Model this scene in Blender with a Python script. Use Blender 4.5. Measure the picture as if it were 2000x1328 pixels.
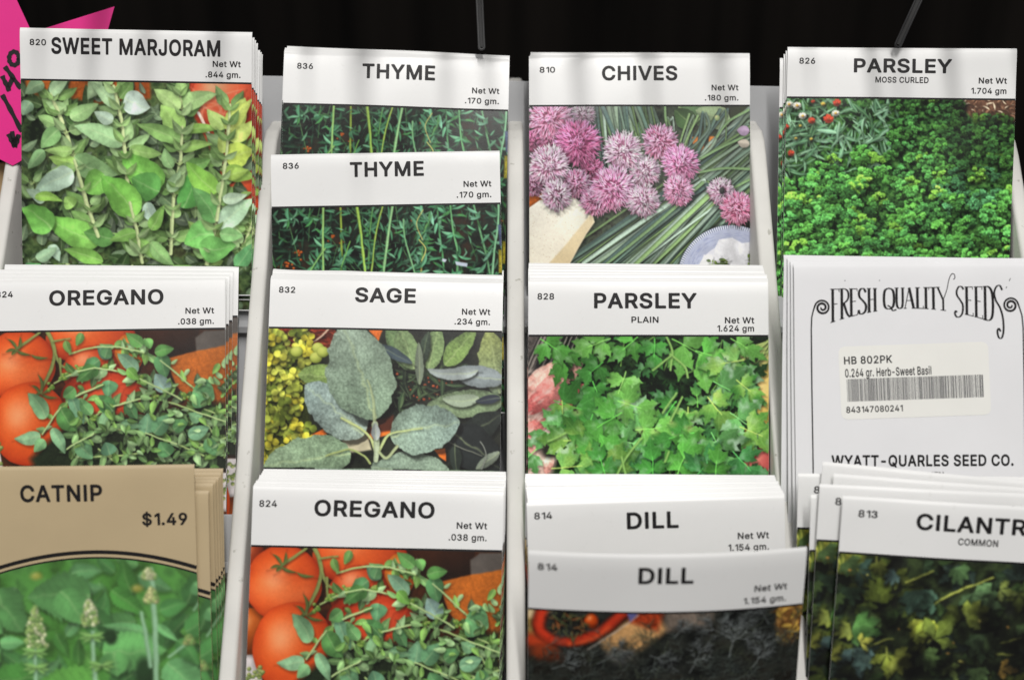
# A close view of a cardboard display rack of herb seed packets.
import bpy, math, random
import numpy as np
from mathutils import Matrix, Vector

for _o in list(bpy.data.objects):
    bpy.data.objects.remove(_o)
SC = bpy.context.scene
COL = SC.collection

# ---------------------------------------------------------------- camera, world, lamps, exposure
TILT = math.radians(28)                 # the packets lean back and the camera looks down by the same angle
DIST = 0.5
ORG = Vector((0, 0, 1.0))               # a point of the middle tier, about waist high
AX = Vector((1, 0, 0)); AU = Vector((0, math.sin(TILT), math.cos(TILT))); AN = Vector((0, -math.cos(TILT), math.sin(TILT)))
BASIS = Matrix((AX, AU, AN)).transposed()


def at(x, u, d):
    """Rack coordinates (right, up the leaning plane, away from the shopper) -> world."""
    return ORG + AX * x + AU * u - AN * d


cam_d = bpy.data.cameras.new('camera')
cam_d.lens = 50; cam_d.sensor_width = 36; cam_d.clip_start = 0.01; cam_d.clip_end = 50
cam_d.dof.use_dof = True; cam_d.dof.focus_distance = 0.517; cam_d.dof.aperture_fstop = 8.0; cam_d.dof.aperture_blades = 7
cam = bpy.data.objects.new('camera', cam_d); COL.objects.link(cam)
cam.matrix_world = Matrix.Translation(at(0, 0, -DIST)) @ BASIS.to_4x4()
SC.camera = cam

w = bpy.data.worlds.new('World'); SC.world = w; w.use_nodes = True
w.node_tree.nodes['Background'].inputs[0].default_value = (1.0, 0.985, 0.96, 1); w.node_tree.nodes['Background'].inputs[1].default_value = 0.26


def lamp(name, loc, target, sx, sy, power, color):
    l = bpy.data.lights.new(name, 'AREA'); l.shape = 'RECTANGLE'; l.size = sx; l.size_y = sy; l.energy = power; l.color = color
    o = bpy.data.objects.new(name, l); COL.objects.link(o); o.location = loc
    o.rotation_euler = (Vector(target) - Vector(loc)).to_track_quat('-Z', 'Y').to_euler()
    return o


# shop ceiling: one long fluorescent fitting running from the aisle towards the rack; the broad second lamp is added as soft fill
lamp('ceiling_lamp', (0.10, -0.62, 2.45), (0.0, 0.05, 1.0), 0.045, 1.1, 18.9, (1.0, 0.98, 0.95))
lamp('fill_lamp', (-0.4, -1.2, 2.9), (0.0, 0.0, 1.0), 2.4, 0.5, 12.0, (1.0, 0.98, 0.96))

SC.render.engine = 'CYCLES'
SC.cycles.use_denoising = True
SC.cycles.max_bounces = 6
SC.view_settings.view_transform = 'Standard'; SC.view_settings.look = 'None'
SC.view_settings.exposure = 0.0; SC.view_settings.gamma = 1.0; SC.view_settings.use_curve_mapping = False
SC.render.resolution_x = 1024; SC.render.resolution_y = 679

# ---------------------------------------------------------------- printed pictures
# Every packet carries a printed picture.  A picture is painted here leaf by leaf on a
# small raster (units: 1000 across the packet, y down from the header line) and ends up
# as the colour attribute of that packet's printed sheet.
PX = 0.84                       # raster cells per unit
PH = 930                        # picture height in units


def rgb(*c):
    return np.array(c, dtype=np.float32) / 255.0


def _resize(a, h, w):
    yy = np.linspace(0, a.shape[0] - 1.001, h); xx = np.linspace(0, a.shape[1] - 1.001, w)
    y0 = yy.astype(int); x0 = xx.astype(int)
    fy = (yy - y0)[:, None].astype(np.float32); fx = (xx - x0)[None, :].astype(np.float32)
    fy = fy * fy * (3 - 2 * fy); fx = fx * fx * (3 - 2 * fx)
    A = a[y0][:, x0]; B = a[y0][:, x0 + 1]; C_ = a[y0 + 1][:, x0]; D_ = a[y0 + 1][:, x0 + 1]
    return (A * (1 - fx) + B * fx) * (1 - fy) + (C_ * (1 - fx) + D_ * fx) * fy


def fbm(h, w, cell, rs, octaves=4, gain=0.5):
    out = np.zeros((h, w), np.float32); amp = 1.0; tot = 0
    for _ in range(octaves):
        gh = max(2, int(h / cell) + 2); gw = max(2, int(w / cell) + 2)
        out += amp * _resize(rs.rand(gh, gw).astype(np.float32), h, w)
        tot += amp; amp *= gain; cell = max(1.5, cell / 2)
    return out / tot


def blur(a, r):
    r = int(r)
    if r < 1:
        return a
    for ax in (0, 1):
        for _ in range(2):
            p = np.concatenate([np.repeat(np.take(a, [0], ax), r + 1, ax), a, np.repeat(np.take(a, [-1], ax), r, ax)], ax)
            c = np.cumsum(p, axis=ax, dtype=np.float64)
            n = a.shape[ax]
            hi = np.take(c, np.arange(2 * r + 1, 2 * r + 1 + n), ax); lo = np.take(c, np.arange(0, n), ax)
            a = ((hi - lo) / (2 * r + 1)).astype(np.float32)
    return a


class Pic:
    def __init__(self, seed, base):
        self.w = int(1000 * PX); self.h = int(PH * PX)
        self.rs = np.random.RandomState(seed)
        self.a = np.empty((self.h, self.w, 3), np.float32); self.a[:] = base
        self.n1 = fbm(self.h, self.w, 40, self.rs); self.n2 = fbm(self.h, self.w, 6, self.rs, 3, .7)

    def win(self, x0, y0, x1, y1):
        c0 = max(0, int(x0 * PX)); c1 = min(self.w, int(x1 * PX) + 2)
        r0 = max(0, int(y0 * PX)); r1 = min(self.h, int(y1 * PX) + 2)
        if c1 <= c0 or r1 <= r0:
            return None
        X = ((np.arange(c0, c1) + .5) / PX).astype(np.float32)[None, :]
        Y = ((np.arange(r0, r1) + .5) / PX).astype(np.float32)[:, None]
        return slice(r0, r1), slice(c0, c1), X, Y

    def mix(self, sl, col, al):
        v = self.a[sl]
        v += (col - v) * al[..., None]

    def noise_fill(self, cols, cell=60, contrast=2.5, octv=5):
        n = fbm(self.h, self.w, cell * PX, self.rs, octv, .6)
        n = np.clip((n - .5) * contrast + .5, 0, .999) * (len(cols) - 1)
        i = n.astype(int); f = (n - i)[..., None]
        cols = np.array(cols, np.float32)
        self.a[:] = cols[i] * (1 - f) + cols[i + 1] * f

    def leaf(self, bx, by, tx, ty, w, col, col2=None, bend=0.0, pa=.8, pb=.75, veins=5, vs=.10, mid=.22, side=.10,
             serr=0.0, nt=9, soft=1.6, sh=.30, rough=0.06, al=1.0, rim=.0, fuzz=0.0, gloss=0.0):
        dx, dy = tx - bx, ty - by
        L = max(4.0, math.hypot(dx, dy)); ex, ey = dx / L, dy / L
        m = w * .75 + abs(bend) * L + 16
        W = self.win(min(bx, tx) - m, min(by, ty) - m, max(bx, tx) + m, max(by, ty) + m)
        if W is None:
            return
        r, c, X, Y = W
        col = np.asarray(col, np.float32)

        def shape(ox, oy, sf):
            s = (X - bx - ox) * ex + (Y - by - oy) * ey
            t = -(X - bx - ox) * ey + (Y - by - oy) * ex
            u = s / L
            uc = np.clip(u, 0, 1)
            t = t - bend * L * 4 * uc * (1 - uc) + (self.n1[r, c] - .5) * w * .16
            pr = w / 2 * np.maximum(np.sin(np.pi * uc ** pa), 0) ** pb
            if serr:
                pr = pr * (1 - serr * ((uc * nt - .3 * np.abs(t) / w) % 1.0))
            d = pr - np.abs(t)
            d = np.minimum(d, np.minimum(s, L - s) + sf)
            return np.clip(d / sf + .5, 0, 1), u, t, pr, d
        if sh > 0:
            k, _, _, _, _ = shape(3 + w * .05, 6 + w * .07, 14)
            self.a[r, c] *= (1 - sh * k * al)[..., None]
        k, u, t, pr, d = shape(0, 0, soft)
        if fuzz:
            k = np.clip((d + (self.n2[r, c] - .5) * fuzz * 3) / soft + .5, 0, 1)
        c2 = col * .86 if col2 is None else np.asarray(col2, np.float32)
        g = np.clip(u, 0, 1)[..., None]
        C3 = col * (1 - g) + c2 * g
        tn = t / (pr + 1e-3)
        side = side * (1 if self.rs.rand() < .6 else -1)
        lum = 1 + side * np.clip(t / (w * .12), -1, 1) - .10 * np.clip(np.abs(tn), 0, 1) ** 3
        if veins:
            ph = (u - .55 * np.abs(t) / L) * veins * 1.6
            fr = np.abs((ph % 1.0) - .5) * 2
            lum = lum - vs * np.exp(-((1 - fr) / .16) ** 2) + vs * .5 * np.cos(ph * 2 * np.pi)
        lum = lum + (self.n2[r, c] - .5) * rough * 2 + (self.n1[r, c] - .5) * .35
        if gloss:
            lum = lum + gloss * np.clip(self.n1[r, c] * 2.6 - 1.1, 0, 1)
        C3 = C3 * lum[..., None]
        if mid:
            mk = np.exp(-(t / (1.2 + w * .018)) ** 2) * (1 - np.clip(u, 0, 1) * .7) * mid * 2
            C3 = C3 + (np.array([.80, .86, .62], np.float32) - C3) * np.clip(mk, 0, .9)[..., None]
        if rim:
            C3 = C3 + rim * np.exp(-(d / 3.0) ** 2)[..., None]
        self.mix((r, c), np.clip(C3, 0, 1), k * al)

    def stem(self, pts, w0, w1, col, sh=.4, soft=1.6, hi=.35, al=1.0):
        pts = np.array(pts, np.float32)
        # Catmull-Rom smoothing
        P = []
        n = len(pts)
        for i in range(n - 1):
            p0, p1, p2, p3 = pts[max(i - 1, 0)], pts[i], pts[i + 1], pts[min(i + 2, n - 1)]
            k = 6 if n > 2 else 1
            for j in range(k):
                t = j / k
                P.append(.5 * ((2 * p1) + (-p0 + p2) * t + (2 * p0 - 5 * p1 + 4 * p2 - p3) * t * t + (-p0 + 3 * p1 - 3 * p2 + p3) * t ** 3))
        P.append(pts[-1])
        N = len(P) - 1
        m = max(w0, w1) + 16
        W = self.win(min(p[0] for p in P) - m, min(p[1] for p in P) - m, max(p[0] for p in P) + m, max(p[1] for p in P) + m)
        if W is None:
            return
        r, c, X, Y = W
        best = np.full((Y.shape[0], X.shape[1]), 1e9, np.float32); sd = np.zeros_like(best); ww = np.full_like(best, w0)
        bs = np.full_like(best, 1e9)
        for i in range(N):
            (ax, ay), (bx, by) = P[i], P[i + 1]
            dx, dy = bx - ax, by - ay
            l2 = dx * dx + dy * dy + 1e-6
            t = np.clip(((X - ax) * dx + (Y - ay) * dy) / l2, 0, 1)
            qx = X - ax - t * dx; qy = Y - ay - t * dy
            wl = w0 + (w1 - w0) * (i + t) / N
            d = np.sqrt(qx * qx + qy * qy) - wl / 2
            if sh > 0:
                q2 = qx - 3; q3 = qy - 6
                bs = np.minimum(bs, np.sqrt(q2 * q2 + q3 * q3) - wl / 2)
            mk = d < best
            best = np.where(mk, d, best); ww = np.where(mk, wl, ww)
            s_ = (-qx * dy + qy * dx) / math.sqrt(l2)
            sd = np.where(mk, s_, sd)
        if sh > 0:
            self.a[r, c] *= (1 - sh * np.clip(.5 - bs / 12, 0, 1) * al)[..., None]
        q = sd / (ww / 2 + 1e-3)
        lum = 1 - hi * .55 * np.clip(q + .25, -1.3, 1.3) ** 2 + hi * .25 + (self.n2[r, c] - .5) * .2
        self.mix((r, c), np.clip(np.asarray(col, np.float32) * lum[..., None], 0, 1), np.clip(.5 - best / soft, 0, 1) * al)

    def poly(self, pts, col, soft=2.0, sh=0.0, grad=None, rough=.05, al=1.0, n1=.3):
        pts = np.array(pts, np.float32)
        m = soft * 2 + 14
        W = self.win(pts[:, 0].min() - m, pts[:, 1].min() - m, pts[:, 0].max() + m, pts[:, 1].max() + m)
        if W is None:
            return
        r, c, X, Y = W
        shp = (Y.shape[0], X.shape[1])
        inside = np.zeros(shp, bool); dist = np.full(shp, 1e9, np.float32)
        n = len(pts)
        for i in range(n):
            (ax, ay), (bx, by) = pts[i], pts[(i + 1) % n]
            dx, dy = bx - ax, by - ay
            t = np.clip(((X - ax) * dx + (Y - ay) * dy) / (dx * dx + dy * dy + 1e-6), 0, 1)
            dist = np.minimum(dist, np.hypot(X - ax - t * dx, Y - ay - t * dy))
            if ay != by:
                cr = ((ay > Y) != (by > Y)) & (X < (bx - ax) * (Y - ay) / (by - ay) + ax)
                inside ^= cr
        sdn = np.where(inside, dist, -dist)
        if sh:
            self.a[r, c] *= (1 - sh * np.clip(sdn / 26 + .6, 0, 1))[..., None]
        col = np.asarray(col, np.float32)
        C3 = np.broadcast_to(col, shp + (3,))
        if grad is not None:      # (colour, direction degrees)
            gc, ga = grad
            ga = math.radians(ga)
            s = X * math.cos(ga) + Y * math.sin(ga)
            s = (s - s.min()) / (np.ptp(s) + 1e-6)
            C3 = C3 * (1 - s[..., None]) + np.asarray(gc, np.float32) * s[..., None]
        lum = 1 + (self.n2[r, c] - .5) * rough * 2 + (self.n1[r, c] - .5) * n1
        self.mix((r, c), np.clip(C3 * lum[..., None], 0, 1), np.clip(sdn / soft + .5, 0, 1) * al)

    def ball(self, x, y, rx, ry, col, dark, hi=(1, .8, .6), lx=-.3, ly=-.45, spec=.5, soft=2.5, sh=.4, al=1.0, lobes=0):
        R = max(rx, ry) * 1.12 + 20
        W = self.win(x - R, y - R, x + R, y + R)
        if W is None:
            return
        r, c, X, Y = W
        u = (X - x) / rx; v = (Y - y) / ry
        th = np.arctan2(v, u)
        q = np.sqrt(u * u + v * v)
        if lobes:
            q = q * (1 + .025 * np.cos(th * lobes + .7))
        if sh:
            q2 = np.hypot(u - .05, v - .08)
            self.a[r, c] *= (1 - sh * np.clip((1.12 - q2) * 5, 0, 1))[..., None]
        z = np.sqrt(np.clip(1 - q * q, 0, 1))
        lz = math.sqrt(max(0, 1 - lx * lx - ly * ly))
        lam = np.clip(u * lx + v * ly + z * lz, 0, 1)
        g = np.clip(lam * .95 + .08 + (self.n1[r, c] - .5) * .25, 0, 1)[..., None]
        C3 = np.asarray(dark, np.float32) * (1 - g) + np.asarray(col, np.float32) * g
        sp = np.clip(lam, 0, 1) ** 14 * spec
        C3 = C3 + (np.asarray(hi, np.float32) - C3) * sp[..., None]
        C3 = C3 * (1 + (self.n2[r, c] - .5) * .08)[..., None]
        self.mix((r, c), np.clip(C3, 0, 1), np.clip((1 - q) * min(rx, ry) / soft + .5, 0, 1) * al)

    def lobed(self, x, y, ang, R, col, col2=None, lobes=3, spread=1.15, teeth=.16, nt=4, soft=1.6, sh=.5, sq=.8, al=1.0,
              vein=.3, gloss=.25, fat=.36):
        """Divided leaf: toothed lobes fanning from the stalk at (x, y)."""
        m = R + 22
        W = self.win(x - m, y - m, x + m, y + m)
        if W is None:
            return
        r, c, X, Y = W
        ca, sa = math.cos(ang), math.sin(ang)

        def field(ox, oy):
            px = (X - x - ox) * ca + (Y - y - oy) * sa
            py = (-(X - x - ox) * sa + (Y - y - oy) * ca) / sq
            best = np.full(px.shape, -1e9, np.float32); vn = np.full(px.shape, 1e9, np.float32)
            for i in range(lobes):
                a_ = (i - (lobes - 1) / 2) * spread * 2 / max(lobes - 1, 1) if lobes > 1 else 0
                Ll = R * (1 - .22 * abs(a_) / max(spread, .1))
                s = px * math.cos(a_) + py * math.sin(a_); t = -px * math.sin(a_) + py * math.cos(a_)
                u = np.clip(s / Ll, 0, 1)
                pr = Ll * fat * np.clip(np.minimum(u * 1.9, 1) ** 1.15 * (1 - u ** 3.2), 0, 1)
                tt = (u * nt - .9 * np.abs(t) / Ll) % 1.0
                pr = pr * (1 - teeth * 2.2 * tt * np.clip(u * 2 - .3, 0, 1))
                d = np.minimum(pr - np.abs(t), np.minimum(s, Ll - s) + 1)
                best = np.maximum(best, d)
                vn = np.minimum(vn, np.where((s > 0) & (s < Ll * .9), np.abs(t), 1e9))
                vv = np.abs(((u * nt - 1.1 * np.abs(t) / Ll) % 1.0) - .5)
                vn = np.minimum(vn, np.where((np.abs(t) < pr) & (s > 0), vv * 26 + 1.0, 1e9))
            return best, vn, px, py
        if sh:
            d, _, _, _ = field(4, 8)
            self.a[r, c] *= (1 - sh * np.clip(d / 14 + .6, 0, 1))[..., None]
        d, vn, px, py = field(0, 0)
        col = np.asarray(col, np.float32); c2 = col * .7 if col2 is None else np.asarray(col2, np.float32)
        g = np.clip(px / R * .6 + py / R * .5 + .35 + (self.n1[r, c] - .5) * 1.2, 0, 1)[..., None]
        C3 = col * (1 - g) + c2 * g
        C3 = C3 * (1 + (self.n2[r, c] - .5) * .22 + (self.n1[r, c] - .5) * .5)[..., None]
        if gloss:
            hl = np.clip(fbm(d.shape[0], d.shape[1], 26, self.rs, 2) * 3.2 - 1.75, 0, 1) * gloss
            C3 = C3 + (np.array([.85, .93, .88], np.float32) - C3) * hl[..., None]
        C3 = C3 * (1 + .18 * vein * np.clip(1 - vn / 3.0, 0, 1))[..., None] + (np.exp(-(vn / 2.0) ** 2) * vein * .16)[..., None]
        self.mix((r, c), np.clip(C3, 0, 1), np.clip(d / soft + .5, 0, 1) * al)

    def parsley(self, x, y, a, R, c, c2, **k):
        rs = self.rs
        for da, s, o in ((-1.15, .56, .16), (1.15, .56, .16), (0, .66, .40)):
            b = a + da + rs.randn() * .12
            q = (x + R * o * math.cos(a), y + R * o * math.sin(a))
            f = .88 + .3 * rs.rand()
            self.lobed(q[0], q[1], b, R * s * (.9 + .2 * rs.rand()), np.clip(c * f, 0, 1), c2 * f, lobes=3, spread=.56, fat=.31, teeth=.22, nt=3.2, sq=.7 + .35 * rs.rand(), **k)
        self.stem([(x, y), (x + R * .5 * math.cos(a), y + R * .5 * math.sin(a))], 5, 3.5, np.clip(c * 1.25, 0, 1), sh=.1)

    def scatter(self, n, box, Lr, wr, cols, ang=None, **kw):
        rs = self.rs
        for _ in range(n):
            x = box[0] + rs.rand() * (box[2] - box[0]); y = box[1] + rs.rand() * (box[3] - box[1])
            a = rs.rand() * 6.283 if ang is None else ang[0] + (rs.rand() - .5) * ang[1]
            L = Lr[0] + rs.rand() * (Lr[1] - Lr[0]); w = L * (wr[0] + rs.rand() * (wr[1] - wr[0]))
            c = cols[rs.randint(len(cols))] * (.85 + .3 * rs.rand())
            self.leaf(x, y, x + math.cos(a) * L, y + math.sin(a) * L, w, c, bend=(rs.rand() - .5) * .2, **kw)

    def done(self, bl=0, gain=1.0, grain=.02, gamma=1.0, full=900, wob=.3, haze=None, sat=1.0):
        a = self.a
        k = int(full * PX)                       # the planting simply goes on below
        if k < self.h:
            a = a.copy(); r = k
            while r < self.h:
                m = min(self.h - r, k // 2)
                a[r:r + m] = a[r - m:r][::-1, ::-1]; r += m
        wy = (fbm(self.h, self.w, 34, self.rs, 2) - .5) * 15 * wob; wx = (fbm(self.h, self.w, 34, self.rs, 2) - .5) * 15 * wob
        ry = np.clip(np.arange(self.h)[:, None] + wy, 0, self.h - 1.01); rx = np.clip(np.arange(self.w)[None, :] + wx, 0, self.w - 1.01)
        iy, ix = ry.astype(int), rx.astype(int); fy, fx = (ry - iy)[..., None], (rx - ix)[..., None]
        a = (a[iy, ix] * (1 - fx) + a[iy, ix + 1] * fx) * (1 - fy) + (a[iy + 1, ix] * (1 - fx) + a[iy + 1, ix + 1] * fx) * fy
        if bl:
            a = blur(a, bl)
        a = a * (1 + (fbm(self.h, self.w, 230, self.rs, 2) - .5) * .32)[..., None]      # uneven daylight over the bed
        a = a + (self.rs.rand(self.h, self.w, 1).astype(np.float32) - .5) * grain
        a = np.clip(a * gain, 0, 1) ** gamma
        if sat != 1:
            lum = (a * np.array([.3, .59, .11], np.float32)).sum(-1, keepdims=True)
            a = np.clip(lum + (a - lum) * sat, 0, 1)
        if haze is not None:
            a = a * (1 - haze[1]) + haze[0] * haze[1]
        h2, w2 = self.h // 2, self.w // 2
        a = a[:h2 * 2, :w2 * 2].reshape(h2, 2, w2, 2, 3).mean((1, 3))
        return np.clip(a, 0.004, 1)


def pic_marjoram():
    p = Pic(11, rgb(45, 60, 30)); rs = p.rs
    p.noise_fill([rgb(22, 30, 20), rgb(48, 70, 34), rgb(80, 104, 52), rgb(56, 60, 34)], 70, 2.4)
    p.poly([(20, -10), (560, -10), (560, 70), (340, 95), (180, 70), (30, 60)], rgb(196, 92, 20), 14, grad=(rgb(150, 62, 14), 20), rough=.2)
    p.poly([(690, -10), (1010, -10), (1010, 520), (900, 470), (800, 240), (720, 90)], rgb(196, 52, 22), 10, grad=(rgb(214, 74, 34), 60))
    p.ball(880, 70, 150, 130, rgb(232, 92, 50), rgb(150, 30, 14), spec=.5)
    p.ball(960, 440, 90, 120, rgb(214, 70, 30), rgb(130, 30, 14), spec=.4)
    p.stem([(770, 130), (810, 210), (860, 300), (900, 360)], 14, 10, rgb(226, 216, 200))
    for _ in range(26):
        p.leaf(rs.rand() * 260 + 720, rs.rand() * 200, rs.rand() * 260 + 720, rs.rand() * 200 + 10, 10, rgb(240, 150, 110), sh=0, veins=0, mid=0, al=.35, soft=6)
    G = [rgb(96, 128, 82), rgb(82, 118, 62), rgb(116, 146, 104), rgb(70, 108, 52), rgb(128, 152, 118)]
    p.scatter(130, (-20, 30, 720, 860), (50, 95), (.42, .6), [c * .74 for c in G], soft=5, pa=.66, pb=.85)
    p.scatter(40, (700, 250, 1010, 820), (50, 95), (.45, .65), [c * .7 for c in G], soft=5)
    p.scatter(90, (-20, 10, 740, 860), (50, 110), (.42, .58), [c * .85 for c in G], soft=3, veins=3, pa=.66, pb=.85, ang=(-1.57, 2.6))
    p.scatter(60, (740, 230, 1010, 860), (40, 100), (.45, .62), [rgb(120, 158, 70), rgb(104, 148, 66), rgb(128, 158, 96)], soft=2.5)
    S = [([(130, 60), (180, 180), (232, 340), (285, 530), (330, 668)], 15, 21), ([(400, 20), (436, 160), (450, 300), (462, 440)], 13, 19),
         ([(690, 20), (700, 190), (690, 330), (660, 500), (645, 740)], 12, 17), ([(905, 90), (898, 210), (880, 370), (845, 590), (802, 790)], 12, 19),
         ([(470, 520), (500, 640), (520, 780)], 14, 16), ([(40, 440), (75, 520)], 9, 9), ([(1000, 600), (950, 740)], 12, 12)]
    for P, a, b in S:
        p.stem(P, a, b, rgb(172, 190, 122))
        P = np.array(P, float)
        for i in range(int(len(P) * 3)):
            k = rs.randint(len(P) - 1); t = rs.rand(); q = P[k] * (1 - t) + P[k + 1] * t
            for s in (-1, 1):
                a_ = -1.57 + s * (.45 + rs.rand() * .75); L = 50 + rs.rand() * 55
                p.stem([q, q + np.array([math.cos(a_), math.sin(a_)]) * 22], 6, 5, rgb(150, 176, 100), sh=.2)
                q2 = q + np.array([math.cos(a_), math.sin(a_)]) * 18
                p.leaf(q2[0], q2[1], q2[0] + math.cos(a_) * L, q2[1] + math.sin(a_) * L, L * (.46 + rs.rand() * .12), (G[rs.randint(5)] * .55 + rgb(124, 168, 78) * .45) * (.9 + .28 * rs.rand()), bend=.06 * s, pa=.64, pb=.85, veins=3, vs=.04, mid=.16, gloss=.1)
    Lf = [  # base, tip, width, colour  (units)
        (330, -20, 290, 80, 70, (140, 172, 122)), (420, 110, 300, 6, 70, (140, 176, 124)), (215, 160, 335, 95, 78, (132, 176, 104)),
        (150, 190, 75, 150, 60, (124, 168, 92)), (165, 210, 84, 290, 84, (104, 152, 84)), (100, 10, 20, 60, 70, (120, 158, 110)),
        (200, 120, 108, 92, 56, (136, 176, 108)), (130, 60, 205, -5, 64, (140, 176, 126)), (40, 90, 4, 150, 66, (104, 138, 104)),
        (440, 272, 232, 192, 96, (134, 178, 118)), (448, 66, 560, 110, 118, (178, 202, 184)), (400, 170, 318, 130, 62, (160, 188, 162)),
        (460, 250, 470, 160, 62, (132, 172, 104)), (470, 280, 560, 220, 52, (130, 172, 104)), (470, 290, 610, 310, 66, (116, 160, 74)),
        (690, 110, 576, 28, 82, (142, 178, 98)), (702, 106, 846, 44, 84, (140, 180, 104)), (690, 224, 606, 96, 112, (142, 190, 86)),
        (700, 250, 500, 180, 74, (110, 156, 74)), (708, 200, 860, 196, 50, (116, 164, 62)), (700, 40, 690, -20, 60, (130, 172, 90)),
        (690, 290, 830, 262, 54, (128, 174, 74)), (650, 370, 622, 282, 60, (118, 164, 96)), (660, 470, 820, 400, 66, (108, 158, 64)),
        (720, 360, 820, 330, 74, (96, 150, 66)), (890, 190, 806, 112, 76, (156, 190, 92)), (892, 200, 968, 58, 98, (170, 196, 80)),
        (905, 200, 1002, 60, 62, (170, 190, 74)), (900, 240, 1010, 160, 78, (172, 196, 84)), (888, 330, 1004, 280, 128, (172, 200, 66)),
        (880, 380, 1010, 400, 84, (120, 160, 54)), (880, 400, 985, 370, 60, (136, 172, 62)), (870, 300, 866, 210, 52, (160, 186, 78)),
        (230, 330, 420, 400, 112, (108, 150, 88)), (240, 350, 120, 330, 66, (128, 172, 70)), (236, 370, 110, 400, 70, (110, 150, 74)),
        (226, 300, 100, 300, 50, (124, 164, 80)), (225, 390, 62, 470, 112, (168, 196, 170), (138, 172, 144)), (100, 300, 30, 380, 70, (104, 148, 90)),
        (610, 450, 430, 300, 152, (106, 176, 62), (92, 164, 54)), (360, 400, 272, 480, 122, (98, 164, 58)), (600, 470, 480, 410, 150, (76, 146, 58)),
        (500, 575, 352, 404, 152, (106, 172, 60), (86, 156, 50)), (700, 540, 748, 366, 112, (76, 152, 62), (64, 140, 52)), (850, 470, 716, 342, 112, (128, 190, 62), (110, 176, 56)),
        (840, 600, 742, 450, 108, (88, 154, 74)), (640, 470, 690, 380, 62, (140, 180, 122)), (870, 420, 880, 500, 52, (132, 172, 96)),
        (860, 625, 1006, 500, 108, (164, 198, 164), (146, 188, 140)), (872, 500, 980, 478, 56, (166, 194, 160)), (830, 640, 702, 690, 140, (104, 176, 84), (88, 162, 66)),
        (770, 720, 930, 700, 124, (94, 168, 72)), (860, 650, 960, 660, 70, (110, 166, 92)), (930, 800, 1005, 690, 80, (80, 150, 84)),
        (338, 700, 102, 590, 144, (112, 176, 66), (92, 162, 54)), (130, 640, 8, 546, 130, (94, 164, 62), (84, 154, 52)), (400, 680, 270, 650, 100, (78, 136, 58)),
        (350, 780, 180, 730, 74, (106, 166, 60)), (640, 790, 396, 652, 62, (118, 172, 72)), (560, 690, 660, 790, 74, (126, 178, 96)),
        (540, 520, 600, 620, 70, (160, 190, 168)), (560, 640, 620, 530, 62, (112, 168, 66)), (500, 650, 380, 690, 60, (110, 166, 66)),
        (120, 710, 160, 780, 56, (146, 178, 150)), (60, 770, 150, 720, 60, (134, 172, 130)), (690, 570, 620, 540, 54, (132, 176, 96)),
        (100, 520, 20, 470, 60, (150, 182, 150)), (230, 540, 190, 500, 70, (122, 170, 72)), (60, 500, 180, 520, 48, (124, 176, 60))]
    for l in Lf:
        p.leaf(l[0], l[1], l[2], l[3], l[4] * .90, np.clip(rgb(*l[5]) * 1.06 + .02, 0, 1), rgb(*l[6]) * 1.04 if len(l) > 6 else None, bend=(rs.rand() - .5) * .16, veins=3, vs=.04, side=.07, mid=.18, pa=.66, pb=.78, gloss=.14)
    for P, a, b in S[:5]:                                        # the sprigs' stems show through in front, with young leaf pairs
        P = np.array(P, float)
        for k in range(len(P) - 1):
            if rs.rand() < .7:
                p.stem([P[k], P[k + 1]], a * .85, b * .85, rgb(178, 196, 130), sh=.25)
            for t in (.2, .7):
                q = P[k] * (1 - t) + P[k + 1] * t
                for s in (-1, 1):
                    if rs.rand() < .75:
                        a_ = -1.57 + s * (.5 + rs.rand() * .6); L = 34 + rs.rand() * 44
                        p.leaf(q[0], q[1], q[0] + math.cos(a_) * L, q[1] + math.sin(a_) * L, L * .44, (G[rs.randint(5)] * .5 + rgb(132, 172, 84) * .5) * (.92 + .25 * rs.rand()), bend=.08 * s, pa=.62, pb=.9, veins=3, vs=.04, mid=.18, gloss=.1, sh=.25)
    return p.done(bl=1, full=790, gain=1.14, sat=.80)


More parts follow.
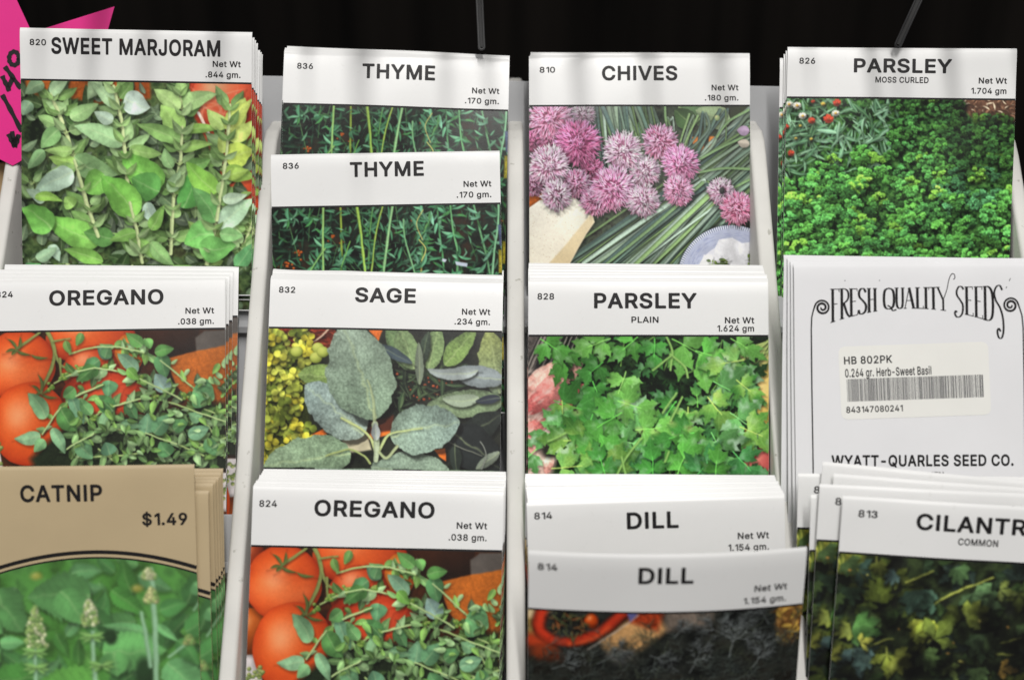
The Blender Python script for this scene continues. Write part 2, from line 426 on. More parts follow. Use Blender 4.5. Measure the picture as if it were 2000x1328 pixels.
def pic_thyme():
    p = Pic(23, rgb(24, 30, 24)); rs = p.rs
    p.noise_fill([rgb(8, 10, 9), rgb(22, 30, 23), rgb(34, 40, 32), rgb(48, 34, 24)], 60, 2.8)
    for x, y in ((60, 15), (170, 25), (75, 240), (105, 205), (60, 250), (40, 260), (620, 60), (740, 20), (120, 190), (300, 160), (260, 130)):
        for _ in range(4):
            p.ball(x + rs.randn() * 12, y + rs.randn() * 8, 6, 5, rgb(222, 110, 36), rgb(120, 46, 14), spec=.2, sh=0, soft=3)
    D = [rgb(36, 66, 48), rgb(28, 56, 42), rgb(46, 80, 58), rgb(24, 44, 34)]
    p.scatter(420, (-20, -20, 1010, 520), (26, 70), (.16, .3), D, soft=3, veins=0, mid=.05)
    Bc = [rgb(58, 112, 78), rgb(76, 136, 100), rgb(48, 98, 66), rgb(96, 150, 116), rgb(60, 120, 66)]
    for i in range(34):      # thin background stems
        x = rs.rand() * 1000; y = rs.rand() * 460; a = -1.57 + rs.randn() * .55; L = 80 + rs.rand() * 160
        p.stem([(x, y), (x + math.cos(a) * L, y + math.sin(a) * L)], 3.2, 4.5, rgb(80, 124, 74) * (.6 + rs.rand() * .5), sh=.2)
    p.scatter(230, (-20, -20, 1010, 500), (22, 56), (.16, .32), [c * .82 for c in Bc], soft=2, veins=0, mid=.08)
    S = [([(226, -5), (222, 120), (221, 260), (222, 330)], 13, (128, 166, 96)), ([(300, -5), (302, 130), (300, 330)], 10, (136, 160, 60)),
         ([(372, -5), (388, 120), (400, 260), (412, 330)], 15, (142, 176, 78)), ([(485, -5), (452, 120), (434, 260), (424, 330)], 10, (134, 160, 72)),
         ([(528, -5), (508, 110), (488, 250), (478, 330)], 15, (128, 170, 118)), ([(440, 10), (425, 120)], 8, (86, 136, 74)),
         ([(574, 60), (580, 150), (620, 300), (640, 420)], 10, (110, 156, 110)), ([(722, -5), (728, 110), (744, 260)], 9, (80, 140, 88)),
         ([(778, -5), (790, 120), (806, 200)], 10, (92, 146, 96)), ([(880, -5), (905, 110), (935, 240), (960, 420)], 10, (100, 152, 106)),
         ([(990, -5), (985, 90), (965, 220), (950, 400)], 12, (120, 170, 130)), ([(660, 20), (630, 80), (655, 150)], 7, (170, 160, 96)),
         ([(640, 150), (668, 190), (650, 240)], 8, (186, 178, 100)), ([(230, 180), (180, 250), (150, 300)], 9, (120, 160, 90)), ([(340, 150), (300, 260)], 7, (100, 150, 70)),
         ([(60, 60), (120, 30), (220, 60)], 4, (90, 120, 80)), ([(700, 40), (660, 120)], 6, (90, 140, 80))]
    for P, w, c in S:
        P = P + [(P[-1][0] - 8, P[-1][1] + 150)]
        p.stem(P, w * .9, w, rgb(*c), sh=.5)
        P = np.array(P, float)
        for i in range(7):
            k = rs.randint(len(P) - 1); t = rs.rand(); q = P[k] * (1 - t) + P[k + 1] * t
            for j in range(4):
                a_ = rs.rand() * 6.28; L = 24 + rs.rand() * 36
                p.leaf(q[0], q[1], q[0] + math.cos(a_) * L, q[1] + math.sin(a_) * L, 8 + rs.rand() * 9, Bc[rs.randint(5)] * (.9 + .45 * rs.rand()), veins=0, mid=.12, soft=1.6, bend=(rs.rand() - .5) * .3)
    p.scatter(60, (250, -10, 1010, 480), (26, 60), (.14, .28), [np.clip(c * 1.2, 0, 1) for c in Bc], soft=1.6, veins=0, mid=.12)
    p.scatter(46, (600, -10, 1010, 480), (34, 70), (.16, .28), [rgb(116, 176, 146), rgb(96, 160, 122)], soft=1.6, veins=0, mid=.12)
    for P, w, c in S:
        if rs.rand() < .8:
            p.stem(P, w * .55, w * .6, np.clip(rgb(*c) * 1.12, 0, 1), sh=.3)
    p.poly([(795, 245), (850, 256), (846, 272), (800, 262)], rgb(196, 206, 222), 2)
    p.poly([(740, 232), (760, 238), (752, 250), (738, 244)], rgb(206, 214, 226), 2)
    p.poly([(985, 90), (1010, 90), (1010, 190), (990, 180)], rgb(70, 80, 110), 6, rough=.3)
    p.poly([(985, 200), (1010, 200), (1010, 300), (985, 300)], rgb(150, 140, 40), 6, rough=.4)
    return p.done(bl=1, full=380, wob=.1, gain=1.04)


def pic_chives():
    p = Pic(37, rgb(60, 70, 60)); rs = p.rs

    def U(x, y):
        return (x - 143) / 1.152, (y - 400) / 1.152
    p.noise_fill([rgb(24, 30, 26), rgb(52, 62, 50), rgb(74, 84, 66), rgb(40, 36, 34)], 60, 2.2)
    p.poly([U(930, 400), U(1300, 400), U(1300, 560), U(1000, 540)], rgb(52, 58, 40), 10)
    p.leaf(*U(920, 400), *U(1130, 500), 90, rgb(84, 112, 74)); p.leaf(*U(1190, 480), *U(1010, 420), 110, rgb(150, 172, 130)); p.leaf(*U(1000, 500), *U(900, 420), 90, rgb(70, 98, 58))
    p.leaf(*U(800, 640), *U(740, 410), 120, rgb(104, 140, 92), veins=6); p.leaf(*U(600, 520), *U(570, 380), 80, rgb(110, 140, 84))
    for q in ([U(990, 560), U(1060, 555), U(1050, 640), U(1000, 630)], [U(1080, 555), U(1150, 560), U(1120, 610), U(1075, 620)], [U(1250, 430), U(1300, 430), U(1300, 490), U(1255, 470)],
              [U(1250, 720), U(1300, 740), U(1300, 850), U(1250, 790)], [U(1220, 560), U(1300, 540), U(1300, 640), U(1240, 640)]):
        p.poly(q, rgb(214, 128, 52), 5, rough=.15)
    GC = [rgb(122, 146, 128), rgb(102, 128, 114), rgb(140, 162, 138), rgb(124, 152, 102), rgb(92, 116, 110), rgb(152, 172, 156), rgb(106, 132, 94)]

    def stalks(n, A, B, C_, D_, w, bend=.03, dark=1.0):
        for i in range(n):
            t = rs.rand(); s = t + rs.randn() * .06
            a = (A[0] * (1 - t) + B[0] * t + rs.randn() * 6, A[1] * (1 - t) + B[1] * t + rs.randn() * 6)
            b = (C_[0] * (1 - s) + D_[0] * s + rs.randn() * 10, C_[1] * (1 - s) + D_[1] * s + rs.randn() * 10)
            m = ((a[0] + b[0]) / 2 + rs.randn() * bend * 300, (a[1] + b[1]) / 2 + rs.randn() * bend * 300)
            ww = w * (.6 + .7 * rs.rand())
            p.stem([a, m, b], ww, ww * .75, GC[rs.randint(7)] * dark * (.72 + .4 * rs.rand()), sh=.45, hi=.6)
    stalks(40, U(430, 380), U(780, 380), U(500, 760), U(860, 720), 17, .03)
    stalks(40, U(1290, 400), U(1290, 780), U(850, 900), U(1100, 900), 14, .05, .9)
    stalks(26, U(850, 470), U(1200, 420), U(870, 600), U(1010, 680), 12, .08, .9)
    stalks(150, U(1290, 500), U(1290, 900), U(330, 1230), U(1040, 1240), 17, .03)
    stalks(60, U(1010, 760), U(1180, 900), U(330, 1210), U(900, 1260), 19, .02, 1.08)
    for a, b, c in (((1290, 545), (1150, 610), (1020, 680)), ((1290, 725), (1150, 722), (1020, 745)), ((1290, 780), (1200, 830), (1180, 880)), ((850, 390), (852, 450), (858, 500)), ((1285, 420), (1180, 480), (1120, 560))):
        p.stem([U(*a), U(*b), U(*c)], 12, 10, rgb(128, 160, 112))
    p.leaf(*U(1290, 530), *U(1225, 525), 46, rgb(196, 170, 200), veins=0, mid=0); p.leaf(*U(1290, 600), *U(1228, 585), 40, rgb(206, 196, 180), veins=0, mid=0)
    p.ball(*U(1122, 460), 12, 13, rgb(176, 196, 140), rgb(120, 140, 90))
    # plate
    cx, cy, R = U(1195, 1300)[0], U(1195, 1300)[1], 246
    W = p.win(cx - R - 10, cy - R - 10, cx + R, cy + R)
    r, c, X, Y = W
    q = np.hypot((X - cx), (Y - cy) * 1.0); th = np.arctan2(Y - cy, X - cx)
    p.a[r, c] *= (1 - .5 * np.clip((R + 14 - q) / 14, 0, 1))[..., None]
    plate = np.where((q < R - 84)[..., None], rgb(226, 226, 234), rgb(178, 184, 206))
    tick = (np.sin(th * 150) > .1) & (q > R - 17)
    plate = np.where(tick[..., None], rgb(120, 128, 160), np.where((q > R - 17)[..., None], rgb(216, 220, 230), plate))
    plate = plate * (1 + (p.n1[r, c] - .5) * .15)[..., None]
    p.mix((r, c), np.clip(plate, 0, 1), np.clip((R - q) / 2 + .5, 0, 1))
    for k in range(60):
        a = -2.9 + rs.rand() * 1.7; rr = R - 26 - rs.rand() * 48
        p.stem([(cx + rr * math.cos(a), cy + rr * math.sin(a)), (cx + rr * math.cos(a + .1), cy + rr * math.sin(a + .1))], 2.5, 2.5, rgb(140, 148, 184), sh=0, al=.6)
    p.poly([U(1110, 1130), U(1130, 1090), U(1200, 1082), U(1250, 1110), U(1290, 1105), U(1290, 1230), U(1030, 1230), U(1050, 1170), U(1100, 1170)], rgb(236, 236, 240), 4)
    p.scatter(16, (*U(1080, 1190), *U(1180, 1230)), (14, 30), (.4, .6), [rgb(112, 138, 60), rgb(90, 112, 70)]); p.scatter(6, (*U(1260, 1180), *U(1300, 1230)), (14, 24), (.4, .6), [rgb(112, 138, 60)])
    # pale root and orange corner
    p.poly([U(130, 820), U(215, 820), U(225, 900), U(130, 960)], rgb(206, 106, 40), 3, rough=.12)
    p.poly([U(120, 940), U(200, 885), U(370, 868), U(462, 925), U(482, 1000), U(440, 1060), U(400, 1130), U(345, 1230), U(120, 1230)], rgb(255, 251, 238), 4, sh=.5, grad=(rgb(250, 240, 216), 60), n1=.06)
    p.poly([U(470, 950), U(482, 1000), U(440, 1060), U(400, 1130), U(345, 1230), U(230, 1230), U(330, 1120), U(420, 1010)], rgb(244, 228, 190), 9, grad=(rgb(226, 204, 160), 90), n1=.08)
    for _ in range(40):
        q = U(150 + rs.rand() * 250, 940 + rs.rand() * 250); p.ball(q[0], q[1], 1.6, 1.4, rgb(180, 150, 110), rgb(170, 140, 100), sh=0, spec=0, al=.6)

    def pom(x, y, R, c1, c2):
        x, y = U(x, y); R = R / 1.152 * 1.04
        p.ball(x, y, R * .88, R * .88, c1, c1 * .72, spec=0, soft=14, sh=.35, ly=-.3)
        n = int(190 + R * 2.6)
        for i in range(n):
            k = math.sqrt(1 - i / n); a = rs.rand() * 6.283
            rr = R * .80 * k; L = R * (.20 + .16 * rs.rand()) * (.7 + .4 * k)
            px, py = x + rr * math.cos(a), y + rr * math.sin(a)
            a2 = a + rs.randn() * .45 if k > .35 else rs.rand() * 6.28
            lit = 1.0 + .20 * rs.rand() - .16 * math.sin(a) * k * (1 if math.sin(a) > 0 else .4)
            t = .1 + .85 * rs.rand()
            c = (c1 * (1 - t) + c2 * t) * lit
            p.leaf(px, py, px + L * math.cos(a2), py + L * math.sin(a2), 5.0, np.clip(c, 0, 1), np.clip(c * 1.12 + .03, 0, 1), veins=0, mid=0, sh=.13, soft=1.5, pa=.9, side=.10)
        for i in range(7):
            a = rs.rand() * 6.28; p.ball(x + R * .3 * math.cos(a), y - R * .1 + R * .25 * math.sin(a), 4, 4, c1 * .5, c1 * .4, sh=0, spec=0, soft=4, al=.7)
    A = (rgb(222, 118, 160), rgb(246, 184, 208)); B_ = (rgb(226, 148, 184), rgb(250, 218, 230)); C2 = (rgb(204, 90, 138), rgb(234, 148, 182))
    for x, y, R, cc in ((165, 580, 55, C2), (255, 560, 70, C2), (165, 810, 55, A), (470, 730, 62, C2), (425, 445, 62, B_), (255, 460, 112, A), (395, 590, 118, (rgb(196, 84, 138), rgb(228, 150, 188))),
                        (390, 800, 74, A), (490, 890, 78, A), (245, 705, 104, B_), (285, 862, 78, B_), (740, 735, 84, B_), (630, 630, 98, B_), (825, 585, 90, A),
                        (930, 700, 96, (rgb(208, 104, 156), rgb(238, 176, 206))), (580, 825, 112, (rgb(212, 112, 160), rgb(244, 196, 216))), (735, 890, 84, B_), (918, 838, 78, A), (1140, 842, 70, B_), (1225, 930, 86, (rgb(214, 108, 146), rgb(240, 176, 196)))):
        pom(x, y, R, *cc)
    p.ball(*U(1146, 838), 12, 16, rgb(70, 70, 70), rgb(30, 34, 34), sh=0, spec=0, soft=5)
    return p.done(full=735, wob=0, gain=1.04)


def pic_moss():
    p = Pic(41, rgb(20, 40, 18)); rs = p.rs

    def U(x, y):
        return (x - 255) / 1.181, (y - 355) / 1.181
    p.noise_fill([rgb(8, 18, 8), rgb(26, 58, 22), rgb(40, 84, 32), rgb(66, 116, 46)], 15, 3)
    p.poly([U(1100, 350), U(1450, 350), U(1450, 470), U(1220, 450)], rgb(92, 60, 42), 12, rough=.5)
    p.scatter(60, (*U(1120, 355), *U(1440, 440)), (10, 40), (.15, .3), [rgb(130, 92, 66), rgb(80, 50, 36), rgb(196, 180, 150)], veins=0, mid=0)
    LG = [rgb(92, 140, 104), rgb(70, 120, 82), rgb(110, 156, 124), rgb(56, 100, 62)]
    p.scatter(260, (-20, -20, 470, 330), (40, 110), (.12, .2), LG, veins=0, mid=.2, soft=2)
    for x, y, R, k in ((270, 388, 22, 0), (310, 395, 25, 0), (240, 412, 20, 0), (340, 448, 22, 0), (512, 432, 22, 0), (387, 472, 22, 1), (475, 462, 30, 1), (517, 376, 24, 1), (255, 505, 18, 1), (225, 540, 22, 1),
                       (287, 642, 20, 1), (393, 372, 12, 1), (445, 386, 14, 2), (308, 566, 9, 2), (388, 568, 9, 2), (330, 500, 8, 2)):
        x, y = U(x, y); R /= 1.181
        c = (rgb(238, 236, 220), rgb(222, 62, 34), rgb(222, 196, 70))[k]
        for i in range(12):
            a = i * .5236 + rs.randn() * .1
            p.leaf(x, y, x + R * math.cos(a), y + R * .85 * math.sin(a), R * .55, c * (.85 + .15 * rs.rand()), veins=0, mid=0, sh=.2, soft=2)
        p.ball(x, y, R * .3, R * .27, rgb(214, 160, 40) if k != 1 else rgb(150, 40, 20), rgb(110, 60, 20), sh=0)

    def clump(x, y, R, c):
        for i in range(9):
            a = rs.rand() * 6.283; q = math.sqrt(rs.rand()) * R
            bx, by = x + q * math.cos(a), y + q * .72 * math.sin(a)
            rr = R * (.26 + .16 * rs.rand())
            cc = c * (.80 + .34 * rs.rand()) * (1.0 - .22 * (by - y) / R)
            p.ball(bx, by, rr, rr * .8, np.clip(cc, 0, 1), cc * .6, spec=.0, soft=4, sh=.2, lobes=5, ly=-.6, lx=-.15)
            for j in range(8):                           # frilled edge
                b = rs.rand() * 6.283; s = .55 + .5 * rs.rand()
                p.leaf(bx + rr * s * .5 * math.cos(b), by + rr * s * .4 * math.sin(b), bx + rr * s * 1.25 * math.cos(b), by + rr * s * math.sin(b), rr * .6,
                       np.clip(cc * (.82 + .42 * rs.rand()), 0, 1), np.clip(cc * (.95 + .35 * rs.rand()), 0, 1), veins=0, mid=0, sh=.16, soft=2.2, pa=1.25, pb=.6, serr=.3, nt=3)
    pts = []
    while len(pts) < 460:
        x = -20 + rs.rand() * 1050; y = rs.rand() * 830
        if (x < 470 and y < 300 - .45 * x + 60) or (x > 780 and y < 70 and rs.rand() < .8) or (x < 430 and y < 130):
            continue
        pts.append((x, y))
    pts.sort(key=lambda q: q[1])
    for x, y in pts:
        dk = .82 + .26 * min(1, max(0, (y - 40) / 330)); dk *= .85 + .3 * rs.rand()
        if x > 700 and y < 350:
            dk *= .8
        if rs.rand() < .10:
            dk *= .62
        t = rs.rand()
        c = (rgb(84, 160, 56) * (1 - t) + rgb(70, 144, 66) * t) * dk
        if rs.rand() < .09:
            c = rgb(118, 186, 56) * dk
        if 640 < x < 1000 and 300 < y < 500 and rs.rand() < .4:
            c = rgb(70, 138, 80) * dk
        clump(x, y, 19 + 13 * min(1, y / 400) + rs.rand() * 10, c)
    return p.done(full=815, bl=1, gain=1.36, sat=.84)


def pic_oregano():
    p = Pic(53, rgb(30, 22, 14)); rs = p.rs

    def U(x, y):
        return ((x - 148) / 1.453, (y - 550) / 1.453)
    p.noise_fill([rgb(24, 16, 10), rgb(56, 28, 14), rgb(84, 40, 18)], 90, 2)
    p.poly([U(1030, 540), U(1440, 540), U(1430, 700), U(1250, 730), U(1050, 700)], rgb(64, 30, 14), 10, grad=(rgb(20, 14, 12), 70))
    p.poly([U(1415, 600), U(1470, 560), U(1620, 555), U(1620, 690), U(1420, 700)], rgb(94, 86, 80), 8)
    p.poly([U(1230, 730), U(1400, 690), U(1620, 645), U(1620, 1180), U(1500, 1180), U(1300, 900)], rgb(206, 108, 30), 6, grad=(rgb(160, 74, 20), 100), rough=.16)
    p.poly([U(100, 1090), U(200, 1080), U(260, 1400), U(90, 1400)], rgb(222, 214, 214), 4)
    p.ball(*U(150, 620), 60, 90, rgb(150, 50, 20), rgb(60, 20, 10)); p.ball(*U(160, 1030), 80, 90, rgb(190, 84, 20), rgb(90, 36, 8))
    OR = (rgb(232, 92, 32), rgb(142, 30, 10))
    p.ball(*U(780, 600), 190, 110, *OR, spec=.35); p.ball(*U(1010, 700), 60, 90, rgb(226, 120, 30), rgb(140, 50, 10))
    p.ball(*U(780, 800), 120, 110, rgb(214, 70, 26), rgb(96, 20, 8)); p.ball(*U(860, 1010), 190, 170, rgb(200, 56, 22), rgb(80, 16, 8), lx=.1, ly=-.3, spec=.2)
    p.ball(*U(345, 755), 152, 150, rgb(236, 92, 30), rgb(150, 36, 10), spec=.55, lx=-.25, ly=-.1)
    p.stem([U(200, 790), U(330, 830), U(470, 800)], 60, 60, rgb(244, 124, 66), sh=0, soft=70, hi=0, al=.5)
    p.stem([U(250, 690), U(350, 720), U(450, 690)], 30, 30, rgb(190, 56, 20), sh=0, soft=50, hi=0, al=.4)
    p.ball(*U(410, 1115), 158, 176, rgb(240, 92, 28), rgb(168, 40, 10), spec=.55, lx=-.3, ly=-.2)
    p.stem([U(330, 1010), U(420, 1000)], 60, 60, rgb(250, 140, 84), sh=0, soft=80, hi=0, al=.45)
    # tomato stalks and calyx
    for P, w in (([(330, 650), (420, 590), (470, 550)], 13), ([(515, 550), (545, 620), (560, 700), (530, 800), (490, 880), (480, 920)], 17), ([(550, 610), (650, 596)], 9), ([(565, 690), (600, 760), (680, 790)], 11), ([(590, 720), (600, 820)], 12)):
        p.stem([U(*q) for q in P], w, w * .8, rgb(122, 132, 70))
    for a, b in (((330, 655), (275, 590)), ((330, 660), (265, 670)), ((330, 665), (300, 690)), ((330, 660), (420, 690)), ((340, 650), (350, 575)), ((420, 690), (520, 710)),
                 ((480, 920), (460, 810)), ((480, 930), (580, 960)), ((490, 930), (540, 880)), ((480, 930), (440, 950)), ((470, 930), (420, 880))):
        A = U(*a); B_ = U(*b); p.leaf(*A, *B_, 13, rgb(88, 102, 46), veins=0, mid=.1, bend=.12)
    # dense bed, lower right
    p.poly([U(600, 1160), U(760, 1060), U(1050, 1080), U(1600, 1000), U(1620, 1500), U(500, 1500), U(420, 1330)], rgb(30, 40, 24), 30, rough=.3)
    G = [rgb(108, 152, 88), rgb(128, 170, 104), rgb(96, 140, 68), rgb(146, 184, 126), rgb(118, 164, 76)]
    p.scatter(110, (*U(620, 1080), *U(1620, 1500)), (36, 70), (.4, .6), [c * .62 for c in G], soft=3)
    p.scatter(60, (*U(1000, 860), *U(1600, 1120)), (34, 66), (.4, .6), [c * .7 for c in G], soft=3)
    p.scatter(14, (*U(640, 640), *U(1200, 960)), (34, 66), (.4, .6), [c * .78 for c in G], soft=2.5)
    p.scatter(80, (*U(680, 1090), *U(1620, 1500)), (34, 62), (.42, .6), [c * .88 for c in G], soft=2)
    for _ in range(30):
        q = U(110 + rs.rand() * 150, 1230 + rs.rand() * 140); p.ball(q[0], q[1], 9, 8, rgb(150, 170, 90), rgb(80, 100, 50))
    S = [[(490, 1180), (545, 1100), (600, 1020), (690, 950), (850, 885)], [(640, 1275), (800, 1185), (930, 1162), (1110, 1190), (1300, 1260), (1460, 1335)],
         [(740, 1120), (800, 1080), (920, 1020), (1080, 975), (1250, 1000), (1420, 1065), (1600, 1128)], [(560, 870), (700, 800), (800, 780), (930, 800), (1080, 855), (1250, 940), (1330, 990)],
         [(650, 690), (800, 650), (950, 650), (1100, 690), (1200, 740), (1390, 900), (1450, 960)], [(1470, 1050), (1600, 1100)], [(1490, 1150), (1580, 1300), (1590, 1350)],
         [(1380, 1235), (1560, 1310)], [(1420, 1285), (1600, 1225)], [(700, 1330), (900, 1325), (1060, 1315)], [(1140, 1130), (1150, 1200)], [(830, 1280), (980, 1400)]]
    for P in S:
        P = [U(*q) for q in P]
        p.stem(P, 8, 9, rgb(158, 184, 112))
        P = np.array(P)
        for i in range(int(len(P) * 1.3)):
            k = rs.randint(len(P) - 1); t = rs.rand(); q = P[k] * (1 - t) + P[k + 1] * t
            a0 = rs.rand() * 6.28
            for s in (0, 3.14):
                a_ = a0 + s + rs.randn() * .3; L = 30 + rs.rand() * 38
                if q[0] < 330 and rs.rand() < .7:
                    continue
                p.leaf(q[0], q[1], q[0] + math.cos(a_) * L, q[1] + math.sin(a_) * L, L * (.42 + rs.rand() * .14), np.clip(G[rs.randint(5)] * (.9 + .35 * rs.rand()), 0, 1), bend=(rs.rand() - .5) * .24, pa=.66, pb=.8, gloss=.15)
    for x, y in ((620, 830), (715, 790), (870, 775), (1080, 845), (540, 900), (1340, 960), (800, 1085), (1160, 960)):
        q = U(x, y)
        for _ in range(9):
            p.ball(q[0] + rs.randn() * 8, q[1] + rs.randn() * 8, 8, 7, rgb(132, 170, 70), rgb(76, 116, 40), sh=.2)
    Lf = [(515, 1080, 400, 925, 60, (112, 156, 110)), (480, 1190, 322, 1205, 50, (128, 172, 128)), (548, 1145, 630, 1300, 44, (120, 166, 122)), (660, 950, 740, 1125, 46, (108, 158, 118)),
          (915, 1035, 828, 1165, 46, (120, 164, 116)), (890, 855, 880, 960, 60, (84, 136, 92)), (1065, 810, 940, 690, 52, (112, 152, 120)), (1200, 700, 1240, 850, 66, (84, 138, 84)),
          (1400, 930, 1530, 985, 112, (88, 144, 88), (104, 158, 104)), (1250, 930, 1170, 820, 60, (140, 174, 162)), (1165, 690, 1285, 665, 44, (86, 142, 70)), (1090, 650, 990, 565, 48, (96, 154, 78)),
          (900, 720, 820, 640, 44, (100, 146, 112)), (830, 730, 735, 790, 50, (76, 124, 78)), (1110, 1190, 1130, 1065, 70, (104, 152, 112)), (1160, 1190, 1250, 1080, 62, (92, 142, 98)),
          (790, 1065, 715, 965, 46, (92, 142, 84)), (910, 1050, 815, 950, 60, (66, 112, 62)), (600, 1030, 700, 1170, 70, (74, 122, 62)), (1110, 600, 1140, 670, 36, (98, 156, 80)), (720, 560, 690, 640, 30, (96, 140, 70)),
          (620, 610, 660, 690, 30, (104, 144, 70)), (820, 780, 700, 860, 56, (70, 116, 58)), (680, 900, 610, 960, 50, (84, 134, 74)), (1000, 790, 1070, 860, 40, (110, 168, 70)), (860, 720, 890, 640, 46, (86, 132, 84)),
          (1280, 1170, 1370, 1120, 50, (84, 134, 80)), (1370, 1210, 1500, 1160, 50, (112, 160, 120)), (1260, 1330, 1200, 1240, 60, (80, 130, 80)), (700, 1250, 790, 1340, 60, (100, 150, 104)), (500, 1210, 440, 1290, 44, (108, 156, 104)), (960, 1130, 1080, 1150, 40, (110, 158, 112)),
          (900, 1320, 870, 1240, 60, (92, 140, 104)), (1480, 1230, 1560, 1340, 50, (90, 142, 90)), (1000, 1000, 1060, 1100, 46, (78, 126, 76)), (1450, 1110, 1370, 1070, 44, (110, 156, 110))]
    for l in Lf:
        p.leaf(*U(l[0], l[1]), *U(l[2], l[3]), l[4] * 1.15, np.clip(rgb(*l[5]) * 1.1, 0, 1), rgb(*l[6]) * 1.06 if len(l) > 6 else None, bend=(rs.rand() - .5) * .16, veins=4, vs=.05, mid=.18, pa=.68, pb=.74, gloss=.16, side=.09)
    for _ in range(110):
        x = 640 + rs.rand() * 960; y = 760 + rs.rand() * 560; a_ = rs.rand() * 6.28; L = 26 + rs.rand() * 30
        if y < 1000 + .28 * (900 - x) and rs.rand() < .6:
            continue
        q = U(x, y); p.leaf(q[0], q[1], q[0] + L * math.cos(a_), q[1] + L * math.sin(a_), L * .5, np.clip(G[rs.randint(5)] * (.8 + .45 * rs.rand()), 0, 1), bend=(rs.rand() - .5) * .2, pa=.66, pb=.8, gloss=.15)
    for P in S[:5]:
        P = [U(*q) for q in P]
        for q0, q1 in zip(P[:-1], P[1:]):
            if rs.rand() < .35:
                p.stem([q0, q1], 6.5, 6.5, rgb(176, 202, 134), sh=.3)
    return p.done(sat=.92, bl=1, full=600, gain=1.04)


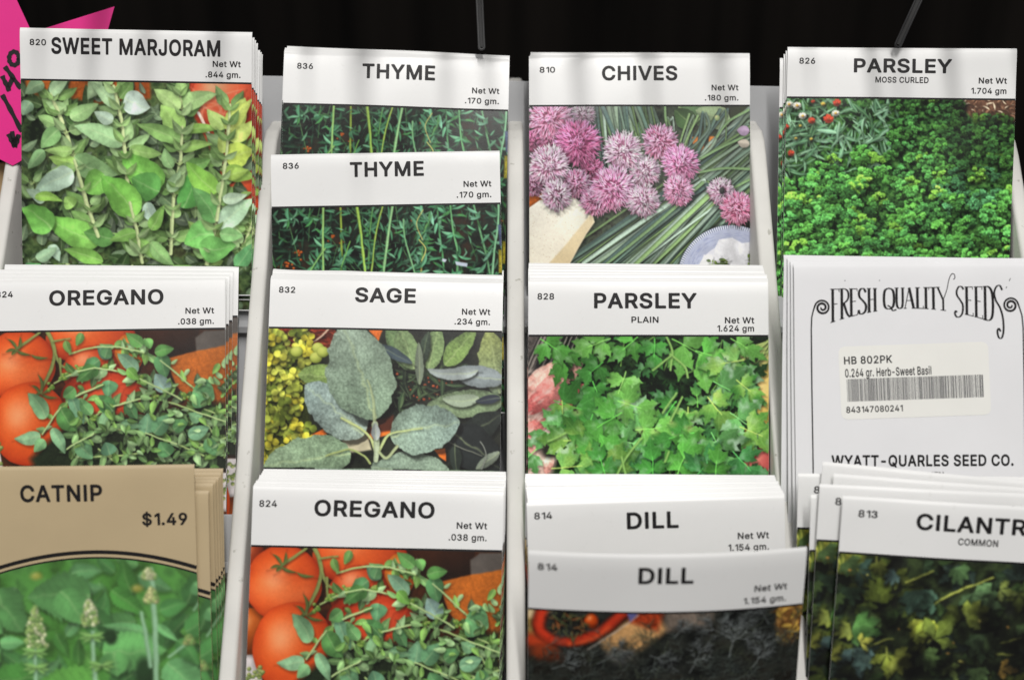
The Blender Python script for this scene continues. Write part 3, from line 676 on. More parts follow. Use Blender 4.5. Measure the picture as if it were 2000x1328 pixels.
def pic_sage():
    p = Pic(67, rgb(26, 28, 24)); rs = p.rs

    def U(x, y):
        return ((x - 168) / 1.217, (y - 440) / 1.217)
    p.noise_fill([rgb(10, 11, 11), rgb(24, 28, 22), rgb(40, 42, 34), rgb(22, 22, 20)], 80, 2)
    p.poly([U(150, 430), U(520, 430), U(500, 560), U(300, 540), U(180, 520)], rgb(112, 40, 24), 8, rough=.5)
    p.scatter(60, (*U(200, 440), *U(500, 540)), (20, 60), (.1, .2), [rgb(150, 62, 40), rgb(80, 26, 18)], ang=(.1, .9), veins=0, mid=0)
    p.stem([U(480, 440), U(430, 490), U(340, 540)], 9, 7, rgb(176, 150, 130))
    for _ in range(70):
        q = U(840 + rs.rand() * 300, 620 + rs.rand() * 180); p.ball(q[0], q[1], 3 + rs.rand() * 5, 3 + rs.rand() * 4, rgb(206, 92, 50), rgb(110, 40, 20), sh=0)
    p.scatter(60, (*U(840, 560), *U(1100, 850)), (40, 110), (.14, .3), [rgb(52, 70, 48), rgb(38, 50, 38), rgb(70, 90, 60)])
    Y1 = [rgb(196, 196, 78), rgb(178, 184, 78), rgb(200, 190, 62), rgb(150, 160, 64), rgb(116, 132, 50)]
    p.poly([U(130, 540), U(330, 560), U(400, 900), U(380, 1160), U(130, 1160)], rgb(46, 52, 24), 20, rough=.4)
    for _ in range(190):
        x = 140 + rs.rand() ** 1.1 * 260; y = 450 + rs.rand() * 720
        if x > 330 and 700 < y < 930:
            continue
        q = U(x, y); c = Y1[rs.randint(5)] * (.75 + .3 * rs.rand())
        a = rs.rand() * 6.28
        for k in range(3):
            b = a + k * 2.1; p.leaf(q[0], q[1], q[0] + 34 * math.cos(b), q[1] + 30 * math.sin(b), 26 + rs.rand() * 10, np.clip(c * (.85 + .3 * rs.rand()), 0, 1), c * (.6 + .4 * rs.rand()), pa=1.2, pb=.55, veins=2, vs=.1, mid=.04, soft=2.4, sh=.4, gloss=.3)
    for x, y in ((430, 540), (320, 560), (420, 590), (455, 560)):
        q = U(x, y); p.ball(q[0], q[1], 26, 24, rgb(176, 186, 90), rgb(100, 110, 40), spec=.1)
    for q in ([U(690, 440), U(760, 440), U(740, 500)], [U(1040, 1055), U(1100, 1045), U(1105, 1110), U(1070, 1090)], [U(410, 990), U(470, 955), U(490, 985)], [U(700, 920), U(810, 900), U(820, 980), U(690, 1010)]):
        p.poly(q, rgb(226, 112, 40), 4, rough=.2)
    p.poly([U(690, 930), U(830, 880), U(830, 960), U(700, 980)], rgb(80, 40, 26), 10)
    p.poly([U(560, 1000), U(690, 950), U(720, 1060), U(600, 1080)], rgb(176, 168, 140), 8)
    SG = rgb(132, 150, 132)

    def sl(bx, by, tx, ty, w, c, c2=None, r=.30, **k):
        k.setdefault('veins', 7); k.setdefault('vs', .05); k.setdefault('mid', .25); k.setdefault('side', .06)
        p.leaf(*U(bx, by), *U(tx, ty), w / 1.217, c, c2 if c2 is not None else c * .92, rough=r, fuzz=1.0, soft=2, pa=.85, pb=.62, sh=.6, **k)
    sl(960, 650, 780, 430, 130, rgb(116, 144, 96)); sl(930, 640, 850, 420, 120, rgb(128, 152, 104)); sl(1000, 640, 1050, 420, 120, rgb(132, 158, 104)); sl(1090, 620, 1240, 430, 110, rgb(124, 152, 84))
    sl(960, 620, 1000, 440, 60, rgb(60, 74, 60)); sl(1370, 760, 1310, 420, 160, rgb(120, 136, 108), rgb(150, 160, 90)); sl(960, 720, 950, 500, 46, rgb(124, 136, 116), r=.1)
    sl(740, 520, 920, 610, 56, rgb(74, 88, 96), r=.08)
    sl(1400, 800, 1000, 830, 150, rgb(128, 148, 112)); sl(1180, 990, 1400, 860, 130, rgb(40, 46, 42)); sl(1120, 950, 1400, 1150, 220, rgb(36, 40, 40), r=.1)
    sl(1400, 690, 1110, 650, 110, rgb(146, 156, 158), r=.12); sl(1260, 640, 995, 640, 62, rgb(166, 176, 174), bend=-.09, r=.08)
    sl(1270, 780, 1080, 790, 70, rgb(170, 186, 160), bend=-.08, r=.08); sl(1380, 780, 1250, 800, 46, rgb(52, 58, 70), r=.05)
    sl(1380, 1060, 1260, 1150, 60, rgb(128, 138, 122), r=.1); sl(1150, 1020, 1160, 1180, 60, rgb(46, 54, 48), r=.1)
    p.stem([U(1120, 1015), U(1200, 1050), U(1290, 1080)], 5, 4, rgb(110, 112, 100)); p.stem([U(1280, 1010), U(1310, 1070), U(1290, 1150)], 6, 5, rgb(120, 124, 116))
    sl(560, 690, 330, 680, 120, rgb(128, 152, 84), rgb(116, 138, 80))
    sl(680, 985, 372, 730, 240, rgb(142, 158, 146), rgb(136, 154, 150))
    sl(735, 905, 560, 405, 345, rgb(126, 148, 124), rgb(140, 156, 140), veins=9)
    p.stem([U(735, 930), U(722, 800), U(690, 700)], 16, 7, rgb(156, 168, 126), sh=.2, al=.8)
    sl(615, 1075, 165, 1150, 235, rgb(118, 140, 112), rgb(132, 152, 124)); sl(1140, 1200, 720, 1150, 230, rgb(128, 146, 128))
    sl(815, 985, 1172, 905, 262, rgb(136, 156, 138), rgb(132, 152, 142))
    p.stem([U(560, 900), U(660, 950), U(715, 1000), U(745, 1090)], 9, 14, rgb(168, 178, 120)); p.stem([U(980, 945), U(860, 965), U(800, 990), U(760, 1060)], 6, 14, rgb(166, 178, 122))
    p.stem([U(490, 1095), U(600, 1060), U(680, 1090), U(715, 1130)], 7, 11, rgb(140, 152, 96)); p.stem([U(735, 930), U(745, 1010), U(745, 1110)], 30, 22, rgb(158, 170, 140))
    p.leaf(*U(745, 1010), *U(735, 920), 40, rgb(160, 168, 166), soft=2); p.stem([U(850, 1040), U(800, 1100), U(760, 1070)], 14, 12, rgb(150, 160, 120))
    return p.done(bl=1, full=590, gain=1.12)


def pic_plain():
    p = Pic(71, rgb(16, 22, 14)); rs = p.rs

    def U(x, y):
        return ((x - 135) / 1.24, (y - 468) / 1.24)
    p.noise_fill([rgb(6, 8, 6), rgb(14, 28, 14), rgb(26, 54, 22)], 60, 2.2)
    p.poly([U(120, 460), U(330, 470), U(260, 560), U(120, 720)], rgb(92, 84, 80), 14, rough=.4)
    for i in range(26):
        x = 130 + rs.rand() * 200; p.stem([U(x + 60, 470), U(x + 20, 560), U(x - 40, 690)], 5, 6, (rgb(40, 38, 40), rgb(150, 140, 130), rgb(90, 84, 86))[rs.randint(3)], sh=.3)
    PK = [rgb(226, 110, 104), rgb(236, 150, 138), rgb(206, 84, 84), rgb(240, 180, 160)]
    p.poly([U(120, 800), U(300, 720), U(330, 900), U(260, 1190), U(120, 1190)], rgb(240, 196, 180), 20, rough=.2)
    for b, t, w in (((110, 790), (300, 610), 120), ((120, 870), (420, 590), 120), ((300, 860), (430, 720), 95), ((340, 640), (400, 520), 60), ((120, 960), (280, 860), 90), ((140, 1000), (190, 900), 90), ((110, 1080), (200, 960), 90), ((230, 1180), (260, 1060), 50), ((280, 1010), (250, 970), 60)):
        p.leaf(*U(*b), *U(*t), w / 1.24, PK[rs.randint(4)], PK[rs.randint(4)], veins=0, mid=0, pb=.5, pa=.95, rough=.25, gloss=.4)
    for _ in range(40):
        q = U(120 + rs.rand() * 260, 620 + rs.rand() * 480); p.leaf(q[0], q[1], q[0] + 30, q[1] - 24, 12, rgb(250, 226, 210), sh=0, veins=0, mid=0, al=.5, soft=8)
    p.ball(*U(1350, 620), 110, 90, rgb(214, 206, 110), rgb(140, 130, 50), spec=.2); p.ball(*U(1380, 800), 120, 130, rgb(240, 206, 96), rgb(180, 130, 40), spec=.4); p.ball(*U(1360, 940), 90, 60, rgb(224, 180, 40), rgb(150, 100, 20))
    p.ball(*U(1330, 1130), 70, 80, rgb(222, 96, 90), rgb(140, 40, 40), spec=.4); p.ball(*U(1270, 1060), 40, 40, rgb(222, 120, 100), rgb(150, 50, 44))
    for _ in range(16):
        a = rs.rand() * .8 + 2.1; q = U(1390, 480 + rs.rand() * 60); p.stem([q, (q[0] + 160 * math.cos(a), q[1] + 150 * math.sin(a))], 8, 6, rgb(170, 190, 100))
    G = [rgb(74, 158, 50), rgb(58, 140, 46), rgb(96, 172, 62), rgb(52, 124, 56), rgb(88, 160, 76)]
    for _ in range(85):
        x = 380 + rs.rand() * 900; y = 470 + rs.rand() * 740
        p.parsley(*U(x, y), rs.rand() * 6.28, 76 + rs.rand() * 50, G[rs.randint(5)] * .5, G[3] * .3, soft=3, gloss=.08)
    for _ in range(26):
        x = 420 + rs.rand() * 820; y = 480 + rs.rand() * 700; a = -1.57 + rs.randn() * .9
        p.stem([U(x, y), U(x + 120 * math.cos(a), y + 120 * math.sin(a))], 6, 5, rgb(110, 164, 66))
    for x, y in ((800, 740), (720, 650), (1000, 740), (850, 970), (640, 780), (1080, 830), (250, 1060), (1030, 780), (880, 660)):
        p.ball(*U(x, y), 40, 30, rgb(10, 16, 10), rgb(6, 8, 6), sh=0, spec=0, soft=24, al=.85)
    for _ in range(24):
        x = 330 + rs.rand() * 900; y = 470 + rs.rand() * 730
        if 700 < x < 900 and 640 < y < 800:
            continue
        p.parsley(*U(x, y), rs.rand() * 6.28, 84 + rs.rand() * 54, G[rs.randint(5)] * (.8 + .25 * rs.rand()), G[3] * .7, soft=2, gloss=.25)
    Lf = [(640, 650, 1.9, 150, 2), (700, 470, 2.4, 130, 0), (560, 480, 2.8, 150, 2), (790, 480, 1.6, 120, 1), (880, 480, .5, 250, 2), (1000, 540, .3, 170, 0), (1180, 480, .5, 130, 2), (340, 520, 1.9, 130, 0), (300, 520, 2.9, 110, 0),
          (1110, 640, .2, 150, 4), (1250, 590, 3.0, 150, 4), (1090, 700, .45, 190, 4), (1210, 690, .7, 120, 1), (520, 600, 2.4, 120, 1), (470, 700, 1.2, 120, 1), (740, 870, 3.4, 150, 4), (600, 800, .3, 160, 2),
          (800, 860, 3.7, 120, 2), (270, 800, .3, 190, 1), (310, 800, 1.5, 110, 0), (250, 930, .2, 140, 4), (330, 930, 2.7, 150, 4), (470, 870, 1.9, 200, 1), (620, 860, 2.6, 190, 0), (460, 1000, 3.1, 180, 0), (600, 1000, .2, 120, 4),
          (900, 800, 2.2, 120, 1), (960, 830, 1.6, 120, 4), (1060, 780, .9, 150, 2), (1180, 860, .6, 180, 4), (1230, 930, .4, 160, 0), (690, 950, -.1, 160, 2), (880, 910, .5, 130, 2), (990, 960, 2.9, 170, 1), (1080, 960, 1.1, 210, 4),
          (1020, 990, 2.2, 150, 0), (1190, 1060, .8, 170, 3), (1100, 1110, 2.3, 150, 3), (610, 1110, 3.6, 190, 0), (620, 1110, 2.5, 180, 1), (640, 1060, .9, 190, 3), (420, 1180, -.4, 200, 0), (260, 1150, -.1, 200, 4), (180, 1050, 2.4, 150, 4),
          (900, 1190, -1.2, 160, 0), (1000, 1190, -.9, 150, 3), (1100, 1190, -1.5, 110, 0), (200, 480, .6, 130, 0), (820, 1000, 2.0, 120, 0), (1220, 1190, -.8, 120, 0), (780, 1190, -1.6, 130, 1), (540, 1190, -1.9, 130, 1)]
    for x, y, a, R, g in Lf:
        if R < 125 and rs.rand() < .55:
            continue
        c = G[g] * (.95 + .25 * rs.rand()); c2 = G[g] * (.62 + .2 * rs.rand())
        if rs.rand() < .22:
            c = rgb(140, 190, 70)
        p.parsley(*U(x, y), a, R / .80, np.clip(c * 1.18 + .02, 0, 1), c2 * 1.0, gloss=.26 if g != 4 else .55, sh=.34)
    for P in ([(850, 470), (880, 540), (870, 640)], [(870, 560), (940, 620), (960, 680)], [(870, 570), (780, 640)], [(720, 990), (650, 1080), (590, 1190)], [(620, 1090), (640, 1180)], [(860, 1060), (840, 1110)], [(930, 780), (870, 900)], [(830, 860), (900, 760)], [(240, 1010), (330, 970)]):
        p.stem([U(*q) for q in P], 9, 10, rgb(130, 180, 84))
    for x, y in ((960, 940), (710, 950), (790, 960), (880, 920), (640, 810), (1110, 770), (390, 860)):
        p.ball(*U(x, y), 20, 15, rgb(206, 216, 120), rgb(150, 180, 70), sh=0, spec=.2, soft=12, al=.35)
    return p.done(sat=.85, bl=1, full=590, gain=1.06)


def pic_catnip():
    p = Pic(83, rgb(50, 100, 44)); rs = p.rs

    def U(x, y):
        return ((x + 361) / 1.481, (y - 570) / 1.481)
    p.noise_fill([rgb(34, 66, 22), rgb(52, 104, 36), rgb(66, 122, 50), rgb(44, 84, 36)], 120, 2)
    G = [rgb(66, 126, 62), rgb(82, 142, 76), rgb(58, 116, 46), rgb(92, 152, 92), rgb(76, 136, 54)]
    K = dict(serr=.16, nt=11, pa=.62, pb=.8, soft=4, veins=5, vs=.1, mid=.12)
    for _ in range(70):
        x = -360 + rs.rand() * 1660; y = 600 + rs.rand() * 900; a = rs.rand() * 6.28; L = 130 + rs.rand() * 160
        p.leaf(*U(x, y), *U(x + L * math.cos(a), y + L * math.sin(a)), L * .55 / 1.48, G[rs.randint(5)] * (.6 + .3 * rs.rand()), **{**K, 'soft': 9})
    for x, y in ((190, 670), (770, 750)):
        p.ball(*U(x, y), 22, 15, rgb(196, 168, 70), rgb(150, 120, 50), soft=14, sh=0, al=.6)
    for b, t, w, g, l in (((500, 790), (130, 790), 300, 1, .85), ((-60, 760), (100, 1000), 260, 1, .8), ((330, 760), (480, 960), 220, 1, .95), ((620, 760), (820, 900), 130, 2, 1.05), ((900, 880), (1060, 830), 110, 0, .95), ((1100, 720), (1170, 800), 120, 3, .9),
                          ((1180, 1000), (1010, 1010), 170, 4, 1.0), ((1040, 1000), (1240, 900), 150, 0, .95), ((820, 1000), (560, 960), 80, 3, .95), ((880, 960), (1000, 1060), 60, 3, 1.15), ((-40, 1060), (110, 1060), 90, 3, 1.0), ((560, 1120), (930, 1110), 260, 1, 1.1),
                          ((620, 1120), (640, 1260), 190, 1, 1.0), ((540, 1290), (120, 1330), 250, 4, 1.12), ((930, 1180), (1160, 1420), 230, 3, 1.0), ((1230, 1060), (1300, 1330), 160, 3, .95), ((160, 1260), (-160, 1290), 220, 2, .9), ((-200, 900), (-20, 1000), 200, 1, .9),
                          ((-240, 1200), (-40, 1160), 180, 0, .9), ((1000, 1050), (1110, 1200), 120, 0, .9)):
        p.leaf(*U(*b), *U(*t), w / 1.481, G[g] * l, G[g] * l * .9, **K)
    p.ball(*U(610, 1030), 26, 30, rgb(20, 40, 20), rgb(12, 24, 12), sh=0, spec=0, soft=14); p.ball(*U(800, 1240), 36, 60, rgb(22, 44, 22), rgb(12, 24, 12), sh=0, spec=0, soft=20)
    for P, w in (([(855, 640), (865, 860), (868, 1040), (860, 1340)], 34), ([(790, 890), (815, 1040), (830, 1200)], 26), ([(505, 1000), (505, 1140), (515, 1400)], 28), ([(165, 1090), (165, 1220), (160, 1420)], 24), ([(1080, 1050), (940, 1150)], 16), ([(1160, 780), (1090, 880)], 12)):
        p.stem([U(*q) for q in P], w / 1.7, w / 1.5, rgb(120, 158, 126), soft=7, sh=.2, hi=.2)

    def spike(x, y0, y1, w, c):
        for i in range(120):
            t = rs.rand(); y = y1 - (y1 - y0) * t; hw = w * (1 - t ** 2.2) * .5 + 4
            q = U(x + (rs.rand() * 2 - 1) * hw, y)
            cc = (c, c * .8, rgb(150, 176, 100), rgb(116, 152, 80))[rs.randint(4)]
            p.ball(q[0], q[1], 8, 9, cc, cc * .6, sh=.25, soft=4, spec=.1)
    spike(175, 850, 1090, 120, rgb(222, 226, 180)); spike(490, 815, 960, 90, rgb(224, 226, 184)); spike(840, 640, 690, 70, rgb(206, 208, 160)); spike(850, 750, 830, 70, rgb(206, 204, 140)); spike(1060, 1030, 1075, 40, rgb(196, 196, 120))
    for x, y in ((165, 1110), (500, 1020), (170, 1200), (550, 1190)):
        for a in (.3, 2.8, .9, 2.2, -.4, 3.5):
            p.leaf(*U(x, y), *U(x + 80 * math.cos(a), y + 50 * math.sin(a)), 18, rgb(110, 160, 80), soft=4, veins=0)
    return p.done(full=560, bl=3, gain=1.2, haze=(rgb(176, 204, 160), .15))


def pic_dill():
    p = Pic(97, rgb(30, 32, 30)); rs = p.rs

    def U(x, y):
        return ((x - 155) / 1.6, (y - 905) / 1.6)
    p.noise_fill([rgb(14, 15, 15), rgb(28, 30, 28), rgb(44, 46, 42), rgb(30, 28, 24)], 70, 2)
    p.poly([U(140, 890), U(200, 900), U(200, 1080), U(140, 1080)], rgb(120, 100, 56), 14, rough=.4)
    p.poly([U(140, 900), U(300, 900), U(220, 960), U(140, 960)], rgb(176, 156, 120), 16)
    p.poly([U(560, 1080), U(700, 960), U(900, 920), U(960, 1010), U(800, 1150), U(620, 1160)], rgb(186, 142, 92), 30, rough=.25)
    p.poly([U(930, 890), U(1250, 890), U(1200, 990), U(960, 1020)], rgb(110, 98, 88), 34, rough=.3)
    p.poly([U(700, 900), U(930, 900), U(900, 1020), U(740, 960)], rgb(150, 54, 26), 24, rough=.5)
    p.poly([U(1600, 905), U(1760, 900), U(1760, 1080), U(1700, 1170), U(1640, 1160), U(1600, 1040)], rgb(176, 132, 66), 12, rough=.5, grad=(rgb(150, 96, 56), 90))
    p.scatter(40, (*U(1600, 910), *U(1740, 1150)), (16, 40), (.3, .5), [rgb(206, 166, 76), rgb(120, 80, 40)], veins=0, mid=0)
    # pepper ring
    p.stem([U(235, 900), U(215, 1000), U(250, 1070), U(360, 1110), U(500, 1070), U(610, 1000), U(720, 880)], 46, 44, rgb(146, 42, 24), hi=.9, soft=18)
    p.stem([U(400, 1120), U(520, 1080), U(620, 1000)], 20, 18, rgb(206, 84, 44), hi=.3, soft=18, sh=0, al=.6)
    p.stem([U(180, 1110), U(260, 1150), U(330, 1200)], 60, 40, rgb(150, 52, 26), soft=30, sh=0)
    p.ball(*U(520, 960), 26, 30, rgb(206, 76, 20), rgb(110, 36, 14), soft=8)
    p.scatter(40, (*U(290, 920), *U(480, 1040)), (20, 50), (.12, .2), [rgb(66, 70, 40), rgb(120, 60, 30)], veins=0)
    p.ball(*U(260, 1190), 60, 36, rgb(120, 50, 26), rgb(60, 30, 18), soft=30, sh=0, spec=0)
    p.ball(*U(700, 1190), 60, 34, rgb(110, 108, 104), rgb(60, 60, 58), soft=30, sh=0, spec=0)
    p.stem([U(790, 915), U(640, 1040), U(500, 1150)], 4, 4, rgb(180, 170, 160), sh=0)
    p.poly([U(720, 900), U(790, 905), U(740, 960)], rgb(90, 90, 140), 6)
    DG = [rgb(72, 80, 76), rgb(56, 62, 56), rgb(92, 100, 96), rgb(44, 48, 42), rgb(66, 72, 56)]

    def frond(x, y, a, L, w, c, depth=2):
        ex, ey = x + L * math.cos(a), y + L * math.sin(a)
        p.stem([(x, y), (x + .5 * L * math.cos(a + .06), y + .5 * L * math.sin(a + .06)), (ex, ey)], w, w * .5, c, sh=.22, soft=2.4, hi=.3)
        if depth:
            for i in range(5):
                t = .25 + .7 * rs.rand()
                for s in (-1, 1):
                    frond(x + t * L * math.cos(a), y + t * L * math.sin(a), a + s * (.5 + rs.rand() * .5), L * (.28 + .2 * rs.rand()), w * .62, c * (.9 + .3 * rs.rand()), depth - 1)
    for i in range(190):
        x = rs.rand() * 1020; y = 40 + rs.rand() * 330
        if x < 560 and y < 150 - .1 * x:
            continue
        frond(x, y, rs.rand() * 6.28, 60 + rs.rand() * 60, 2.4, DG[rs.randint(5)] * (.75 + .5 * rs.rand()), 1)
    for b, a, L in (((1330, 1210), -1.45, 150), ((1360, 1080), -1.0, 120), ((1340, 1090), -2.6, 130), ((1340, 1080), .2, 150), ((1100, 1300), -1.2, 120), ((1480, 1290), -1.1, 120), ((560, 1240), -.6, 110), ((1000, 1060), -.9, 90), ((860, 1180), .3, 100), ((300, 1290), -.5, 110), ((1560, 1010), -2.2, 110)):
        frond(*U(*b), a, L, 3.6, rgb(118, 124, 124) * (.75 + .3 * rs.rand()), 2)
    return p.done(full=270, bl=1, gain=1.12)


def pic_cilantro():
    p = Pic(101, rgb(18, 20, 14)); rs = p.rs

    def U(x, y):
        return ((x - 470) / 1.6, (y - 600) / 1.6)
    p.noise_fill([rgb(6, 7, 6), rgb(16, 20, 14), rgb(34, 44, 26), rgb(20, 22, 22)], 90, 2.2)
    p.poly([U(440, 590), U(620, 600), U(640, 740), U(540, 720), U(440, 700)], rgb(150, 142, 44), 20, rough=.5)
    for i in range(14):
        x = 460 + rs.rand() * 150; p.stem([U(x, 600), U(x + 30, 720)], 9, 6, (rgb(186, 176, 70), rgb(96, 110, 40))[rs.randint(2)], soft=4)
    G = [rgb(92, 110, 36), rgb(52, 84, 60), rgb(44, 66, 74), rgb(112, 124, 40), rgb(60, 96, 46), rgb(40, 60, 40)]
    for _ in range(80):
        x = 440 + rs.rand() * 1640; y = 600 + rs.rand() * 820
        p.lobed(*U(x, y), rs.rand() * 6.28, 50 + rs.rand() * 60, G[rs.randint(6)] * .5, soft=5, gloss=.05, nt=3)
    for P in ([(1060, 870), (1230, 770), (1400, 690)], [(880, 750), (1040, 670)], [(1320, 1160), (1560, 1150)], [(1040, 1110), (1180, 1010)], [(800, 1160), (815, 1230)], [(700, 1150), (830, 1100)], [(690, 600), (710, 720)], [(1430, 1100), (1600, 1050)]):
        p.stem([U(*q) for q in P], 8, 6, rgb(126, 122, 52), soft=3)
    for x, y, a, R, c in ((520, 640, .9, 110, (70, 100, 60)), (600, 700, .3, 120, (44, 74, 80)), (700, 660, .6, 130, (96, 116, 40)), (720, 880, -1.5, 170, (106, 122, 36)), (700, 640, 1.2, 80, (120, 126, 44)), (820, 700, 2.4, 90, (52, 76, 100)), (960, 800, 1.4, 170, (50, 82, 84)), (1060, 860, 2.8, 120, (46, 78, 76)),
                          (1180, 640, 1.2, 120, (60, 94, 60)), (1290, 800, .4, 190, (72, 106, 74)), (1280, 790, 1.1, 130, (56, 86, 60)), (1440, 760, .2, 120, (104, 112, 50)), (560, 800, 1.4, 120, (46, 76, 60)), (640, 900, 1.2, 120, (92, 112, 40)), (700, 950, 2.2, 120, (70, 96, 52)), (590, 1040, .2, 180, (66, 124, 62)), (580, 1060, 2.8, 110, (108, 112, 44)),
                          (1010, 980, 1.6, 140, (170, 170, 46)), (960, 1060, .1, 110, (140, 150, 44)), (1080, 1090, -.9, 190, (110, 126, 44)), (1260, 950, -.5, 150, (120, 128, 44)), (1360, 1040, 1.5, 180, (64, 96, 66)), (1380, 1080, .3, 110, (80, 110, 70)), (610, 1180, 1.3, 180, (60, 86, 112)), (700, 1210, 2.5, 120, (58, 84, 104)), (640, 1140, -.4, 80, (190, 176, 66)),
                          (810, 1200, 1.5, 160, (150, 158, 48)), (840, 1220, .4, 130, (140, 140, 46)), (1020, 1180, .8, 130, (80, 112, 62)), (1180, 1250, 1.0, 110, (120, 140, 70)), (1490, 1240, .1, 110, (190, 120, 44)), (1350, 1250, 1.4, 120, (70, 100, 60)), (470, 850, 1.4, 100, (60, 84, 44)), (450, 1000, .9, 90, (60, 80, 40)), (470, 1240, -1, 90, (120, 116, 40)),
                          (1640, 700, 1.4, 140, (80, 110, 50)), (1760, 860, .6, 160, (60, 96, 70)), (1900, 700, 2.0, 140, (110, 126, 50)), (1620, 950, 1.0, 150, (70, 100, 60)), (1850, 1050, 2.4, 160, (60, 86, 90)), (1700, 1180, .3, 150, (120, 130, 50))):
        p.lobed(*U(x, y), a, R / 1.5, rgb(*c) * .95, rgb(*c) * .4, soft=4, gloss=.05, nt=3, lobes=(3, 5)[rs.randint(2)], sq=.75 + .3 * rs.rand(), fat=.34, teeth=.2, sh=.55)
    for _ in range(8):
        q = U(440 + rs.rand() * 1100, 620 + rs.rand() * 700); p.ball(q[0], q[1], 4 + rs.rand() * 5, 4 + rs.rand() * 4, (rgb(214, 190, 90), rgb(196, 100, 40))[rs.randint(2)], rgb(120, 80, 30), sh=0, soft=4)
    p.a *= (.25 + 1.35 * np.clip(fbm(p.h, p.w, 90, p.rs, 4, .6) * 2.2 - .6, 0, 1))[..., None]
    m = p.a.mean(-1, keepdims=True); p.a += (m * rgb(235, 280, 150) - p.a) * .40
    return p.done(full=480, bl=2, gain=1.25, wob=.8)

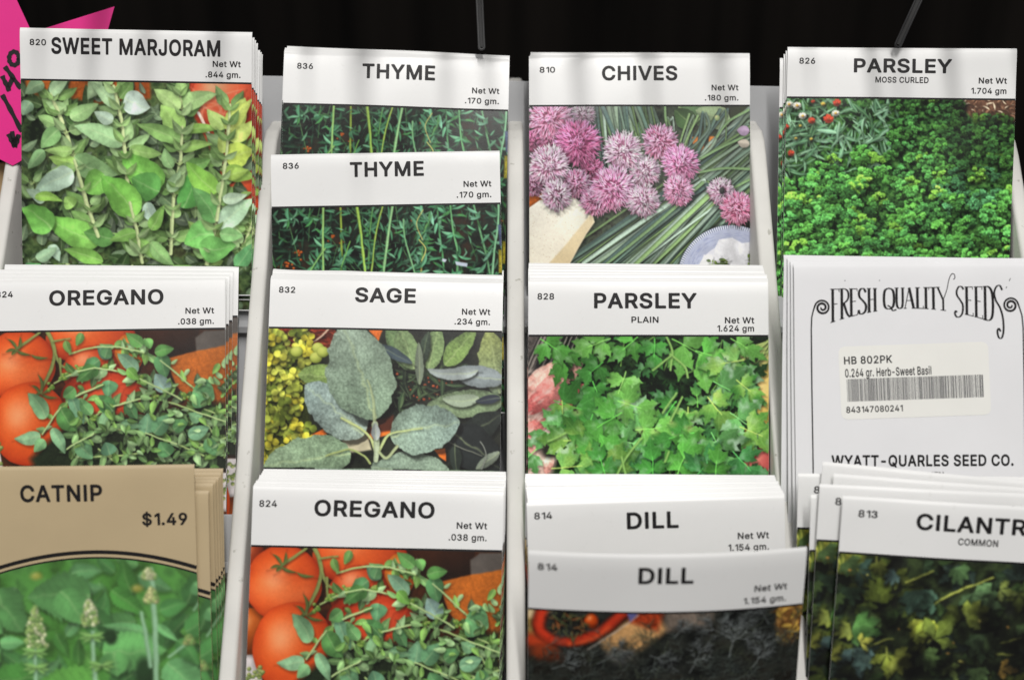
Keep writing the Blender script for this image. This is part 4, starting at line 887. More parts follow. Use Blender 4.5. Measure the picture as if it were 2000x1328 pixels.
# ---------------------------------------------------------------- letter outlines (advance, contours), thousandths
GLYPHS = {
 'T': {
  '$': (441, [[184,576,171,572,162,560,160,510,143,507,121,499,93,484,73,470,50,445,35,417,27,395,25,367,30,324,43,294,56,276,88,249,127,230,161,218,161,98,149,102,128,119,122,131,117,152,113,161,101,169,29,169,16,161,13,153,12,145,16,115,24,93,40,63,50,51,79,25,99,15,135,0,161,-5,162,-51,171,-63,184,-67,222,-67,235,-63,244,-51,246,-5,272,0,314,17,332,27,358,51,370,67,385,95,392,117,394,143,393,171,389,191,378,217,368,231,341,258,327,267,289,286,245,299,245,410,262,402,275,390,281,380,284,363,289,354,301,345,371,345,383,354,387,361,388,370,384,397,378,417,361,446,354,454,324,482,304,494,267,508,245,512,244,560,235,572,222,576],[245,97,245,193,247,194,265,187,284,173,290,164,292,146,288,130,281,120,263,104],[161,410,160,325,143,336,131,348,128,356,127,368,131,383,136,390,148,402]]),
  '-': (447, [[329,188,329,251,325,258,313,267,104,268,91,263,82,251,82,188,86,181,98,172,306,171,320,176]]),
  '.': (205, [[32,25,52,5,69,-2,92,-4,104,-2,122,5,138,21,149,42,151,55,149,78,141,95,122,115,101,123,89,125,72,123,52,115,32,95,25,78,23,55,25,42]]),
  '0': (447, [[210,515,166,511,138,502,104,482,76,454,54,418,34,367,24,313,21,268,23,205,28,164,41,119,59,79,76,55,104,26,130,11,166,-2,204,-6,247,-2,275,7,308,26,337,55,359,90,379,141,389,194,392,240,390,304,383,348,372,389,353,429,337,454,319,472,308,482,283,498,246,511],[210,419,232,413,247,403,260,388,271,370,286,320,290,245,286,188,275,149,266,129,253,112,237,98,222,92,202,91,185,94,165,106,152,120,141,141,133,163,127,188,122,263,127,320,135,352,149,384,162,400,175,411,191,417]]),
  '1': (307, [[257,1,270,10,274,23,273,492,270,499,257,508,173,508,68,433,60,425,56,411,56,343,65,331,72,327,85,327,170,386,171,17,175,10,187,1]]),
  '2': (447, [[45,5,59,0,354,0,367,5,376,17,376,81,372,88,360,97,192,100,286,199,324,244,349,281,365,321,369,343,370,367,367,393,361,415,347,442,336,457,313,480,284,498,260,507,209,515,183,514,149,507,116,493,96,480,72,456,54,427,46,410,40,387,37,353,42,339,54,331,115,330,129,334,137,346,141,377,151,396,161,405,173,412,200,419,229,415,248,406,265,386,269,368,269,354,262,328,239,293,40,80,36,66,36,23,40,10]]),
  '3': (448, [[193,508,159,504,134,496,105,483,83,467,61,444,45,416,36,387,37,371,43,356,58,340,74,331,93,330,108,333,121,341,135,357,141,377,146,383,159,393,171,399,196,404,218,403,237,399,257,388,267,377,269,369,262,356,244,343,203,331,193,323,184,313,178,298,170,267,169,245,178,224,193,209,209,203,233,199,248,194,262,187,272,178,283,162,283,143,271,125,246,109,217,102,194,101,176,104,161,108,138,121,124,137,115,163,99,180,81,188,61,189,44,184,28,171,19,154,16,136,26,99,43,71,68,44,91,27,122,12,155,2,188,-3,225,-2,253,3,287,14,314,27,338,46,364,74,379,101,388,133,389,161,381,199,366,227,351,246,322,271,341,289,352,304,368,336,372,361,372,384,370,397,361,422,343,448,325,467,301,484,274,496,244,504,217,508]]),
  '4': (447, [[289,508,225,509,212,504,206,499,19,183,14,167,15,112,18,105,31,97,234,96,235,17,244,5,257,0,312,0,326,5,331,10,335,23,335,95,382,97,394,105,399,119,399,171,394,184,382,193,335,194,335,312,331,326,318,334,257,335,244,331,239,326,234,312,234,196,139,197,305,479,305,492,301,499]]),
  '5': (447, [[346,504,333,509,88,509,74,504,66,492,38,256,39,247,43,240,48,235,59,230,117,224,131,229,140,237,151,242,173,249,192,252,212,251,238,242,258,225,267,212,275,184,275,156,272,143,266,128,259,117,244,104,230,96,217,92,185,92,170,97,159,103,144,117,139,124,134,145,129,154,117,163,55,164,41,159,36,154,32,141,36,112,42,92,57,63,93,27,122,10,146,1,167,-4,195,-6,238,-3,264,4,295,18,316,34,339,56,354,78,366,102,371,115,377,148,379,167,377,202,373,222,365,244,355,265,336,292,315,313,299,324,273,338,253,344,224,349,202,350,169,345,149,338,158,412,333,412,346,416,351,421,356,435,356,486,351,499]]),
  '6': (447, [[299,508,230,509,216,504,209,498,84,312,61,270,42,220,36,194,36,149,44,111,54,85,73,55,97,31,115,18,149,3,171,-3,210,-6,242,-3,268,5,287,13,315,30,339,54,353,75,369,111,374,131,377,159,374,201,369,223,360,246,341,275,321,296,293,314,249,329,214,332,315,479,315,492,311,499],[234,237,254,223,271,195,275,175,275,157,271,137,266,125,254,109,234,95,210,89,193,90,179,95,162,106,153,114,142,134,137,158,137,183,142,199,151,215,163,228,174,235,198,241,214,241]]),
  '7': (447, [[82,1,150,0,163,5,169,10,378,425,379,486,374,499,369,504,356,509,57,509,43,504,38,499,34,486,34,435,38,421,51,412,258,408,66,30,66,17,70,10]]),
  '8': (447, [[200,515,172,513,151,508,128,499,99,483,64,447,50,420,45,399,41,372,45,337,56,307,66,289,87,266,78,260,58,241,36,205,26,173,25,141,27,114,35,92,46,71,59,53,87,27,119,10,142,2,174,-5,213,-6,238,-5,267,1,294,10,325,27,339,39,362,65,378,92,384,114,388,150,382,187,370,216,353,241,334,260,325,266,345,289,356,307,367,337,371,372,367,399,362,417,357,429,337,459,313,483,295,494,261,508,234,514],[128,138,128,161,133,174,143,190,166,207,179,211,197,214,215,214,233,211,245,207,258,199,275,182,283,161,284,153,280,128,271,113,249,97,225,91,187,91,161,98,143,110,136,119],[264,387,268,372,268,357,264,342,248,321,234,313,214,310,182,312,163,321,148,342,144,358,144,372,147,385,156,400,163,407,178,414,198,419,214,419,228,416,249,407,257,399]]),
  '9': (447, [[112,1,182,0,195,5,202,11,328,197,352,242,370,285,376,322,376,359,369,398,360,419,339,454,315,478,296,491,264,506,241,512,202,515,171,512,149,506,134,500,98,479,74,455,59,434,44,401,36,363,36,336,37,314,44,284,63,245,69,236,94,211,111,199,143,185,170,179,198,177,97,30,97,17,100,10],[191,418,221,418,241,411,260,394,272,369,275,333,271,313,260,291,250,281,231,270,202,267,193,268,171,276,151,294,145,304,140,316,137,347,140,369,145,381,151,392,163,404,172,411]]),
  'A': (471, [[183,509,170,504,160,491,-5,38,-8,23,-7,17,1,5,15,0,77,0,91,5,100,18,139,129,297,129,337,18,346,5,360,0,428,1,440,10,443,17,443,30,274,491,270,499,257,508],[217,359,262,227,173,227]]),
  'B': (449, [[41,504,36,499,32,486,32,23,36,10,41,5,55,0,250,1,295,8,318,16,349,33,372,56,382,70,391,86,401,116,403,142,402,163,397,194,384,222,374,237,355,257,341,266,358,283,371,300,381,325,384,343,385,368,382,393,376,416,365,439,355,453,333,475,314,488,281,502,252,507,226,509,55,509],[137,210,230,210,254,207,268,201,287,186,298,168,300,143,300,133,295,123,285,112,273,105,250,99,228,97,137,97],[137,305,137,412,223,412,241,410,260,403,269,397,276,388,282,371,282,348,276,333,270,326,257,315,243,309,221,305]]),
  'C': (499, [[296,510,249,515,200,511,167,503,122,482,105,469,77,442,56,415,32,366,21,326,15,285,15,223,25,166,34,139,47,110,56,93,70,75,105,40,122,27,151,12,190,-1,233,-6,275,-5,296,-1,326,8,363,26,391,48,414,73,441,120,453,161,453,174,449,182,437,190,366,190,353,182,339,144,319,120,300,107,282,99,262,95,239,94,221,96,200,101,181,110,164,123,147,143,134,165,124,193,119,216,117,248,118,285,125,319,134,344,147,366,164,385,181,398,194,405,221,413,251,415,272,412,300,402,328,380,343,356,353,326,366,318,437,318,444,321,453,334,453,347,441,389,414,436,387,463,363,483,335,497]]),
  'D': (491, [[41,5,55,0,213,0,255,5,280,10,316,24,352,45,388,79,402,97,425,145,438,193,443,248,438,317,426,364,412,395,395,422,361,458,336,476,306,491,284,499,258,504,224,508,55,509,41,504,36,499,32,486,32,23,36,10],[137,97,137,411,218,411,234,409,264,401,279,393,296,381,313,363,325,341,334,314,340,281,340,229,334,196,325,169,312,147,295,128,277,116,256,107,225,99,202,97]]),
  'E': (416, [[355,5,360,10,364,23,364,74,360,88,347,97,137,98,137,209,323,209,336,213,341,218,346,232,345,289,341,296,329,305,137,306,137,411,345,412,357,421,361,435,361,486,357,499,352,504,338,509,55,509,41,504,36,499,32,486,32,23,36,10,41,5,55,0,341,0]]),
  'G': (508, [[236,515,188,509,150,496,122,482,103,469,69,434,40,386,25,343,15,285,14,241,19,192,33,141,54,98,76,67,112,35,122,27,151,13,194,-2,218,-5,251,-6,288,-3,317,5,348,17,384,39,412,68,429,92,444,124,454,161,458,199,458,255,453,269,448,274,435,279,252,278,239,269,235,255,235,204,239,191,244,186,258,181,353,181,346,156,330,129,319,118,304,107,287,100,263,95,241,94,222,96,200,101,181,110,165,123,147,143,134,165,127,184,119,216,117,248,119,292,125,319,137,349,147,366,158,380,180,398,204,409,220,413,237,415,268,413,293,405,311,393,326,379,341,356,352,328,366,319,438,319,445,322,453,335,454,342,449,366,442,387,433,406,415,434,381,468,354,486,314,504,267,514]]),
  'H': (505, [[429,5,434,10,439,23,439,486,434,499,429,504,416,509,357,509,344,504,339,499,334,486,334,309,137,309,136,492,127,504,113,509,55,509,41,504,36,499,32,486,32,23,36,10,41,5,55,0,113,0,127,5,136,17,137,211,334,211,335,17,344,5,357,0,416,0]]),
  'I': (205, [[55,0,120,1,132,10,137,23,137,486,132,499,127,504,113,509,49,508,36,499,32,486,32,23,36,10,41,5]]),
  'J': (395, [[312,508,242,508,234,504,226,492,225,151,223,134,218,118,209,106,190,95,172,91,152,93,136,99,128,106,118,119,113,136,111,186,107,193,95,202,24,202,17,199,8,186,7,149,9,128,15,100,21,81,36,54,44,46,57,33,92,10,123,-1,165,-6,214,-1,254,15,279,33,300,54,315,81,323,103,329,143,329,486,324,499]]),
  'K': (459, [[422,5,431,17,431,30,427,37,250,284,426,472,431,486,426,499,421,504,407,509,332,509,318,504,137,309,136,492,127,504,113,509,55,509,41,504,36,499,32,486,32,23,36,10,41,5,55,0,113,0,127,5,132,10,137,23,137,165,179,209,316,15,326,5,339,0,408,0]]),
  'L': (392, [[49,508,36,499,32,486,32,23,36,10,41,5,55,0,328,0,342,5,347,10,351,23,351,74,347,88,335,97,137,98,136,492,132,499,120,508]]),
  'M': (606, [[530,504,517,509,434,509,420,504,414,499,286,165,270,210,158,499,152,504,138,509,55,509,41,504,36,499,32,486,32,23,36,10,41,5,55,0,111,0,124,5,133,17,134,278,238,18,247,5,261,0,317,1,331,10,436,278,437,17,446,5,459,0,517,0,530,5,535,10,540,23,540,486,535,499]]),
  'N': (510, [[435,504,421,509,364,509,350,504,341,492,340,188,144,498,137,504,123,509,55,509,41,504,36,499,32,486,32,23,36,10,41,5,55,0,113,0,127,5,136,17,136,322,164,275,332,11,339,5,353,0,421,0,435,5,440,10,444,23,444,486,440,499]]),
  'O': (519, [[269,-5,296,-1,336,12,364,27,389,47,416,75,427,91,445,122,462,170,471,223,471,285,461,343,445,386,416,434,389,462,364,482,319,503,275,513,238,515,190,509,151,496,122,482,105,469,70,434,47,398,32,366,25,343,15,285,15,223,25,166,40,124,56,93,70,75,97,47,122,27,140,17,151,12,190,-1,232,-6],[263,95,224,95,205,99,181,110,164,123,148,143,134,164,125,189,119,216,117,248,118,285,125,319,135,346,148,366,164,386,180,398,191,403,221,413,247,415,265,413,286,408,305,399,321,386,339,366,351,345,361,316,367,291,369,263,367,217,361,192,349,159,339,142,321,123,305,110,289,102]]),
  'P': (439, [[49,1,113,0,127,5,132,10,137,23,137,169,239,170,285,178,316,193,336,206,360,230,373,250,384,275,392,305,395,333,392,374,380,415,368,437,360,448,338,470,316,484,282,500,255,505,219,509,55,509,41,504,36,499,32,486,32,23,36,10],[137,266,137,412,234,411,258,403,277,388,283,378,288,365,290,348,290,331,288,314,283,301,277,290,268,281,248,270,228,267]]),
  'Q': (519, [[439,-39,448,-27,448,-14,398,56,416,75,429,93,440,112,453,141,461,166,467,196,471,223,472,268,467,312,461,343,445,386,429,415,409,442,381,469,364,482,336,496,296,509,249,515,211,513,167,503,122,482,105,469,77,442,56,415,32,366,19,317,14,267,15,223,18,196,32,143,56,93,77,67,105,40,122,27,151,12,190,-1,232,-6,269,-5,296,-1,317,5,344,-31,352,-39,359,-43,426,-44],[247,415,265,413,293,405,321,386,339,366,351,345,361,316,367,291,369,245,367,217,361,192,351,164,336,138,306,178,298,186,291,189,224,190,210,186,205,181,200,167,205,153,249,95,237,94,218,96,205,99,181,110,164,123,148,143,134,164,125,189,118,224,117,260,119,292,127,325,135,346,148,366,160,382,180,398,197,406,221,413]]),
  'R': (443, [[41,504,36,499,32,486,32,23,36,10,41,5,55,0,113,0,127,5,132,10,137,23,137,180,211,180,299,17,308,5,322,0,389,0,403,5,412,17,412,30,318,201,319,204,338,216,362,239,373,255,382,275,388,288,392,309,395,349,392,382,382,412,362,448,338,472,317,486,285,500,257,505,220,509,55,509],[137,411,234,411,260,403,272,396,284,381,291,352,290,323,284,306,280,300,272,292,259,285,235,279,137,278]]),
  'S': (441, [[238,514,200,515,176,514,147,508,121,499,93,484,73,470,50,445,35,417,26,388,25,358,30,324,43,294,68,265,88,249,127,230,166,217,228,200,259,189,280,177,290,164,292,153,291,140,285,125,272,110,254,99,238,94,214,90,173,93,153,100,143,106,128,119,124,126,117,152,113,161,101,169,35,170,21,166,16,161,12,147,16,115,29,82,40,63,50,51,79,25,112,8,135,0,169,-6,212,-8,259,-3,299,10,332,27,358,51,370,67,385,95,392,123,394,143,393,171,384,204,378,217,368,231,341,258,327,267,289,286,262,295,192,313,162,324,143,336,130,350,127,362,128,374,131,383,143,399,161,410,178,415,201,418,230,415,246,411,262,402,275,390,281,380,284,363,289,354,301,345,365,344,378,349,383,354,388,367,384,397,372,428,354,454,324,482,304,494,267,508]]),
  'T': (443, [[234,0,247,5,252,10,257,23,257,411,379,412,393,416,398,421,402,435,402,492,393,504,379,509,23,508,11,499,6,486,6,435,11,421,16,416,30,412,153,411,154,17,158,10,170,1]]),
  'U': (505, [[41,504,36,499,32,486,32,176,36,143,42,117,59,81,73,62,106,31,126,18,151,7,193,-5,244,-7,283,-4,306,2,336,14,370,35,398,62,412,81,428,114,437,155,439,175,439,486,434,499,429,504,416,509,358,509,345,504,340,499,335,486,335,180,331,155,324,138,313,122,305,114,291,105,258,94,224,93,195,98,181,105,167,114,156,125,148,136,142,150,137,170,135,492,126,504,112,509,55,509]]),
  'V': (471, [[-4,499,-8,486,-5,474,167,10,173,5,186,0,253,0,266,5,276,18,441,471,444,486,440,499,435,504,421,509,360,509,346,504,341,499,219,149,204,198,96,499,90,504,76,509,15,509,1,504]]),
  'W': (659, [[628,499,623,504,610,509,550,509,536,504,531,499,526,490,448,184,372,480,364,499,359,504,346,509,279,509,265,504,256,490,176,185,101,477,93,499,88,504,74,509,15,509,1,504,-7,492,-7,478,117,21,123,10,128,5,142,0,209,0,223,5,228,10,234,25,313,312,390,25,396,10,401,5,415,0,482,0,496,5,501,10,506,21,632,478,632,492]]),
  'Y': (464, [[185,0,250,1,257,5,266,17,267,206,433,472,436,479,436,492,433,499,420,508,347,509,334,504,327,498,215,312,103,498,96,504,82,509,15,509,1,504,-7,492,-7,479,-4,472,162,206,162,23,167,10,172,5]]),
  'a': (388, [[320,5,325,10,330,23,330,257,323,301,316,319,302,343,284,362,252,382,225,390,193,395,155,394,132,391,99,381,72,367,61,359,37,335,23,311,15,288,19,275,24,270,36,264,83,250,97,250,110,260,118,275,138,292,163,300,185,301,206,297,220,286,227,274,229,255,153,245,97,234,79,228,57,217,44,209,27,192,21,183,11,163,5,125,7,92,13,73,25,50,34,39,55,18,81,5,98,-2,116,-5,150,-8,184,-4,203,2,229,16,231,16,239,5,253,0,306,0],[229,163,228,139,221,121,207,103,194,95,170,87,140,87,119,95,108,106,107,113,108,130,115,138,128,146,152,152]]),
  'b': (420, [[35,504,30,499,25,486,26,17,35,5,49,0,108,1,120,10,124,21,152,4,168,-3,188,-6,215,-7,238,-5,269,4,299,19,329,45,341,61,353,81,360,94,370,124,377,169,377,221,370,265,360,295,341,328,313,358,299,370,263,387,229,394,187,394,151,385,127,370,127,486,122,499,117,504,103,509,49,509],[215,89,196,88,183,90,170,95,153,107,141,122,136,133,127,169,127,221,129,237,140,266,160,289,171,295,186,300,205,300,219,299,230,295,248,282,260,268,264,259,272,235,275,220,275,170,266,135,254,115,241,101,227,93]]),
  'e': (402, [[149,392,122,384,104,375,91,368,73,354,46,326,27,292,16,258,9,218,8,188,10,165,17,124,28,95,47,61,73,34,92,19,125,4,160,-5,204,-7,245,-2,265,5,289,17,305,28,327,49,343,72,351,91,355,105,351,119,336,128,286,140,273,140,260,131,249,111,233,97,210,88,179,88,155,95,140,105,128,116,121,128,113,153,344,155,356,163,361,177,360,232,354,264,347,286,334,315,316,339,287,366,252,384,227,392,196,395],[116,247,119,258,127,270,146,290,158,296,183,300,202,300,218,295,226,290,244,270,253,250,253,247]]),
  'g': (421, [[352,386,338,391,279,390,267,381,263,369,235,385,206,393,173,395,143,392,119,385,88,370,52,335,33,305,16,266,11,239,8,204,9,172,18,122,32,91,46,68,71,42,89,29,119,14,143,7,172,5,205,6,234,15,260,29,259,-2,252,-18,239,-30,213,-41,180,-43,163,-41,146,-36,132,-26,105,4,92,8,76,3,34,-21,28,-27,24,-41,25,-47,36,-68,65,-99,88,-115,118,-127,134,-132,161,-136,195,-137,249,-130,272,-123,300,-108,315,-97,337,-73,348,-54,352,-45,359,-21,361,8,361,367,357,381],[202,300,216,295,227,289,239,278,248,265,258,238,260,224,260,173,258,157,249,134,238,119,227,109,202,100,173,100,157,104,145,110,126,131,115,160,112,173,110,193,112,223,115,236,127,267,145,289,172,300]]),
  'i': (186, [[110,1,122,10,127,23,126,374,122,381,110,390,42,390,30,381,25,367,26,17,30,10,42,1],[136,446,137,458,137,474,128,496,115,509,93,520,79,523,68,522,43,513,25,496,17,479,15,465,15,454,25,430,43,412,60,405,72,403,88,404,110,412,128,430]]),
  'l': (189, [[51,0,110,1,122,10,127,23,127,486,122,499,117,504,103,509,44,508,32,499,27,486,27,23,32,10,37,5]]),
  'm': (590, [[525,10,530,23,530,261,528,282,524,306,511,336,500,352,482,370,467,380,445,390,425,395,407,397,372,395,342,387,317,374,292,351,272,372,258,382,230,393,219,395,193,397,167,393,141,382,124,372,120,381,115,386,102,391,49,391,35,386,30,381,25,367,25,23,30,10,35,5,49,0,103,0,117,5,126,17,127,255,135,275,148,290,162,298,175,300,195,300,207,295,222,281,226,272,227,23,231,10,236,5,250,0,305,0,318,5,327,17,329,260,334,276,347,291,358,298,375,300,397,300,408,295,420,285,427,271,429,257,429,23,433,10,438,5,452,0,507,0,520,5]]),
  'r': (270, [[42,1,110,1,117,5,126,17,127,253,130,262,138,275,157,290,185,297,199,297,219,293,227,294,239,303,244,316,244,372,239,386,227,394,190,396,166,393,149,388,123,374,120,381,108,390,49,391,35,386,26,374,25,23,30,10]]),
  's': (366, [[220,390,195,394,159,395,121,390,100,382,72,369,41,339,28,316,23,299,20,269,24,243,35,215,56,190,70,179,101,165,128,156,205,137,214,131,220,122,219,109,209,97,201,93,182,87,161,87,147,88,126,96,112,112,105,132,92,142,73,141,29,131,20,127,11,114,10,107,15,82,27,58,58,25,71,15,101,2,141,-6,178,-7,200,-5,242,5,270,21,296,44,312,68,319,83,324,115,321,149,310,176,287,201,275,211,244,227,162,248,134,257,124,265,122,270,122,278,125,285,134,294,143,299,166,303,185,302,205,294,215,284,225,263,238,253,252,253,299,264,313,274,317,281,317,295,307,319,290,346,275,361,261,372,236,384]]),
  't': (241, [[199,2,212,11,217,25,207,76,202,85,197,90,183,95,149,91,141,94,138,100,137,297,192,299,204,307,209,321,208,374,204,381,192,390,137,391,137,451,133,465,128,470,114,474,53,473,46,470,37,458,36,391,0,390,-13,381,-17,367,-17,321,-13,307,0,299,36,297,36,103,40,74,52,46,63,31,72,22,96,7,118,0,149,-4,178,-3]]),
  'w': (550, [[514,381,509,386,496,391,438,391,424,386,419,381,413,369,362,183,311,369,306,381,301,386,287,391,230,391,216,386,211,381,206,369,154,184,103,369,97,381,92,386,79,391,21,391,8,386,-1,374,-1,360,101,24,107,10,112,5,126,0,181,0,194,5,199,10,205,21,259,209,311,21,317,10,322,5,336,0,390,0,404,5,409,10,416,27,518,360,518,374]]),
 },
 'S': {
  '$': (443, [[189,578,179,574,173,566,172,512,149,507,119,496,95,482,67,458,57,446,43,422,35,396,32,370,35,339,38,325,48,301,64,281,97,253,129,237,172,223,172,85,149,92,126,112,118,128,113,150,104,160,97,162,31,161,22,155,19,142,23,113,32,88,45,65,57,50,85,25,113,9,141,0,171,-6,172,-52,174,-59,179,-65,189,-69,227,-69,238,-65,244,-57,246,-6,277,0,308,11,337,27,361,50,375,69,388,90,395,115,398,141,397,169,392,187,384,210,372,226,346,252,329,263,297,279,245,296,245,423,254,421,269,414,287,398,295,385,299,365,308,355,315,353,379,354,384,357,389,363,391,373,388,399,380,422,367,444,358,455,328,482,305,496,272,508,245,513,245,561,243,568,238,574,227,578],[245,83,245,201,247,202,268,194,291,180,304,164,306,143,301,123,294,113,283,101,260,88],[171,423,171,317,152,326,132,343,128,348,124,365,127,385,134,397,148,412]]),
  '-': (448, [[331,188,332,244,328,254,319,261,107,262,97,258,91,249,90,193,93,183,102,177,314,176,325,179]]),
  '.': (201, [[36,26,57,5,72,-2,94,-4,118,3,136,19,147,39,148,60,147,71,141,85,121,106,105,112,86,115,60,107,38,87,32,71,30,50]]),
  '0': (448, [[215,516,177,512,141,501,111,482,84,455,63,424,41,368,31,314,28,269,29,218,35,169,49,114,64,81,83,54,116,22,140,8,151,5,177,-3,209,-7,247,-3,283,8,312,26,340,54,361,85,382,140,392,193,395,240,394,291,389,335,382,368,374,394,359,427,340,455,324,472,312,482,283,501,251,511],[215,430,229,428,244,422,257,413,273,396,285,375,293,351,300,322,304,245,299,181,285,134,276,119,265,104,244,87,227,81,207,80,191,82,179,87,166,96,151,112,139,134,130,158,123,186,119,263,120,297,127,339,139,375,149,394,166,413,179,422,194,428]]),
  '1': (305, [[262,1,271,7,275,17,275,492,271,502,265,507,257,509,184,509,174,505,67,425,64,415,64,352,65,344,73,336,81,334,88,336,181,402,182,13,188,4,198,0]]),
  '2': (448, [[53,2,60,0,363,0,370,2,378,10,380,17,380,70,378,77,370,85,326,88,181,89,276,188,317,235,354,288,368,325,372,345,373,370,370,395,362,420,352,440,339,458,317,480,292,497,265,507,214,516,188,514,155,507,126,495,102,480,79,457,63,432,53,410,46,375,46,351,49,345,55,340,62,338,118,338,126,340,134,348,138,382,149,403,161,415,171,421,183,426,205,430,237,426,259,415,274,399,279,388,282,356,276,331,263,308,250,290,45,69,43,61,43,17,45,10]]),
  '3': (449, [[187,507,164,503,132,493,110,482,90,468,67,444,53,421,44,389,46,371,55,354,67,345,81,339,96,338,107,341,119,347,131,360,138,381,147,393,171,408,188,413,217,415,247,408,269,396,276,387,281,378,282,372,278,361,271,352,255,341,241,335,217,330,199,317,189,298,180,262,180,245,188,227,202,214,215,208,240,205,258,198,283,181,293,169,297,160,298,142,296,136,283,117,270,107,254,99,223,92,198,91,180,93,161,99,137,113,123,127,111,158,100,171,83,180,63,181,47,176,34,164,27,153,23,133,33,99,49,71,74,43,98,26,128,11,160,2,193,-3,230,-2,259,3,291,13,323,30,342,45,366,71,383,100,391,131,392,158,385,194,372,220,355,241,339,257,319,270,341,289,357,310,364,324,371,339,375,364,375,387,373,399,365,421,350,445,328,468,307,483,280,496,254,503,223,508]]),
  '4': (448, [[295,508,231,509,224,507,217,501,23,174,21,165,21,115,24,105,33,99,246,98,247,17,250,7,256,2,264,0,320,0,330,4,335,10,337,17,337,98,390,99,396,102,402,111,403,169,399,179,393,184,385,186,337,187,337,313,333,324,327,329,320,331,264,331,256,329,248,321,247,313,246,187,150,188,132,190,304,482,307,492,305,499,300,505]]),
  '5': (448, [[349,507,341,509,90,509,83,507,75,499,72,488,46,256,49,243,56,238,67,235,120,230,127,232,139,241,151,247,175,256,197,259,226,256,248,247,270,228,279,214,289,183,290,164,288,147,278,121,271,110,254,94,235,84,225,81,188,81,170,87,159,93,142,110,133,128,130,143,121,153,113,155,57,155,49,153,43,148,39,138,43,110,50,87,63,65,87,37,99,27,125,11,152,1,178,-5,200,-7,238,-4,271,5,297,16,321,34,342,55,360,80,368,98,373,110,380,145,382,165,381,194,376,219,367,245,361,259,339,289,319,309,300,322,281,332,257,340,219,346,196,345,175,341,146,330,156,422,341,422,352,426,357,432,359,439,359,492,357,499]]),
  '6': (448, [[308,507,300,509,236,509,228,507,220,500,90,307,62,253,49,217,44,193,44,146,51,109,63,80,80,54,103,31,125,16,155,3,182,-4,215,-7,257,0,296,14,319,30,342,53,359,77,372,109,379,142,380,170,378,193,372,220,361,247,345,272,325,291,309,304,283,316,249,325,206,326,316,484,318,492,316,499],[194,247,228,247,254,236,266,226,278,209,288,184,288,143,278,118,266,101,254,91,239,83,224,79,207,78,194,80,184,83,166,93,151,107,147,114,134,145,134,184,144,210,149,218,171,238]]),
  '7': (448, [[84,2,91,0,154,0,161,2,170,11,380,428,382,436,382,492,380,499,372,507,365,509,58,509,51,507,43,499,41,492,41,439,43,432,51,424,89,421,275,418,76,25,74,17,76,10]]),
  '8': (448, [[205,516,183,514,156,508,130,498,108,485,71,448,59,425,52,401,49,375,52,341,60,317,72,297,84,282,101,267,84,255,65,237,47,209,34,169,32,138,35,113,43,87,50,73,66,52,93,27,121,11,147,2,179,-5,218,-7,244,-5,272,1,302,11,326,25,344,39,366,64,380,87,389,117,391,147,386,184,375,209,357,237,339,255,321,267,338,282,350,297,362,317,370,341,374,375,370,401,362,427,340,461,317,483,296,496,274,505,249,512],[126,129,124,143,125,158,129,171,137,187,145,196,165,210,191,219,232,219,257,210,277,196,285,187,297,159,298,142,296,129,291,117,284,106,261,89,233,80,190,80,163,88,138,106,131,117],[144,390,154,408,162,416,174,422,186,427,203,430,236,427,260,416,274,400,278,390,281,375,278,345,271,331,258,318,239,307,219,304,184,307,164,318,151,331,144,345,141,361]]),
  '9': (448, [[114,2,122,0,186,0,194,2,202,9,332,202,354,240,373,288,379,324,379,362,372,400,361,424,342,455,319,478,297,493,269,506,240,513,207,516,177,512,155,506,137,499,104,479,81,456,64,432,51,403,44,366,43,339,45,315,54,279,63,260,77,240,104,213,120,202,142,191,174,184,215,182,106,25,105,17,106,10],[194,429,228,429,252,419,272,401,286,374,289,353,286,315,272,288,260,276,239,264,207,261,187,264,171,271,149,291,143,301,137,316,134,350,137,374,144,390,150,400,164,414,171,419]]),
  'A': (474, [[188,509,181,507,172,498,3,33,-2,17,0,10,8,2,15,0,79,0,89,4,95,11,138,133,310,133,355,8,362,2,369,0,432,0,439,2,447,10,449,17,445,33,274,498,265,507,257,509],[223,386,234,346,278,219,168,220,197,302]]),
  'B': (451, [[46,505,41,499,39,492,39,17,41,10,49,2,57,0,256,1,301,8,327,18,352,31,376,55,389,71,400,97,405,119,407,139,406,161,403,183,399,197,390,214,378,233,360,251,336,267,351,276,371,299,377,310,387,340,389,356,387,390,381,412,371,438,359,454,338,475,315,490,286,502,258,507,232,509,57,509],[134,215,236,216,263,212,279,205,289,199,300,188,312,168,315,140,314,129,307,115,297,104,282,94,263,90,234,87,134,87],[134,300,134,422,228,422,247,420,268,415,280,406,290,393,297,368,296,349,286,327,270,313,251,304,226,300]]),
  'C': (502, [[345,13,366,24,386,39,419,72,445,115,459,165,455,176,449,181,441,183,382,183,374,181,366,173,361,154,347,129,331,111,314,99,291,89,257,83,226,85,203,91,181,102,157,122,146,135,133,157,122,184,116,213,113,248,116,295,121,323,133,352,146,373,157,386,181,406,202,417,222,423,245,426,276,424,299,417,314,410,342,387,360,357,366,335,374,327,382,325,441,325,449,327,455,332,459,343,445,394,433,415,412,445,386,470,366,485,344,496,302,510,255,516,212,512,170,502,129,482,112,469,85,443,62,412,40,369,32,343,25,312,21,268,21,222,24,201,32,166,40,140,62,96,85,66,112,40,132,25,154,13,197,-1,239,-7,276,-6,293,-3]]),
  'D': (494, [[46,4,57,0,218,0,255,4,285,10,325,25,357,45,392,78,408,99,429,141,444,198,448,248,444,312,430,368,418,392,402,420,367,458,338,478,315,489,289,499,258,505,230,508,57,509,49,507,41,499,39,492,39,17,41,10],[134,87,134,422,212,422,235,420,265,414,288,403,308,389,326,370,340,345,349,317,355,282,355,228,349,193,340,165,325,140,307,120,288,106,262,95,238,90,207,87]]),
